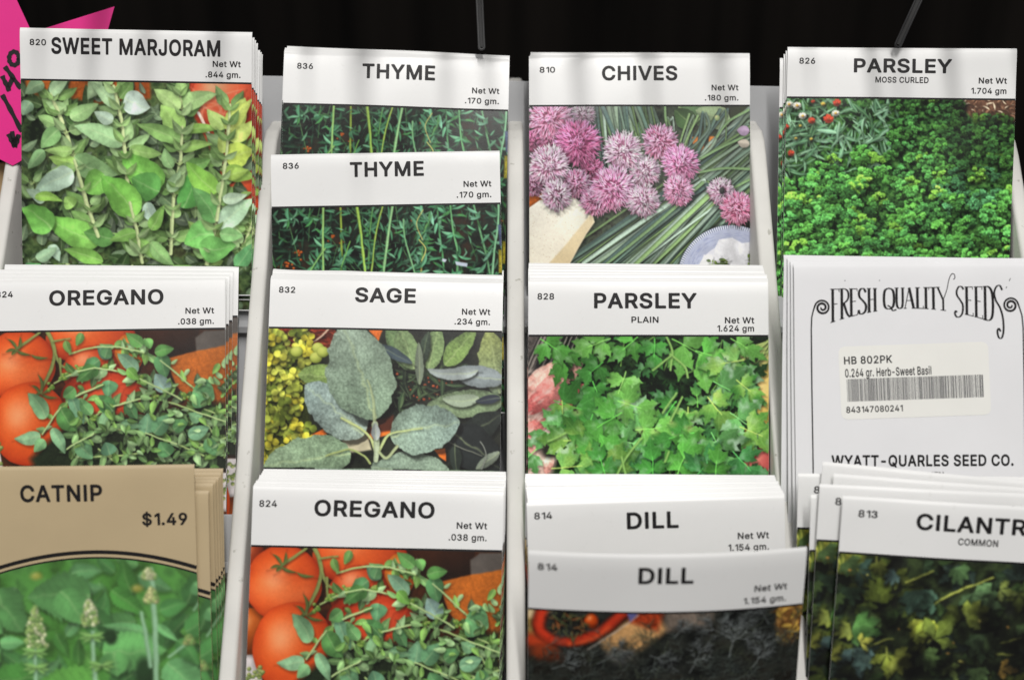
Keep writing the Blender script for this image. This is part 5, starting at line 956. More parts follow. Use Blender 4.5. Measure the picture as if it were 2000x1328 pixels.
  'E': (417, [[357,2,365,10,367,17,367,70,365,77,357,85,350,87,134,87,134,214,331,214,341,218,346,224,348,231,348,283,345,294,336,300,134,301,134,422,347,422,354,424,362,432,364,439,364,492,362,499,354,507,347,509,57,509,49,507,41,499,39,492,39,17,41,10,49,2,57,0,350,0]]),
  'G': (511, [[242,516,195,509,153,495,131,484,110,469,77,435,49,390,32,343,21,286,21,240,25,197,32,166,41,137,62,96,84,66,118,35,131,25,154,14,181,4,206,-3,224,-6,257,-7,294,-3,324,5,358,19,390,39,417,67,436,94,448,120,460,160,463,198,463,255,460,266,453,271,446,273,265,273,254,269,249,263,247,255,247,203,249,196,254,190,265,186,370,185,365,161,355,139,344,122,331,109,315,98,294,89,278,85,247,83,222,86,203,91,181,102,166,114,146,135,131,161,121,186,116,213,113,248,116,295,122,325,131,348,144,371,164,394,180,406,202,417,226,424,243,426,276,424,299,417,312,410,328,398,346,377,361,349,365,337,374,328,382,326,442,326,452,330,459,339,460,344,454,368,445,392,434,413,420,435,387,468,356,488,320,504,274,514]]),
  'H': (508, [[437,4,442,10,444,17,444,492,440,502,434,507,426,509,367,509,359,507,351,499,349,492,349,304,134,304,134,492,132,499,124,507,116,509,57,509,46,505,41,499,39,492,39,17,43,7,49,2,57,0,116,0,124,2,132,10,134,17,134,217,349,217,349,17,351,10,359,2,367,0,426,0]]),
  'I': (201, [[57,0,121,1,130,7,134,17,134,492,130,502,124,507,116,509,52,508,43,502,39,492,39,17,43,7,49,2]]),
  'J': (395, [[321,507,313,509,254,509,244,505,238,496,237,148,234,127,230,113,220,99,206,88,191,82,170,80,154,82,139,88,124,99,115,113,109,133,108,178,106,185,101,191,91,195,31,195,24,193,16,185,14,178,16,125,21,98,29,76,43,53,50,44,62,33,93,11,128,-1,170,-7,217,-1,254,12,283,33,302,53,316,76,325,101,331,140,331,492,329,499]]),
  'K': (461, [[429,4,435,13,434,25,248,285,431,481,435,492,431,502,425,507,418,509,340,509,330,505,167,330,134,291,134,492,132,499,124,507,116,509,57,509,46,505,41,499,39,492,39,17,43,7,49,2,57,0,116,0,124,2,130,7,134,17,134,166,184,218,338,4,348,0,419,0]]),
  'L': (392, [[52,508,43,502,39,492,39,17,41,10,49,2,57,0,337,0,344,2,352,10,354,17,354,70,352,77,344,85,337,87,134,87,134,492,130,502,121,508]]),
  'M': (612, [[540,505,530,509,445,509,438,507,431,501,313,198,294,141,275,198,156,501,149,507,141,509,57,509,49,507,43,502,39,492,39,17,41,10,46,4,57,0,113,0,124,4,130,13,131,316,251,11,260,2,268,0,319,0,326,2,335,11,453,317,455,13,461,4,471,0,530,0,537,2,544,7,547,17,547,492,545,499]]),
  'N': (514, [[442,4,447,10,449,17,449,492,445,502,439,507,432,509,373,509,363,505,357,496,355,163,142,500,134,507,127,509,57,509,46,505,41,499,39,492,39,17,43,7,49,2,57,0,116,0,127,4,133,13,132,350,172,283,346,9,354,2,362,0,432,0]]),
  'O': (523, [[276,-6,302,-1,345,13,367,25,396,48,421,74,432,90,449,118,467,170,476,222,476,286,466,343,449,390,421,435,396,461,367,484,328,502,293,511,244,516,197,509,154,495,132,484,112,469,78,435,52,396,40,369,32,343,21,286,21,222,32,166,49,120,62,96,78,74,103,48,129,27,150,15,184,3,223,-6],[222,85,203,91,181,102,165,114,146,136,132,158,121,185,116,213,113,248,116,295,121,323,131,348,146,373,165,395,184,409,222,423,245,426,271,424,296,418,325,402,352,374,365,353,377,320,383,294,385,263,383,214,377,188,367,160,352,134,333,114,307,96,280,86,255,83]]),
  'P': (441, [[49,2,57,0,116,0,124,2,132,10,134,17,134,174,245,175,293,184,318,195,340,210,363,233,379,256,390,286,398,321,398,362,393,386,380,424,363,450,343,470,318,487,287,500,255,506,225,509,57,509,49,507,41,499,39,492,39,17,41,10],[134,260,134,422,241,421,269,413,290,396,297,383,304,361,304,322,295,297,290,287,279,276,258,265,242,262,223,260]]),
  'Q': (523, [[447,-41,453,-32,452,-20,399,51,421,74,449,118,466,166,474,208,477,269,474,307,466,343,447,394,421,435,387,469,356,489,320,504,268,515,244,516,223,514,179,504,154,495,132,484,112,469,85,443,62,412,40,369,32,343,25,312,21,268,21,222,25,196,40,140,62,96,78,74,103,48,129,27,154,13,197,-1,238,-7,276,-6,302,-1,327,7,359,-35,368,-43,375,-45,437,-45],[254,426,277,423,296,418,307,413,333,395,352,374,367,349,377,320,383,294,385,245,383,214,375,183,365,156,352,134,343,125,308,172,299,180,292,182,229,182,222,180,216,175,212,165,214,157,269,85,243,83,222,85,209,89,181,102,165,114,146,136,131,160,121,185,116,213,113,260,116,295,122,325,132,350,146,373,159,389,181,407,203,417,226,424]]),
  'R': (445, [[49,507,41,499,39,492,39,17,43,7,49,2,57,0,116,0,124,2,130,7,134,17,134,184,220,185,310,17,320,4,330,0,399,0,410,4,416,13,415,25,317,203,343,220,366,242,385,274,395,308,399,339,395,383,385,417,366,450,343,472,319,488,290,500,257,506,226,509,57,509],[134,422,241,421,271,413,283,405,297,388,304,365,304,327,298,306,292,297,283,288,273,282,257,276,243,273,134,272]]),
  'S': (443, [[244,514,219,516,181,514,141,504,123,498,102,487,79,470,57,446,43,422,34,392,32,361,36,330,48,301,73,271,97,253,129,237,172,222,236,205,268,194,291,180,304,164,306,150,305,135,294,113,283,101,260,88,246,83,219,79,176,82,143,96,126,112,121,119,116,134,113,150,104,160,97,162,36,162,28,160,22,155,19,142,23,113,34,85,47,62,57,50,85,25,113,9,141,0,173,-7,201,-8,245,-7,288,4,327,21,350,38,374,66,388,90,396,120,398,141,397,169,387,203,372,226,346,252,329,263,297,279,267,290,195,308,167,318,142,332,128,348,124,365,125,378,128,388,138,403,148,412,163,420,177,425,206,429,238,426,254,421,273,411,287,398,292,390,295,385,299,365,308,355,315,353,374,353,382,355,388,360,391,370,388,399,378,425,358,455,328,482,305,496,272,508]]),
  'T': (445, [[240,0,250,4,255,10,257,17,257,422,389,422,396,424,404,432,406,439,406,492,404,499,396,507,389,509,30,509,23,507,15,499,13,492,13,439,15,432,23,424,30,422,163,422,163,17,167,7,176,1]]),
  'U': (508, [[46,505,41,499,39,492,39,174,42,146,49,115,66,81,80,61,107,35,128,21,163,5,204,-6,233,-7,269,-7,312,2,347,16,376,35,403,61,419,84,433,115,442,153,444,173,444,492,440,502,434,507,426,509,368,509,360,507,352,499,350,492,350,178,346,151,338,131,327,115,316,105,302,95,267,83,230,82,201,87,182,95,168,105,154,118,147,129,134,162,133,178,133,492,131,499,123,507,115,509,57,509]]),
  'V': (474, [[2,502,-2,492,2,479,175,11,184,2,191,0,259,0,267,2,276,11,361,247,445,476,449,492,447,499,439,507,432,509,369,509,362,507,353,498,225,125,202,198,94,498,85,507,78,509,15,509,8,507]]),
  'W': (666, [[639,502,633,507,625,509,564,509,556,507,548,499,459,155,445,213,370,499,362,507,354,509,286,509,276,505,269,495,180,155,177,174,92,497,86,505,76,509,15,509,5,505,-1,496,-1,486,127,17,132,7,138,2,145,0,214,0,222,2,230,10,320,342,410,10,418,2,425,0,495,0,505,4,513,17,642,486,643,492]]),
  'Y': (466, [[190,0,250,0,257,2,265,10,267,17,267,207,440,484,442,492,440,499,432,507,424,509,356,509,346,505,339,497,255,360,221,301,102,497,95,505,85,509,15,509,8,507,0,499,-2,492,0,484,173,207,173,17,177,7,183,2]]),
  'a': (389, [[325,4,330,10,332,17,332,257,325,300,317,322,304,341,287,360,259,377,229,387,198,392,159,391,137,388,100,376,78,364,44,333,33,317,21,289,23,282,28,276,39,271,93,256,100,258,107,264,116,280,128,292,148,304,175,309,200,308,222,300,234,287,240,272,241,254,233,247,164,239,111,230,80,219,49,202,25,175,17,156,12,131,11,113,14,89,21,68,32,48,40,37,63,16,94,1,126,-7,154,-8,192,-3,222,9,241,23,244,10,249,4,254,1,314,0],[241,169,241,142,237,125,224,101,206,87,190,79,181,78,164,76,143,77,118,85,109,93,105,100,103,120,106,131,113,140,121,145,132,150,149,155]]),
  'b': (421, [[42,507,35,499,33,492,33,17,35,10,42,2,50,0,109,1,114,4,120,10,123,28,138,15,155,5,174,-3,193,-7,221,-7,244,-6,277,5,300,17,320,32,345,59,361,89,373,123,380,167,380,220,373,263,361,297,344,326,303,367,276,381,248,389,204,392,173,388,152,380,124,359,123,492,121,499,113,507,106,509,50,509],[211,78,191,78,174,83,160,92,148,102,141,113,130,137,126,149,122,182,123,221,126,239,139,271,159,294,171,302,185,306,201,308,221,307,238,303,252,294,264,283,274,269,286,237,290,205,289,167,286,150,271,114,251,92,238,83]]),
  'e': (403, [[159,390,125,380,97,365,65,338,53,324,37,297,24,260,16,217,15,186,17,163,24,123,36,90,54,60,79,34,101,17,127,5,164,-5,210,-7,250,-2,272,6,290,15,310,28,330,47,350,78,358,101,354,112,343,119,286,132,276,128,270,121,261,102,248,91,235,83,222,78,205,77,177,78,150,88,126,109,112,137,108,157,346,158,353,160,361,168,363,175,362,231,357,262,339,310,318,338,288,365,259,380,226,389,201,392],[109,240,117,262,137,289,160,304,187,308,212,306,223,304,237,296,248,284,262,263,269,240]]),
  'g': (422, [[354,386,347,388,293,388,285,386,277,378,274,359,253,375,224,388,193,392,149,389,121,381,94,367,53,326,37,300,23,265,17,232,15,203,17,159,23,127,35,95,53,67,65,53,76,42,92,31,121,15,162,6,192,5,223,9,256,23,274,37,272,-10,264,-28,252,-41,237,-49,220,-55,184,-57,167,-55,151,-50,132,-39,104,-8,94,-5,85,-7,39,-34,33,-41,31,-48,40,-70,71,-103,97,-120,140,-135,175,-140,214,-140,254,-134,280,-125,301,-114,319,-101,340,-78,353,-56,362,-22,364,1,364,370,362,378],[207,307,224,303,243,290,258,272,265,256,271,240,275,209,274,170,271,153,259,125,249,112,238,101,223,93,207,90,187,89,170,91,159,93,139,106,124,123,117,139,111,156,107,180,106,202,109,228,117,254,124,271,144,294,170,306,186,308]]),
  'i': (181, [[50,0,111,1,120,7,123,17,123,370,120,381,113,386,106,388,45,387,36,381,33,370,33,17,36,7,42,2],[21,466,29,441,43,426,51,420,63,416,84,414,106,420,126,438,133,452,134,473,128,495,114,510,99,518,76,523,51,516,31,498,24,483]]),
  'l': (184, [[52,0,111,1,120,7,123,17,123,492,120,502,113,507,106,509,47,508,38,502,35,492,35,17,38,7,44,2]]),
  'm': (595, [[533,7,537,17,537,261,535,283,530,306,520,331,507,351,491,367,472,379,449,389,418,394,388,393,350,383,332,374,319,364,298,344,275,370,258,382,225,392,198,394,170,389,144,378,122,361,120,378,114,384,109,387,50,388,42,386,36,381,33,370,33,17,35,10,40,4,50,0,106,0,113,2,121,10,123,17,124,257,133,280,147,296,167,306,180,308,200,307,213,304,223,297,233,285,238,273,239,17,241,10,246,4,256,0,312,0,320,2,328,10,330,17,331,262,337,281,353,298,369,306,384,308,409,307,421,303,432,295,439,286,445,273,446,257,446,17,448,10,456,2,464,0,520,0,527,2]]),
  'r': (267, [[45,1,106,0,113,2,121,10,123,17,123,245,126,261,136,280,157,297,170,302,190,304,204,304,226,301,234,303,240,308,244,318,244,375,242,382,234,390,206,393,172,390,144,380,131,373,122,364,118,381,112,386,104,388,50,388,42,386,35,378,33,370,33,17,36,7]]),
  's': (366, [[200,391,149,391,112,382,81,368,68,358,46,335,36,318,28,287,27,269,29,254,38,223,51,204,75,183,102,170,133,160,210,141,224,134,231,126,233,111,228,97,225,93,205,81,174,76,149,78,125,87,109,105,102,126,92,133,86,134,31,121,24,118,19,112,17,103,21,86,32,59,42,45,63,24,79,13,97,5,118,-2,144,-7,198,-7,226,-1,249,7,266,16,285,30,304,50,317,70,325,101,326,120,324,135,315,166,303,183,279,205,243,221,143,247,128,255,120,264,119,270,120,283,134,301,144,306,170,311,196,309,215,300,224,291,236,267,246,260,252,259,305,271,312,275,318,281,319,289,311,314,292,344,278,359,261,371,243,380]]),
  't': (237, [[205,3,214,12,216,20,205,70,202,77,196,82,188,84,166,80,147,81,141,84,136,89,134,102,134,305,190,305,200,309,205,315,207,323,206,375,200,384,190,388,134,388,134,456,133,464,125,472,117,474,57,473,48,467,44,456,44,388,1,387,-7,381,-11,370,-11,323,-7,312,-1,307,6,305,44,305,44,99,48,71,57,47,70,29,78,21,98,8,123,0,153,-4,183,-3]]),
  'w': (555, [[524,378,516,386,509,388,449,388,441,386,435,381,431,370,371,154,351,233,310,378,302,386,295,388,236,388,228,386,222,381,218,370,164,179,159,154,96,378,88,386,81,388,22,388,12,384,6,375,6,365,110,20,116,7,122,2,129,0,185,0,193,2,201,10,265,235,329,10,337,2,344,0,400,0,410,4,416,10,420,23,525,365]]),
 },
}

# ---------------------------------------------------------------- materials
def lin(c):
    c = np.asarray(c, np.float32)
    return np.where(c <= .04045, c / 12.92, ((c + .055) / 1.055) ** 2.4)


def mat(name, col, rough=.5, spec=.5, noise=0.0, nscale=60.0, bump=0.0, bscale=400.0, attr=None, coat=0.0, dist=.0004, stretch=None, speck=0.0):
    m = bpy.data.materials.new(name); m.use_nodes = True
    nt = m.node_tree; b = nt.nodes['Principled BSDF']
    b.inputs['Roughness'].default_value = rough; b.inputs['Specular IOR Level'].default_value = spec
    if coat:
        b.inputs['Coat Weight'].default_value = coat; b.inputs['Coat Roughness'].default_value = .16
    if attr:
        a = nt.nodes.new('ShaderNodeAttribute'); a.attribute_name = attr
        nt.links.new(a.outputs['Color'], b.inputs['Base Color'])
    else:
        b.inputs['Base Color'].default_value = (*col, 1)
    tc = nt.nodes.new('ShaderNodeTexCoord')
    if noise:
        n = nt.nodes.new('ShaderNodeTexNoise'); n.inputs['Scale'].default_value = nscale; n.inputs['Detail'].default_value = 6
        r = nt.nodes.new('ShaderNodeValToRGB')
        r.color_ramp.elements[0].position = .3; r.color_ramp.elements[1].position = .7
        r.color_ramp.elements[0].color = (*[c * (1 - noise) for c in col], 1); r.color_ramp.elements[1].color = (*[min(1, c * (1 + noise * .5)) for c in col], 1)
        src = tc.outputs['Object']
        if stretch:
            mp = nt.nodes.new('ShaderNodeMapping'); mp.inputs['Scale'].default_value = stretch
            nt.links.new(src, mp.inputs['Vector']); src = mp.outputs['Vector']
        nt.links.new(src, n.inputs['Vector']); nt.links.new(n.outputs['Fac'], r.inputs['Fac'])
        out = r.outputs['Color']
        if speck:                                  # scattered scuffs and specks of dirt
            n2 = nt.nodes.new('ShaderNodeTexNoise'); n2.inputs['Scale'].default_value = 320; n2.inputs['Detail'].default_value = 3
            r2 = nt.nodes.new('ShaderNodeValToRGB'); r2.color_ramp.elements[0].position = .67; r2.color_ramp.elements[1].position = .74
            r2.color_ramp.elements[0].color = (1, 1, 1, 1); r2.color_ramp.elements[1].color = (1 - speck, 1 - speck, 1 - speck * 1.1, 1)
            mx_ = nt.nodes.new('ShaderNodeMix'); mx_.data_type = 'RGBA'; mx_.blend_type = 'MULTIPLY'; mx_.inputs[0].default_value = 1
            nt.links.new(tc.outputs['Object'], n2.inputs['Vector']); nt.links.new(n2.outputs['Fac'], r2.inputs['Fac'])
            nt.links.new(out, mx_.inputs[6]); nt.links.new(r2.outputs['Color'], mx_.inputs[7]); out = mx_.outputs[2]
        nt.links.new(out, b.inputs['Base Color'])
    if bump:
        n = nt.nodes.new('ShaderNodeTexNoise'); n.inputs['Scale'].default_value = bscale; n.inputs['Detail'].default_value = 4
        bp = nt.nodes.new('ShaderNodeBump'); bp.inputs['Strength'].default_value = bump; bp.inputs['Distance'].default_value = dist
        nt.links.new(tc.outputs['Object'], n.inputs['Vector']); nt.links.new(n.outputs['Fac'], bp.inputs['Height']); nt.links.new(bp.outputs['Normal'], b.inputs['Normal'])
    return m


M_PAPER = mat('white_paper', (.79, .79, .785), .34, .5, noise=.03, nscale=25, bump=.10, bscale=90, speck=.05)
M_BACKPAPER = mat('uncoated_paper', (.76, .76, .775), .6, .3, noise=.03, nscale=30, bump=.06, bscale=200)
M_STICKER = mat('sticker_paper', (.80, .795, .755), .45, .4, noise=.02)
M_TAN = mat('tan_paper', (.50, .392, .235), .42, .45, noise=.06, nscale=30, bump=.10, bscale=90)
M_PRINT = mat('printed_picture', (.5, .5, .5), .25, .35, attr='print', bump=.10, bscale=90)
M_INK = mat('black_ink', (.012, .011, .012), .45, .22)
M_GREYINK = mat('grey_ink', (.06, .06, .065), .5, .4)
M_BAR = mat('barcode_ink', (.10, .10, .105), .5, .4)
M_CARD = mat('rack_cardboard', (.68, .67, .635), .6, .3, speck=.35, noise=.10, nscale=40, bump=.15, bscale=150)
M_CARDGREY = mat('rack_backing', (.44, .445, .455), .6, .3, noise=.08, nscale=30, bump=.1)
M_PINK = mat('neon_pink_card', (.74, .010, .235), .5, .4, noise=.06, nscale=20, bump=.2, bscale=40)
M_KRAFT = mat('brown_cardboard', (.42, .29, .15), .7, .2, noise=.1, nscale=40)
M_DARK = mat('dark_backdrop', (.006, .0048, .004), .8, .1, noise=.9, nscale=2.2, stretch=(14, 1, .7))
M_WIRE = mat('grey_wire', (.06, .06, .06), .45, .4)
M_CLEAR = mat('clear_plastic', (.012, .012, .012), .4, .3)

from mathutils.geometry import tessellate_polygon


# ---------------------------------------------------------------- mesh helpers
def link(name, me, m, parent=None):
    o = bpy.data.objects.new(name, me); COL.objects.link(o)
    if m is not None and not me.materials:
        me.materials.append(m)
    if parent is not None:
        o.parent = parent
    return o


def mesh(name, v, f, smooth=True):
    me = bpy.data.meshes.new(name)
    v = np.asarray(v, np.float32)
    me.from_pydata([], [], []) if False else None
    me.vertices.add(len(v)); me.vertices.foreach_set('co', v.ravel())
    if isinstance(f, np.ndarray):
        n = len(f); k = f.shape[1]
        me.loops.add(n * k); me.loops.foreach_set('vertex_index', f.ravel().astype(np.int32))
        me.polygons.add(n); me.polygons.foreach_set('loop_start', np.arange(0, n * k, k, dtype=np.int32))
    else:
        ln = [len(q) for q in f]
        me.loops.add(sum(ln)); me.loops.foreach_set('vertex_index', np.array([i for q in f for i in q], np.int32))
        me.polygons.add(len(f)); me.polygons.foreach_set('loop_start', np.cumsum([0] + ln[:-1]).astype(np.int32))
    me.update(calc_edges=True)
    me.polygons.foreach_set('use_smooth', np.full(len(me.polygons), smooth, bool))
    me.validate()
    return me


def grid_faces(nx, ny):
    i = np.arange(ny - 1)[:, None] * nx + np.arange(nx - 1)[None, :]
    return np.stack([i, i + nx, i + nx + 1, i + 1], -1).reshape(-1, 4)


def thing(name, label, cat, mw, group=None):
    o = bpy.data.objects.new(name, None); COL.objects.link(o); o.matrix_world = mw
    o.empty_display_size = .02
    tag(o, label, cat, group)
    return o


def tag(o, label, cat, group=None):
    o['label'] = label; o['category'] = cat
    if group:
        o['group'] = group


W = 0.084; H = 0.0965          # a packet


class Skin:
    """Surface of one packet: x right, y down from the top edge, returns height towards the shopper."""
    def __init__(self, seed, bulge=.0007, bow=0.0, wave=.00019, top=.0, corner=0.0):
        r = random.Random(seed)
        self.b, self.bow, self.top, self.corner = bulge, bow, top, corner
        self.w = [(wave * r.uniform(.4, 1), r.uniform(40, 120), r.uniform(30, 110), r.uniform(0, 6.28)) for _ in range(5)]

    def z(self, x, y):
        q = 2 * x / W; v = y / H
        z = self.b * (1 - q * q) * np.clip(.15 + 1.1 * v, 0, 1) * np.clip((1.06 - v) * 4, 0, 1) + self.bow * (1 - q * q)
        for a, kx, ky, ph in self.w:
            z = z + a * np.sin(kx * x + ky * y + ph)
        z = z - .00045 * np.clip(1 - y / .0056, 0, 1) ** 2 - .00034 * np.clip(1 - y / .0013, 0, 1) ** 2
        z = z + self.top * np.clip(1 - v * 4, 0, 1) ** 2 + self.corner * np.clip(q * .9 + (1 - v * 5) - .9, 0, 1) ** 2
        return z


def env_mesh(sk, name='envelope'):
    nx = 31; x = np.linspace(-W / 2, W / 2, nx)
    y = np.concatenate([[0, .00022, .00045, .0007, .001, .0013, .002, .003, .0042, .0056], np.linspace(.008, H, 32)]); ny = len(y)
    X, Y = np.meshgrid(x, y)
    Z = sk.z(X, Y)
    th = .00030 + .0006 * (1 - np.abs(2 * X / W) ** 4) * np.clip(np.sin(np.pi * np.clip(Y / H, 0, 1)), 0, 1) ** .5
    F = np.stack([X, H - Y, Z], -1).reshape(-1, 3); B = np.stack([X, H - Y, Z - th], -1).reshape(-1, 3)
    n = nx * ny
    gf = grid_faces(nx, ny)
    per = list(range(nx)) + [k * nx + nx - 1 for k in range(1, ny)] + [(ny - 1) * nx + k for k in range(nx - 2, -1, -1)] + [k * nx for k in range(ny - 2, 0, -1)]
    side = [(a, b, b + n, a + n) for a, b in zip(per, per[1:] + per[:1])]
    faces = np.concatenate([gf, gf[:, ::-1] + n, np.array([s for s in side])])
    me = mesh(name, np.concatenate([F, B]), faces)
    # crisp paper edges
    ps = set(per) | {p + n for p in per}
    at_ = me.attributes.new('sharp_edge', 'BOOLEAN', 'EDGE')
    ev = np.empty(len(me.edges) * 2, np.int32); me.edges.foreach_get('vertices', ev); ev = ev.reshape(-1, 2)
    idx = {p: i for i, p in enumerate(per)}
    sharp = np.zeros(len(ev), bool)
    for k, (a, b) in enumerate(ev):
        if a in ps and b in ps and (a < n) == (b < n):
            i, j = idx[a % n], idx[b % n]
            sharp[k] = abs(i - j) in (1, len(per) - 1)
    at_.data.foreach_set('value', sharp)
    return me


def picture_mesh(sk, pic, hf, top=None, name='picture', lift=.00005):
    """Printed sheet: the picture fills the packet below the header line."""
    h, w_ = pic.shape[:2]
    ny = min(h, int(h * (1 - 0.0)))
    x = np.linspace(-W / 2 + .00002, W / 2 - .00002, w_)
    y0 = np.full(w_, hf * W) if top is None else top(x)
    ymax = min(H - .0004, y0.min() + PH / 1000 * W)
    t = np.linspace(0, 1, ny)[:, None]
    X = np.broadcast_to(x[None, :], (ny, w_)); Y = y0[None, :] * (1 - t) + ymax * t
    Z = sk.z(X, Y) + lift
    v = np.stack([X, H - Y, Z], -1).reshape(-1, 3)
    rows = np.clip((Y - y0.min()) / (PH / 1000 * W) * (h - 1), 0, h - 1.001)
    r0 = rows.astype(int); fr = (rows - r0)[..., None]
    ci = np.broadcast_to(np.arange(w_)[None, :], r0.shape)
    col = pic[r0, ci] * (1 - fr) + pic[np.minimum(r0 + 1, h - 1), ci] * fr
    me = mesh(name, v, grid_faces(w_, ny))
    ca = me.color_attributes.new('print', 'FLOAT_COLOR', 'POINT')
    c4 = np.ones((len(v), 4), np.float32); c4[:, :3] = lin(col.reshape(-1, 3)) * .95
    ca.data.foreach_set('color', c4.ravel())
    return me


def strip_mesh(sk, pts, wid, name, lift=.00007, closed=False):
    """A printed line of the given width following points (x, y) on the packet."""
    P = np.array(pts, float); wd = np.broadcast_to(np.asarray(wid, float), (len(P),))
    T = np.gradient(P, axis=0)
    if closed:
        T = np.roll(P, -1, 0) - np.roll(P, 1, 0)
    T /= np.linalg.norm(T, axis=1)[:, None] + 1e-12
    N = np.stack([-T[:, 1], T[:, 0]], 1)
    A = P + N * wd[:, None] / 2; B = P - N * wd[:, None] / 2
    Q = np.concatenate([A, B]); n = len(P)
    v = np.stack([Q[:, 0], H - Q[:, 1], sk.z(Q[:, 0], Q[:, 1]) + lift], 1)
    f = [(i, i + 1, i + 1 + n, i + n) for i in range(n - 1)]
    if closed:
        f.append((n - 1, 0, n, 2 * n - 1))
    return mesh(name, v, np.array(f))


def join_meshes(name, parts):
    vs, fs, o = [], [], 0
    for v, f in parts:
        vs.append(v); fs += [tuple(int(i) + o for i in q) for q in f]; o += len(v)
    return mesh(name, np.concatenate(vs), fs)


def mdata(me):
    v = np.empty(len(me.vertices) * 3, np.float32); me.vertices.foreach_get('co', v)
    return v.reshape(-1, 3), [tuple(p.vertices) for p in me.polygons]


_flat = {}


def glyph_mesh(s, bold, track):
    """Flat lettering, cap height 1, returned as (verts, faces, width)."""
    key = (s, bold, track)
    if key in _flat:
        return _flat[key]
    x = 0.0; V_, F_ = [], []; base = 0
    for ch in s:
        if ch == ' ':
            x += .20 + track; continue
        adv, cs = GLYPHS['T' if bold > .007 else 'S'][ch]
        loops = [np.array(c, float).reshape(-1, 2) / 1000 for c in cs]

        def area(l):
            q = np.roll(l, -1, 0)
            return float((l[:, 0] * q[:, 1] - q[:, 0] * l[:, 1]).sum()) 
        outs = [l for l in loops if area(l) > 0]; holes = [l for l in loops if area(l) <= 0]
        for l in outs:                                    # strokes of a letter may overlap; each takes the holes that lie in it
            lo_, hi_ = l.min(0), l.max(0)
            grp = [l] + [h for h in holes if (h.min(0) > lo_).all() and (h.max(0) < hi_).all()]
            tri = tessellate_polygon([[Vector((q[0], q[1], 0)) for q in m_] for m_ in grp])
            P = np.concatenate(grp) + np.array([x, 0])
            V_.append(P); F_ += [tuple(i + base for i in t) for t in tri]; base += len(P)
        x += adv / 1000 + track
    v = np.concatenate(V_) / .509
    lo, hi = v[:, 0].min(), v[:, 0].max()
    v = v - np.array([lo, 0])
    good = []
    for t in F_:
        a, b, c = v[list(t)]
        ar = (b[0] - a[0]) * (c[1] - a[1]) - (b[1] - a[1]) * (c[0] - a[0])
        if abs(ar) > 1e-7:
            good.append(t if ar > 0 else t[::-1])
    _flat[key] = (v, good, hi - lo)
    return _flat[key]


def text_parts(sk, s, x, y, cap, width=None, align='C', bold=.010, track=0.0, rot=0.0, lift=.00009, squeeze=1.0):
    """x, y, cap, width in thousandths of the packet width; y is the baseline measured from the top edge."""
    v, f, wd = glyph_mesh(s, bold, track)
    u = W / 1000
    sx = width * u / wd if width else cap * u * squeeze
    px = v[:, 0] * sx; py = v[:, 1] * cap * u
    tw = wd * sx
    px = px - {'C': tw / 2, 'R': tw, 'L': 0}[align]
    c, s_ = math.cos(rot), math.sin(rot)
    X = (x - 500) * u + px * c - py * s_; Y = y * u - (px * s_ + py * c)
    return np.stack([X, H - Y, sk.z(X, Y) + lift], 1), f


def text(parent, name, sk, items, m=None):
    me = join_meshes(name, [text_parts(sk, *a[:4], **a[4]) for a in items])
    return link(name, me, m or M_INK, parent)


def rot3(roll, pitch, yaw):
    return Matrix.Rotation(roll, 3, 'Z') @ Matrix.Rotation(yaw, 3, 'Y') @ Matrix.Rotation(pitch, 3, 'X')


def pose(x, u, d, roll, pitch, yaw):
    """World matrix of a packet whose top edge's middle is at (x, u, d) of the rack."""
    R = BASIS @ rot3(roll, pitch, yaw)
    return Matrix.Translation(at(x, u, d) - R @ Vector((0, H, 0))) @ R.to_4x4()


# ---------------------------------------------------------------- the setting
me = mesh('wall', [(-4, .62, -1), (4, .62, -1), (4, .62, 4), (-4, .62, 4)], [(0, 1, 2, 3)])
o = link('wall', me, M_DARK); o['kind'] = 'structure'
me = mesh('floor', [(-4, -4, -.004), (4, -4, -.004), (4, .61, -.004), (-4, .61, -.004)], [(0, 1, 2, 3)])
o = link('floor', me, mat('shop_floor', (.16, .155, .15), .5, noise=.1, nscale=3)); o['kind'] = 'structure'


def extrude_yz(name, prof, x0, x1, m, parent, round_=0.0):
    """A board cut to a profile in the (y, z) plane, extruded from x0 to x1 with softened front edges."""
    import bmesh
    bm = bmesh.new()
    a = [bm.verts.new((x0, y, z)) for y, z in prof]; b = [bm.verts.new((x1, y, z)) for y, z in prof]
    bm.faces.new(a[::-1]); bm.faces.new(b)
    for i in range(len(prof)):
        j = (i + 1) % len(prof); bm.faces.new((a[i], a[j], b[j], b[i]))
    bmesh.ops.recalc_face_normals(bm, faces=bm.faces)
    if round_:
        bmesh.ops.bevel(bm, geom=list(bm.edges), offset=round_, segments=3, profile=.5, affect='EDGES')
    me = bpy.data.meshes.new(name); bm.to_mesh(me); bm.free()
    me.polygons.foreach_set('use_smooth', np.full(len(me.polygons), bool(round_)))
    return link(name, me, m, parent)


def yz(u, d):
    p = at(0, u, d); return p.y, p.z


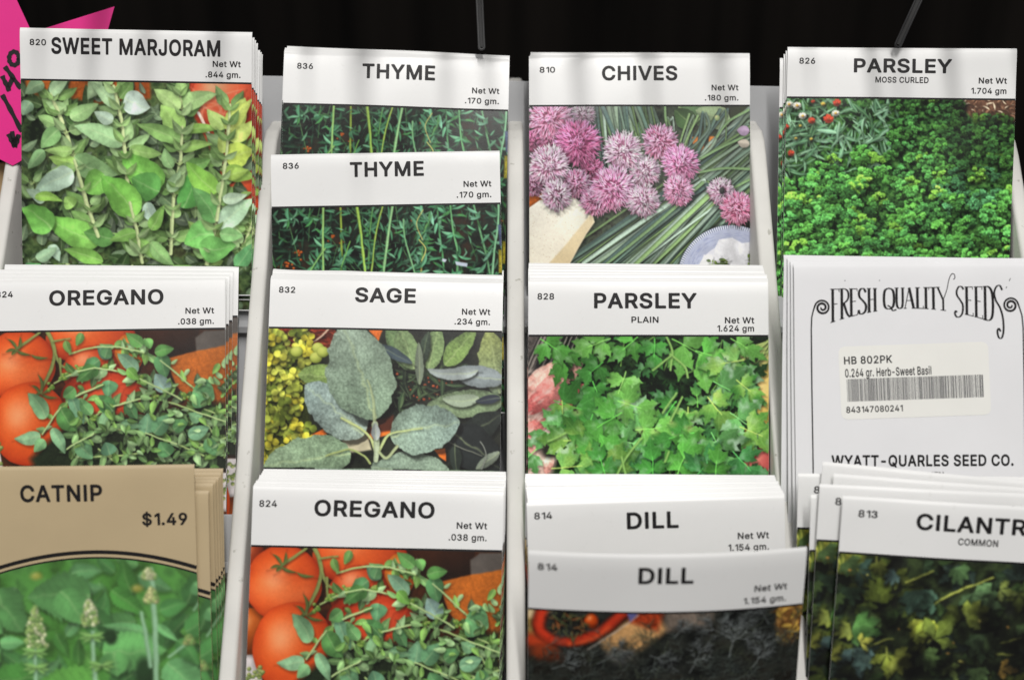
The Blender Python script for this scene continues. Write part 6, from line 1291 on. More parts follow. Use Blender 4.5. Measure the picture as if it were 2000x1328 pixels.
rack = thing('display_rack', 'pale grey cardboard display rack with slanted dividers holding the seed packets', 'display rack', Matrix.Identity(4))
top = np.array(yz(.0737, .040)); bot = np.array(yz(-.110, -.040))
low = top + (bot - top) * 1.55
BACK = .150
for i, (xc, th) in enumerate(((-.1890, .0055), (-.0923, .0056), (.0013, .0062), (.0935, .0062), (.1895, .0055))):
    nose = [tuple(top + np.array([.020, .0015])), tuple(top + np.array([.010, .0028])), tuple(top + np.array([.003, .0012])), tuple(top + (bot - top) * .02)]
    prof = nose + [tuple(low), (low[0], .74), (BACK, .74), (BACK, 1.052)]
    prof[0] = (BACK - .001, nose[0][1]) if False else nose[0]
    prof[-1] = (BACK, nose[0][1])
    extrude_yz('side_panel' if i in (0, 4) else 'divider', prof, xc - th / 2, xc + th / 2, M_CARD, rack, .0014)


def lean_board(name, x0, x1, u0, u1, d, t, m, roll=0.0, parent=None):
    import bmesh
    bm = bmesh.new()
    c, s = math.cos(roll), math.sin(roll)
    vs = []
    for dd in (d, d + t):
        for x, u in ((x0, u0), (x1, u0), (x1, u1), (x0, u1)):
            vs.append(bm.verts.new(at(x, u + x * math.tan(roll) * (u == u1), dd)))
    for q in ((0, 1, 2, 3), (7, 6, 5, 4), (0, 4, 5, 1), (1, 5, 6, 2), (2, 6, 7, 3), (3, 7, 4, 0)):
        bm.faces.new([vs[k] for k in q])
    bmesh.ops.recalc_face_normals(bm, faces=bm.faces)
    bmesh.ops.bevel(bm, geom=list(bm.edges), offset=.0005, segments=2, affect='EDGES')
    me = bpy.data.meshes.new(name); bm.to_mesh(me); bm.free()
    return link(name, me, m, parent)


XS = (-.1862, -.0951), (-.0895, -.0018), (.0044, .0904), (.0966, .1867)
lean_board('back_panel', -.1862, .1867, -.05, .1020, .0600, .003, M_CARDGREY, -.0205, rack)
for x0, x1 in XS:
    lean_board('riser', x0, x1, -.12, .0165, .0345, .0022, M_CARDGREY, 0, rack)
    lean_board('riser', x0, x1, -.19, -.062, .0050, .0022, M_CARDGREY, 0, rack)
for x0, x1 in XS:
    for (u, d), y1 in (((.0105, .040), .085), ((-.076, .010), .02), ((-.150, -.030), -.045)):
        p = at(0, u, d)
        v0 = p.y - .012
        extrude_yz('shelf', [(v0, p.z), (y1, p.z), (y1, p.z - .0025), (v0, p.z - .0025)], x0 + .0003, x1 - .0003, M_CARDGREY, rack)

# brown carton beside the rack and the neon price star
crt = thing('cardboard_carton', 'brown cardboard carton partly hidden at the left edge behind the pink price star', 'carton', Matrix.Identity(4))
lean_board('carton_wall', -.330, -.1925, -.15, .068, .046, .10, M_KRAFT, 0, crt)


def flat_sheet(name, outline, m, mw, parent=None, t=.0004):
    import bmesh
    bm = bmesh.new()
    vs = [bm.verts.new((x, y, 0)) for x, y in outline]
    f = bm.faces.new(vs)
    if f.normal.z < 0:
        f.normal_flip()
    g = bmesh.ops.extrude_face_region(bm, geom=[f])
    bmesh.ops.translate(bm, verts=[e for e in g['geom'] if isinstance(e, bmesh.types.BMVert)], vec=(0, 0, -t))
    bmesh.ops.recalc_face_normals(bm, faces=bm.faces)
    bmesh.ops.triangulate(bm, faces=[q for q in bm.faces if len(q.verts) > 4])
    me = bpy.data.meshes.new(name); bm.to_mesh(me); bm.free()
    return link(name, me, m, parent)


SD = .036
KS = (DIST + SD) / 2777.8


def sq(px, py):      # sheet coordinates of the star, metres about its centre
    return (px - 60) * KS, (160 - py) * KS


star = thing('price_star', 'neon pink star shaped price sign with handwritten black price, left of the marjoram packets', 'price sign',
             Matrix.Translation(at((60 - 1000) * KS, (664 - 160) * KS, SD)) @ BASIS.to_4x4() @ Matrix.Rotation(math.radians(2), 4, 'Y'))
flat_sheet('star_card', [sq(*q) for q in ((-70, -90), (4, -34), (26, -14), (62, 64), (222, 12), (203, 80), (262, 150), (190, 190), (210, 260), (120, 250), (66, 300), (25, 324), (-30, 296), (-90, 340), (-100, 250), (-190, 230), (-120, 140), (-180, 60), (-90, 30))], M_PINK, None, star)


def marker(parent, name, strokes):
    parts = []
    for st in strokes:
        P = np.array([sq(*q) for q in st], float)
        if len(P) > 2:
            t = np.linspace(0, len(P) - 1, len(P) * 6); i = np.clip(t.astype(int), 0, len(P) - 2); f = (t - i)[:, None]
            pm = P[np.clip(i - 1, 0, None)]; p1 = P[i]; p2 = P[i + 1]; p3 = P[np.clip(i + 2, None, len(P) - 1)]
            P = .5 * (2 * p1 + (p2 - pm) * f + (2 * pm - 5 * p1 + 4 * p2 - p3) * f ** 2 + (3 * p1 - pm - 3 * p2 + p3) * f ** 3)
        T = np.gradient(P, axis=0); T /= np.linalg.norm(T, axis=1)[:, None] + 1e-12
        N = np.stack([-T[:, 1], T[:, 0]], 1); wd = .00085 * (1 + .15 * np.sin(np.arange(len(P))))[:, None]
        Q = np.concatenate([P + N * wd, P - N * wd]); n = len(P)
        parts.append((np.concatenate([Q, np.full((2 * n, 1), .00012)], 1), [(k, k + 1, k + 1 + n, k + n) for k in range(n - 1)]))
    return link(name, join_meshes(name, parts), M_INK, parent)


marker(star, 'handwritten_price', [
    [(28 + 9.5 * math.cos(g / 10 * 6.6), 115 + 13 * math.sin(g / 10 * 6.6)) for g in range(11)],      # 9
    [(10, 131), (25, 151), (41, 174)], [(5, 149), (12, 164), (19, 179)], [(17, 172), (26, 152)],          # 4
    [(5, 186), (22, 217), (43, 258)],                                                                      # 1
    [(17, 262), (23, 275), (30, 288)], [(24, 257), (29, 286)], [(29, 288), (34, 276), (37, 263)], [(26, 276), (36, 270)]])   # $

# ---------------------------------------------------------------- the seed packets
FOCAL = 2777.8


def unproj(px, py, d):
    k = (DIST + d) / FOCAL
    return (px - 1000) * k, (664 - py) * k


def corner_pose(tl, tr, d, pitch, yaw):
    roll = -math.atan2(tr[1] - tl[1], tr[0] - tl[0])
    R = rot3(roll, pitch, yaw); c = R @ Vector((-W / 2, 0, 0))
    x, u = unproj(tl[0], tl[1], d - c.z)
    return pose(x - c.x, u - c.y, d, roll, pitch, yaw)


RND = random.Random(5)
ORD = ['first', 'second', 'third', 'fourth', 'fifth', 'sixth', 'seventh', 'eighth', 'ninth', 'tenth', 'eleventh']


class Packet:
    def __init__(self, label, p, seed, hf=.233, pic=None, sk=None, paper=None, rule=True, top=None):
        self.p, self.hf = p, hf
        self.sk = sk or Skin(seed)
        self.paper = paper or M_PAPER
        self.root = thing('seed_packet', label, 'seed packet', pose(*p))
        self.copies = [link('envelope', env_mesh(self.sk), self.paper, self.root)]
        if pic is not None:
            self.copies.append(link('picture', picture_mesh(self.sk, pic, hf + .004, top), M_PRINT, self.root))
        if rule:
            x = np.linspace(-W / 2 + .0001, W / 2 - .0001, 40)
            self.copies.append(link('header_line', strip_mesh(self.sk, np.stack([x, np.full(40, hf * W)], 1), .00068, 'header_line', .00008), M_INK, self.root))

    def behind(self, specs, name, step=.0018, group=None, keep=None):
        """specs: (top left, top right) of each packet standing behind, nearest first."""
        for k, (tl, tr) in enumerate(specs):
            d = self.p[2] + step * (k + 1)
            mw = corner_pose(tl, tr, d, self.p[4] + RND.uniform(-.022, .022), self.p[5] + RND.uniform(-.006, .006))
            r = thing('seed_packet', name.format(ORD[k]), 'seed packet', mw, group)
            for c in (self.copies if keep is None else keep):
                q = c.copy(); q.parent = r; COL.objects.link(q)


def fan(tl0, tr0, tl1, tr1, n, jx=1.8, jy=1.2):
    """n packets between the front one (tl0, tr0) and the hindmost (tl1, tr1), nearest first, a little uneven."""
    out = []
    for k in range(1, n + 1):
        t = k / n
        j = 0 if k == n else 1
        a, b, c, e = (RND.uniform(-jx, jx) * j, RND.uniform(-jy, jy) * j, RND.uniform(-jx, jx) * j, RND.uniform(-jy, jy) * j)
        out.append(((tl0[0] + (tl1[0] - tl0[0]) * t + a, tl0[1] + (tl1[1] - tl0[1]) * t + b), (tr0[0] + (tr1[0] - tr0[0]) * t + a + c, tr0[1] + (tr1[1] - tr0[1]) * t + b * .4 + e)))
    return out


def std_text(pk, number, title, x0, x1, wt, base=(74, 112, 157, 204), cap=66, nx=45, sub=None, nr=952, bold=.013):
    sk, r = pk.sk, pk.root
    text(r, 'item_number', sk, [(number, nx, base[0], 26.5, dict(align='L', bold=.004, width=70))])
    text(r, 'title', sk, [(title, (x0 + x1) / 2, base[1], cap, dict(width=x1 - x0, bold=bold))])
    if sub:
        text(r, 'variety_name', sk, [(sub[0], (sub[1] + sub[2]) / 2, sub[3], 26, dict(width=sub[2] - sub[1], bold=.003))])
    text(r, 'net_weight', sk, [('Net Wt', nr, base[2], 26, dict(align='R', bold=.004, width=122)), (wt, nr - 1, base[3], 26, dict(align='R', bold=.004, width=158 if len(wt) > 8 else 152))])


PICS = {}


def pic(n):
    if n not in PICS:
        PICS[n] = globals()['pic_' + n]()
    return PICS[n]


# --- top row
k = Packet('white sweet marjoram seed packet with big light green leaves, front of its stack', (-0.13711, 0.1131, 0.01889, -0.0120, 0.07735, 0.03407), 1, .2225, pic('marjoram'))
std_text(k, '820', 'SWEET MARJORAM', 134, 863, '.844 gm.', (75, 110, 154, 200), 71, 42)
k.behind([((44, 63 + 1), (500, 70)), ((48, 68), (504.5, 75)), ((53, 74), (509, 81)), ((59, 87), (515, 95)), ((63, 92), (519, 99)), ((67, 97), (523.5, 104))],
         'white marjoram packet, {} behind the front marjoram one, showing at its right edge', .0014, 'marjoram packets standing behind the front one')

k = Packet('white thyme packet with dark stalky picture, upper and rear of the two thyme fronts', (-0.04284, 0.10645, 0.03121, -0.022, -0.01055, 0.06077), 2, .233, pic('thyme'), Skin(2, .0009, top=-.0010))
std_text(k, '836', 'THYME', 347, 670, '.170 gm.', (75, 110, 160, 206), 67, 58, nr=958)
k.behind(fan((552, 100), (995.5, 116), (560, 88), (984, 101.4), 3), 'white thyme packet, {} behind the rear thyme front, only its top edge showing', .0018, 'thyme packets behind the rear thyme front')

k = Packet('single white thyme packet leaning in front of the other thyme packets, tilted to the right', (-0.04727, 0.07021, 0.0225, 0.0235, -0.02437, 0.03908), 3, .233, pic('thyme'), Skin(3, .0006))
k.root.matrix_world = corner_pose((528.6, 302), (973, 293), .0225, -.024, .02)
std_text(k, '836', 'THYME', 344, 667, '.170 gm.', (65, 106, 158, 205), 66, 52, nr=961)

k = Packet('white chives seed packet with pink pompom flowers over green stalks, front of its stack', (0.04845, 0.10811, 0.04031, 0.00217, -0.00167, 0.00739), 4, .229, pic('chives'), Skin(4, .0008, top=-.0008))
std_text(k, '810', 'CHIVES', 330, 671, '.180 gm.', (78, 115, 160, 206), 67, 48, nr=948)
k.behind(fan((1031, 109), (1466, 110), (1036.5, 101), (1462, 102.6), 2), 'white chives packet, {} behind the front chives one, only its top edge showing', .0018, 'chives packets behind the front one')

k = Packet('white moss curled parsley packet with a bed of curly leaves, front of its stack', (0.14498, 0.10862, 0.02864, -0.0200, 0.04353, -0.05221), 5, .224, pic('moss'), Skin(5, .0008, top=-.0006, corner=.0012))
std_text(k, '826', 'PARSLEY', 292, 720, '1.704 gm', (75, 112, 155, 200), 63, 52, ('MOSS CURLED', 387, 620, 156), 961)
k.behind([((1535.5, 98.5), (1983, 104)), ((1531.5, 105), (1979, 110)), ((1524, 113), (1971, 119))], 'white moss curled parsley packet, {} behind the front one, showing at its left edge', .0016, 'moss curled parsley packets behind the front one')

# --- middle row
k = Packet('white oregano packet in the left column, cut by the photo edge, tomatoes in its picture', (-0.14646, 0.02203, 0.01455, 0.0165, -0.10941, 0.10105), 6, .2225, pic('oregano'), Skin(6, .0009))
std_text(k, '824', 'OREGANO', 258, 738, '.038 gm.', (75, 113, 156, 202), 66, 37, nr=953)
k.behind([((-20, 540), (447, 541)), ((-12, 533), (453, 534)), ((-4, 526), (460, 526.5)), ((9, 516), (470, 518))], 'white oregano packet, {} behind the left column oregano front, showing at its right', .0018, 'oregano packets behind the left oregano front')

k = Packet('white sage seed packet with large grey green furry leaves, front of its stack', (-0.04516, 0.02199, 0.0137, -0.0185, -0.11396, 0.02186), 7, .219, pic('sage'), Skin(7, .0008, top=-.0004))
std_text(k, '832', 'SAGE', 366, 626, '.234 gm.', (67, 103, 148, 191), 64, 38, nr=947)
k.behind(fan((526, 544), (986, 552.5), (537, 513), (991, 527), 5), 'white sage packet, {} behind the front sage one, only its top edge showing', .0018, 'sage packets behind the front one')

k = Packet('white plain parsley packet with bright flat leaves and pink radishes, front of its stack', (0.04775, 0.02105, -0.00042, -0.0015, -0.02511, -0.03409), 8, .233, pic('plain'), Skin(8, .0008, top=-.0006))
std_text(k, '828', 'PARSLEY', 275, 703, '1.624 gm', (82, 119, 181, 215), 65, 38, ('PLAIN', 431, 544, 179), 942)
k.behind(fan((1034, 547), (1501, 547), (1032.5, 513), (1474, 518), 6), 'white plain parsley packet, {} behind the front one, only its top edge showing', .0018, 'plain parsley packets behind the front one')

# --- bottom row
ARC = lambda x: (331 + 4.1e-4 * ((x / W + .5) * 1000 - 600) ** 2) / 1000 * W
k = Packet('tan catnip seed packet with arched green picture and printed price, front of its stack', (-0.14513, -0.04101, -0.03787, 0.0150, 0.0681, -0.02632), 9, .233, pic('catnip'), Skin(9, .0008), M_TAN, rule=False, top=lambda x: ARC(x) + .0024)
xs = np.linspace(-W / 2 + .0001, W / 2 - .0001, 60)
a1 = link('arch_line', strip_mesh(k.sk, np.stack([xs, ARC(xs) + .0004], 1), .00125, 'arch_line', .00008), M_INK, k.root)
a2 = link('arch_line', strip_mesh(k.sk, np.stack([xs, ARC(xs) + .00225], 1), .00055, 'arch_line', .00009), M_INK, k.root)
k.copies += [a1, a2]
text(k.root, 'title', k.sk, [('CATNIP', 481, 137, 66, dict(width=321, bold=.014))])
text(k.root, 'price', k.sk, [('$1.49', 880, 234, 48, dict(width=176, bold=.012))])
k.behind([((-92, 962), (408, 957)), ((-82, 947), (418, 943)), ((-74, 940), (425, 936)), ((-67, 935), (432, 930)), ((-60, 925), (440, 921)), ((-54, 917), (447, 914))],
         'tan catnip packet, {} behind the front catnip one, showing at its right', .0018, 'catnip packets behind the front one')

k = Packet('white oregano packet in the second column with tomatoes in its picture, front of its stack', (-0.04472, -0.04964, -0.02221, -0.0273, -0.0697, 0.04462), 10, .240, pic('oregano'), Skin(10, .0008, top=-.0005))
std_text(k, '824', 'OREGANO', 246, 725, '.038 gm.', (85, 117, 155, 202), 65, 27, nr=937)
k.behind(fan((494, 946), (983.5, 959), (514, 915.5), (983, 923), 8), 'white oregano packet, {} behind the second column oregano front, only its top edge showing', .0018, 'oregano packets behind the front in the second column')

k = Packet('white dill seed packet standing behind the foremost dill packet, its weight half covered', (0.04672, -0.05183, -0.03749, 0.0300, 0.1057, 0.00942), 12, .233, pic('dill'), Skin(12, .0006, top=-.0008))
std_text(k, '814', 'DILL', 387, 588, '1.154 gm.', (64, 115, 166, 211), 66, 28, nr=938)
k.behind(fan((1030, 983), (1533, 968), (1026, 927), (1500, 930), 9, 1.5, 1.2), 'white dill packet, {} behind the rear dill front, only its top edge showing', .0016, 'dill packets behind the rear dill front')
for o in [c for c in k.root.children]:
    pass

k = Packet('foremost white dill packet, bowed and leaning out of its stack, dark picture below', (0.04698, -0.06295, -0.07317, 0.0075, 0.33942, 0.03652), 13, .228, pic('dill'), Skin(13, .0006, bow=.0035, wave=.00015))
std_text(k, '814', 'DILL', 390, 588, '1.154 gm.', (68, 112, 158, 206), 65, 32, nr=935)

# --- right column: backs of sweet basil, then cilantro
k = Packet('white back of a sweet basil seed packet with ornate lettering and a barcode sticker', (0.13697, 0.02582, -0.02033, 0.0045, -0.02657, 0.00455), 14, sk=Skin(14, .0006), paper=M_BACKPAPER, rule=False)
k.behind([((1544, 510), (2031, 509)), ((1538, 503), (2025, 504)), ((1531, 498), (2018, 505))], 'white basil packet, {} behind the one with the barcode sticker, edge showing', .0018, 'basil packets behind the barcode packet')
BS = k
cil = [('foremost white cilantro packet with dark olive leaves, cut off by the right photo edge', (1647, 969), (2180, 999), -.0530),
       ('white cilantro packet just behind the foremost cilantro one, its number half covered', (1601.5, 946), (2128, 969), -.0490),
       ('white cilantro packet third from the front, a sliver left of the half covered number', (1584.5, 967), (2108, 976), -.0455),
       ('white cilantro packet slanting to the right, a thin strip above the half covered number', (1629, 925.5), (2140, 962), -.0420),
       ('white cilantro packet slanting most, its top edge just under the seed company name', (1608, 902), (2116, 950), -.0385),
       ('upright white packet leftmost of the cilantro stack, beside the divider', (1559.5, 925), (2070, 932), -.0350)]
ck = None
for i, (lab, tl, tr, d) in enumerate(cil):
    if i == 0:
        ck = Packet(lab, (0, 0, d, 0, 0, 0), 15, .215, pic('cilantro'), Skin(15, .0006, wave=.00015))
        ck.root.matrix_world = corner_pose(tl, tr, d, .10, -.03)
        n0 = text(ck.root, 'item_number', ck.sk, [('813', 62, 76, 28, dict(align='L', bold=.005, width=72))])
        n1 = text(ck.root, 'title', ck.sk, [('CILANTRO', 519, 109, 62, dict(width=480, bold=.013))])
        n2 = text(ck.root, 'variety_name', ck.sk, [('COMMON', 513, 157, 26, dict(width=150, bold=.003))])
        ck.root['group'] = 'cilantro packets in the right column'
    else:
        r = thing('seed_packet', lab, 'seed packet', corner_pose(tl, tr, d, .10 - .008 * i, -.03), 'cilantro packets in the right column')
        for c in ck.copies + [n0, n1]:
            q = c.copy(); q.parent = r; COL.objects.link(q)

# ---- printing on the basil packet's back
sk = BS.sk; U1 = W / 1000


def line_on(name, pts, wid, m=M_INK, lift=.00008):
    P = [((x - 500) * U1, y * U1) for x, y in pts]
    return link(name, strip_mesh(sk, P, np.asarray(wid) * U1, name, lift), m, BS.root)


def spiral(cx, cy, R, turns, start, sgn, n=70):
    t = np.linspace(0, 1, n); a = start + sgn * turns * 2 * np.pi * t; r = R * (1 - t) ** .8 + 3.5 * t
    return list(zip(cx + r * np.cos(a), cy + r * np.sin(a))), 5 + 4.5 * np.sin(np.pi * np.clip(t * 1.1, 0, 1)) * t + 2


sp, wd = spiral(113, 176, 31, 2.0, math.radians(-175), 1)
line_on('border_scroll', [(69, 1135), (68.5, 800), (68, 500), (68, 260), (70, 215), (76, 190)] + sp[1:], np.concatenate([np.full(6, 5.5), wd[1:]]))
sp, wd = spiral(869, 170, 31, 2.0, math.radians(-5), -1)
line_on('border_scroll', [(920, 1135), (919.5, 800), (919, 500), (918, 260), (914, 210), (906, 184)] + sp[1:], np.concatenate([np.full(6, 5.5), wd[1:]]))


def arch_bottom(x):
    return 181 + (x - 470) ** 2 * 5.4e-4


def logo(specs):
    """Tall narrow lettering hung under a level top line with an arched foot line."""
    parts = []
    for x0, wid, strokes, ytop in specs:
        for st, w0, w1 in strokes:
            P = np.array(st, float)
            if len(P) > 2:
                t = np.linspace(0, len(P) - 1, (len(P) - 1) * 7 + 1); i = np.clip(t.astype(int), 0, len(P) - 2); f = (t - i)[:, None]
                pm = P[np.clip(i - 1, 0, None)]; p1 = P[i]; p2 = P[i + 1]; p3 = P[np.clip(i + 2, None, len(P) - 1)]
                P = .5 * (2 * p1 + (p2 - pm) * f + (2 * pm - 5 * p1 + 4 * p2 - p3) * f ** 2 + (3 * p1 - pm - 3 * p2 + p3) * f ** 3)
            else:
                t = np.linspace(0, 1, 6)[:, None]; P = P[0] * (1 - t) + P[1] * t
            X = x0 + P[:, 0] * wid; B = arch_bottom(X); Y = ytop + P[:, 1] * (B - ytop)
            Q = np.stack([(X - 500) * U1, Y * U1], 1)
            T = np.gradient(Q, axis=0); T /= np.linalg.norm(T, axis=1)[:, None] + 1e-12
            ver = np.abs(T[:, 1])                                   # thick verticals, thin horizontals
            wv = (w0 + (w1 - w0) * ver) * U1
            N = np.stack([-T[:, 1], T[:, 0]], 1)
            A = Q + N * wv[:, None] / 2; C_ = Q - N * wv[:, None] / 2; n = len(Q)
            Z = np.concatenate([A, C_])
            parts.append((np.stack([Z[:, 0], H - Z[:, 1], sk.z(Z[:, 0], Z[:, 1]) + .00008], 1), [(a, a + 1, a + 1 + n, a + n) for a in range(n - 1)]))
    return link('company_lettering', join_meshes('company_lettering', parts), M_INK, BS.root)


V = lambda x, a=0., b=1., w1=11: ([(x, a), (x, b)], 3, w1)
Hh = lambda y, a=0., b=1.: ([(a, y), (b, y)], 3.2, 3.2)
LET = {
    'F': [V(.28), Hh(.01, 0, 1), Hh(.47, .28, .8), Hh(.99, 0, .55), ([(1, 0), (1, .1)], 3, 3)],
    'R': [V(.25), Hh(.99, 0, .5), ([(0, .01), (.6, .01), (.92, .12), (.92, .34), (.6, .46), (.25, .47)], 3, 8), ([(.45, .47), (.8, .85), (1.1, 1.0)], 4, 10)],
    'E': [V(.25), Hh(.01, 0, .95), Hh(.47, .25, .8), Hh(.99, 0, 1), ([(.95, 0), (.95, .1)], 3, 3), ([(1, .88), (1, 1)], 3, 3)],
    'S': [([(.92, .16), (.7, .02), (.35, .02), (.12, .16), (.2, .34), (.6, .5), (.92, .68), (.85, .9), (.55, .99), (.2, .97), (.05, .82)], 3.5, 10)],
    'H': [V(.2), V(.8), Hh(.47, .2, .8), Hh(.99, 0, .4), Hh(.99, .6, 1), Hh(.01, 0, .4), Hh(.01, .6, 1)],
    'Q': [([(.5, .01), (.12, .12), (.02, .5), (.12, .86), (.5, .97), (.88, .86), (.98, .5), (.88, .12), (.5, .01)], 3, 10.5), ([(.35, .8), (.65, .9), (.85, 1.06), (1.2, 1.02)], 4, 7)],
    'U': [([(.2, 0), (.2, .75), (.35, .95), (.6, .97), (.78, .8), (.8, 0)], 3, 9.5), Hh(.01, 0, .4), Hh(.01, .62, 1)],
    'A': [([(.08, 1), (.5, 0)], 3, 3.5), ([(.5, 0), (.92, 1)], 3, 11), Hh(.62, .24, .78), Hh(.99, -.05, .25), Hh(.99, .72, 1.08)],
    'L': [V(.28), Hh(.01, 0, .6), Hh(.99, 0, 1), ([(1, .86), (1, 1)], 3, 3)],
    'I': [V(.5), Hh(.01, .1, .9), Hh(.99, .1, .9)],
    'T': [V(.5), Hh(.01, 0, 1), ([(0, 0), (0, .12)], 3, 3), ([(1, 0), (1, .12)], 3, 3), Hh(.99, .25, .75)],
    'Y': [([(.0, .0), (.5, .55)], 3, 8), ([(.5, .55), (.5, 1)], 3, 8), ([(.5, .55), (.85, .1), (1.05, -.3), (1.3, -.52), (1.55, -.5), (1.6, -.36), (1.45, -.3)], 3, 3.5), Hh(.99, .25, .75), Hh(.01, -.15, .2)],
    'Z': [([(1.0, .1), (.8, .0), (.45, .0), (.2, .16), (.25, .34), (.6, .5), (.9, .68), (.85, .95), (.55, 1.12), (.15, 1.16), (-.05, 1.04), (.05, .94), (.22, .98)], 3.5, 8)],
    'D': [V(.22), ([(0, .01), (.55, .01), (.9, .16), (1.0, .5), (.9, .84), (.55, .98), (0, .99)], 3, 10.5)],
    'X': [([(1.0, .1), (.75, -.02), (.4, .02), (.2, .18), (.35, .38), (.75, .55), (1.02, .78), (1.08, 1.08), (.9, 1.3), (.6, 1.34), (.45, 1.2), (.6, 1.1), (.78, 1.16)], 3.5, 8)],
}
words_ = [('F', 145, 36), ('R', 182, 38), ('E', 221, 34), ('S', 257, 34), ('H', 293, 40), ('Q', 360, 42), ('U', 404, 40), ('A', 441, 42), ('L', 486, 32), ('I', 516, 26), ('T', 541, 36), ('Y', 576, 44),
          ('Z', 646, 34), ('E', 684, 34), ('E', 722, 34), ('D', 758, 40), ('X', 796, 40)]
logo([(x, w_, LET[c], 101 - .012 * (x - 145)) for c, x, w_ in words_])
text(BS.root, 'company_name', sk, [('WYATT-QUARLES SEED CO.', 507, 812, 46, dict(width=730, bold=.008))])
text(BS.root, 'company_town', sk, [('OMEN', 545, 856, 22, dict(width=90, bold=.003))], M_GREYINK)
# sticker
RS = math.radians(1.7)


def st(x, y, z=0.0):
    c, s = math.cos(RS), math.sin(RS); dx, dy = x - 480, y - 470
    return 480 + dx * c + dy * s, 470 + dy * c - dx * s


nx, ny = 26, 16
gx, gy = np.meshgrid(np.linspace(-1, 1, nx), np.linspace(-1, 1, ny))
rr = .12
ax, ay = np.abs(gx), np.abs(gy)
cxr = 1 - rr * .62; cyr = 1 - rr * 1.3                  # rounded corners
ex = np.clip((ax - cxr) / (1 - cxr), 0, 1); ey = np.clip((ay - cyr) / (1 - cyr), 0, 1)
mx = np.maximum(ex, ey); ln_ = np.hypot(ex, ey) + 1e-9
sc_ = np.where((ex > 0) & (ey > 0), mx / ln_, 1)
ax = np.where((ex > 0) & (ey > 0), cxr + (1 - cxr) * ex * sc_, ax); ay = np.where((ex > 0) & (ey > 0), cyr + (1 - cyr) * ey * sc_, ay)
SX, SY = st(480 + np.sign(gx) * ax * 300, 470 + np.sign(gy) * ay * 146)
XX, YY = (SX - 500) * U1, SY * U1
stick = link('sticker', mesh('sticker', np.stack([XX, H - YY, sk.z(XX, YY) + .00007], -1).reshape(-1, 3), grid_faces(nx, ny)), M_STICKER, BS.root)
x, y = st(200, 396); t1 = text_parts(sk, 'HB 802PK', x, y, 31, align='L', width=192, bold=.006, rot=RS, lift=.00011)
x, y = st(202, 448); t2 = text_parts(sk, '0.264 gr. Herb-Sweet Basil', x, y, 34, align='L', width=345, bold=.005, rot=RS, lift=.00011)
x, y = st(200, 590); t3 = text_parts(sk, '843147080241', x, y, 25, align='L', width=226, bold=.004, rot=RS, lift=.00011)
link('sticker_text', join_meshes('sticker_text', [t1, t2, t3]), M_INK, stick)
rb = random.Random(8); bars = []; x = 207.0
while x < 752:
    b = rb.choice((1.6, 1.6, 1.6, 3.2, 4.6)); g = rb.choice((1.5, 1.5, 3.0, 1.5))
    q = np.array([st(x, 455), st(x + b, 455), st(x + b, 545), st(x, 545)])
    X, Y = (q[:, 0] - 500) * U1, q[:, 1] * U1
    bars.append((np.stack([X, H - Y, sk.z(X, Y) + .00011], 1), [(0, 3, 2, 1)])); x += b + g
link('barcode', join_meshes('barcode', bars), M_BAR, stick)
for x, y, r in ((870, 62, 5), (855, 95, 3), (206, 66, 2), (345, 66, 2)):
    line_on('ink_speck', [(x, y), (x - r, y + r * 2)], 3, M_GREYINK)

# ---------------------------------------------------------------- wires above the rack
def tube(pts, r, seg=8):
    P = [Vector(p) for p in pts]; v = []; f = []
    for i, p in enumerate(P):
        t = (P[min(i + 1, len(P) - 1)] - P[max(i - 1, 0)]).normalized()
        a = t.orthogonal().normalized() if i == 0 else (a - t * a.dot(t)).normalized()
        b = t.cross(a)
        for k in range(seg):
            g = 2 * math.pi * k / seg; v.append(tuple(p + (a * math.cos(g) + b * math.sin(g)) * r))
    for i in range(len(P) - 1):
        for k in range(seg):
            f.append((i * seg + k, i * seg + (k + 1) % seg, (i + 1) * seg + (k + 1) % seg, (i + 1) * seg + k))
    f += [tuple(range(seg))[::-1], tuple((len(P) - 1) * seg + k for k in range(seg))]
    return np.array(v, np.float32), f


def px3(px, py, d):
    x, u = unproj(px, py, d); return at(x, u, d)


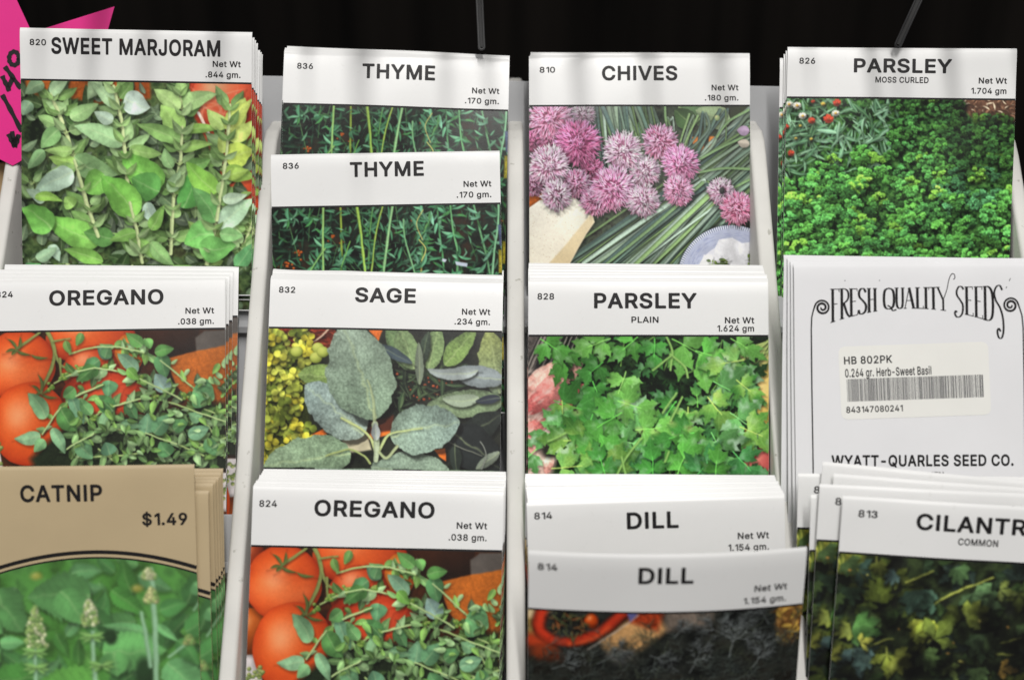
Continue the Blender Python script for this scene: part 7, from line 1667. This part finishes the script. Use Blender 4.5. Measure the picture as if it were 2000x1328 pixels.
def loop_hook(label, top_, tip, d, wpx, wire):
    a = px3(*top_, d); b = px3(*tip, d)
    ax_ = (b - a).normalized(); sd = ax_.cross(AN).normalized(); hw = wpx * (DIST + d) / FOCAL / 2
    L = (b - a).length; pts = []
    for t in np.linspace(0, 1, 8):
        pts.append(a + ax_ * (L - hw) * t + sd * hw * (1 + .1 * (1 - t)))
    for g in np.linspace(.3, math.pi - .3, 7):
        pts.append(a + ax_ * (L - hw + hw * math.sin(g)) + sd * hw * math.cos(g))
    for t in np.linspace(1, 0, 8):
        pts.append(a + ax_ * (L - hw) * t - sd * hw * (1 + .1 * (1 - t)))
    r = thing('wire_hook', label, 'hook', Matrix.Translation(a), 'wire hooks hanging above the packets')
    v, f = tube([p - a for p in pts], .00048)
    link('wire_loop', mesh('wire_loop', v, f), wire, r)
    v = [tuple(p - a + AN * .0001 * s) for s in (1, -1) for p in (a + sd * hw, a - sd * hw, b - ax_ * hw - sd * hw * .8, b - ax_ * hw + sd * hw * .8)]
    link('plastic_tag', mesh('plastic_tag', v, [(0, 1, 2, 3), (7, 6, 5, 4), (0, 4, 5, 1), (1, 5, 6, 2), (2, 6, 7, 3), (3, 7, 4, 0)], False), M_CLEAR, r)
    return r


loop_hook('thin grey wire hook hanging straight above the thyme packets', (931, -120), (941, 97), .030, 10, M_WIRE)
loop_hook('thin grey wire hook slanting above the moss curled parsley packets', (1845, -110), (1752, 92), .024, 11, mat('shaded_wire', (.011, .011, .012), .45, .3))  # this hook's dimmer light is put into a darker wire colour

sh = thing('wire_shelf', 'wire shelf above the rack, mostly out of the frame', 'wire shelf', Matrix.Translation(at(0, .17, .02)))
o0 = sh.location.copy()
cw = []
for i, px_ in enumerate((60, 155, 285, 415, 560, 705, 850, 925, 1030, 1125, 1245, 1420, 1560, 1680, 1750, 1840, 1960)):
    xs_ = (px_ - 1000) * .537 / FOCAL
    x = xs_ - (xs_ - .10) * .07
    fr = .030 + .010 * math.sin(i * 3.3) + (.012 if i in (0, 4, 7, 8, 12) else 0)
    a = Vector((x, .20, 1.172)); b = Vector((x + .003 * math.sin(i * 2.1), fr, 1.155))
    v, f = tube([a - o0, b - o0], .0030 if i not in (5, 10, 14) else .0040); cw.append((v, f))
v, f = tube([Vector((-.3, .20, 1.1685)) - o0, Vector((.3, .20, 1.1685)) - o0], .003); cw.append((v, f))
link('shelf_wires', join_meshes('shelf_wires', cw), M_WIRE, sh)
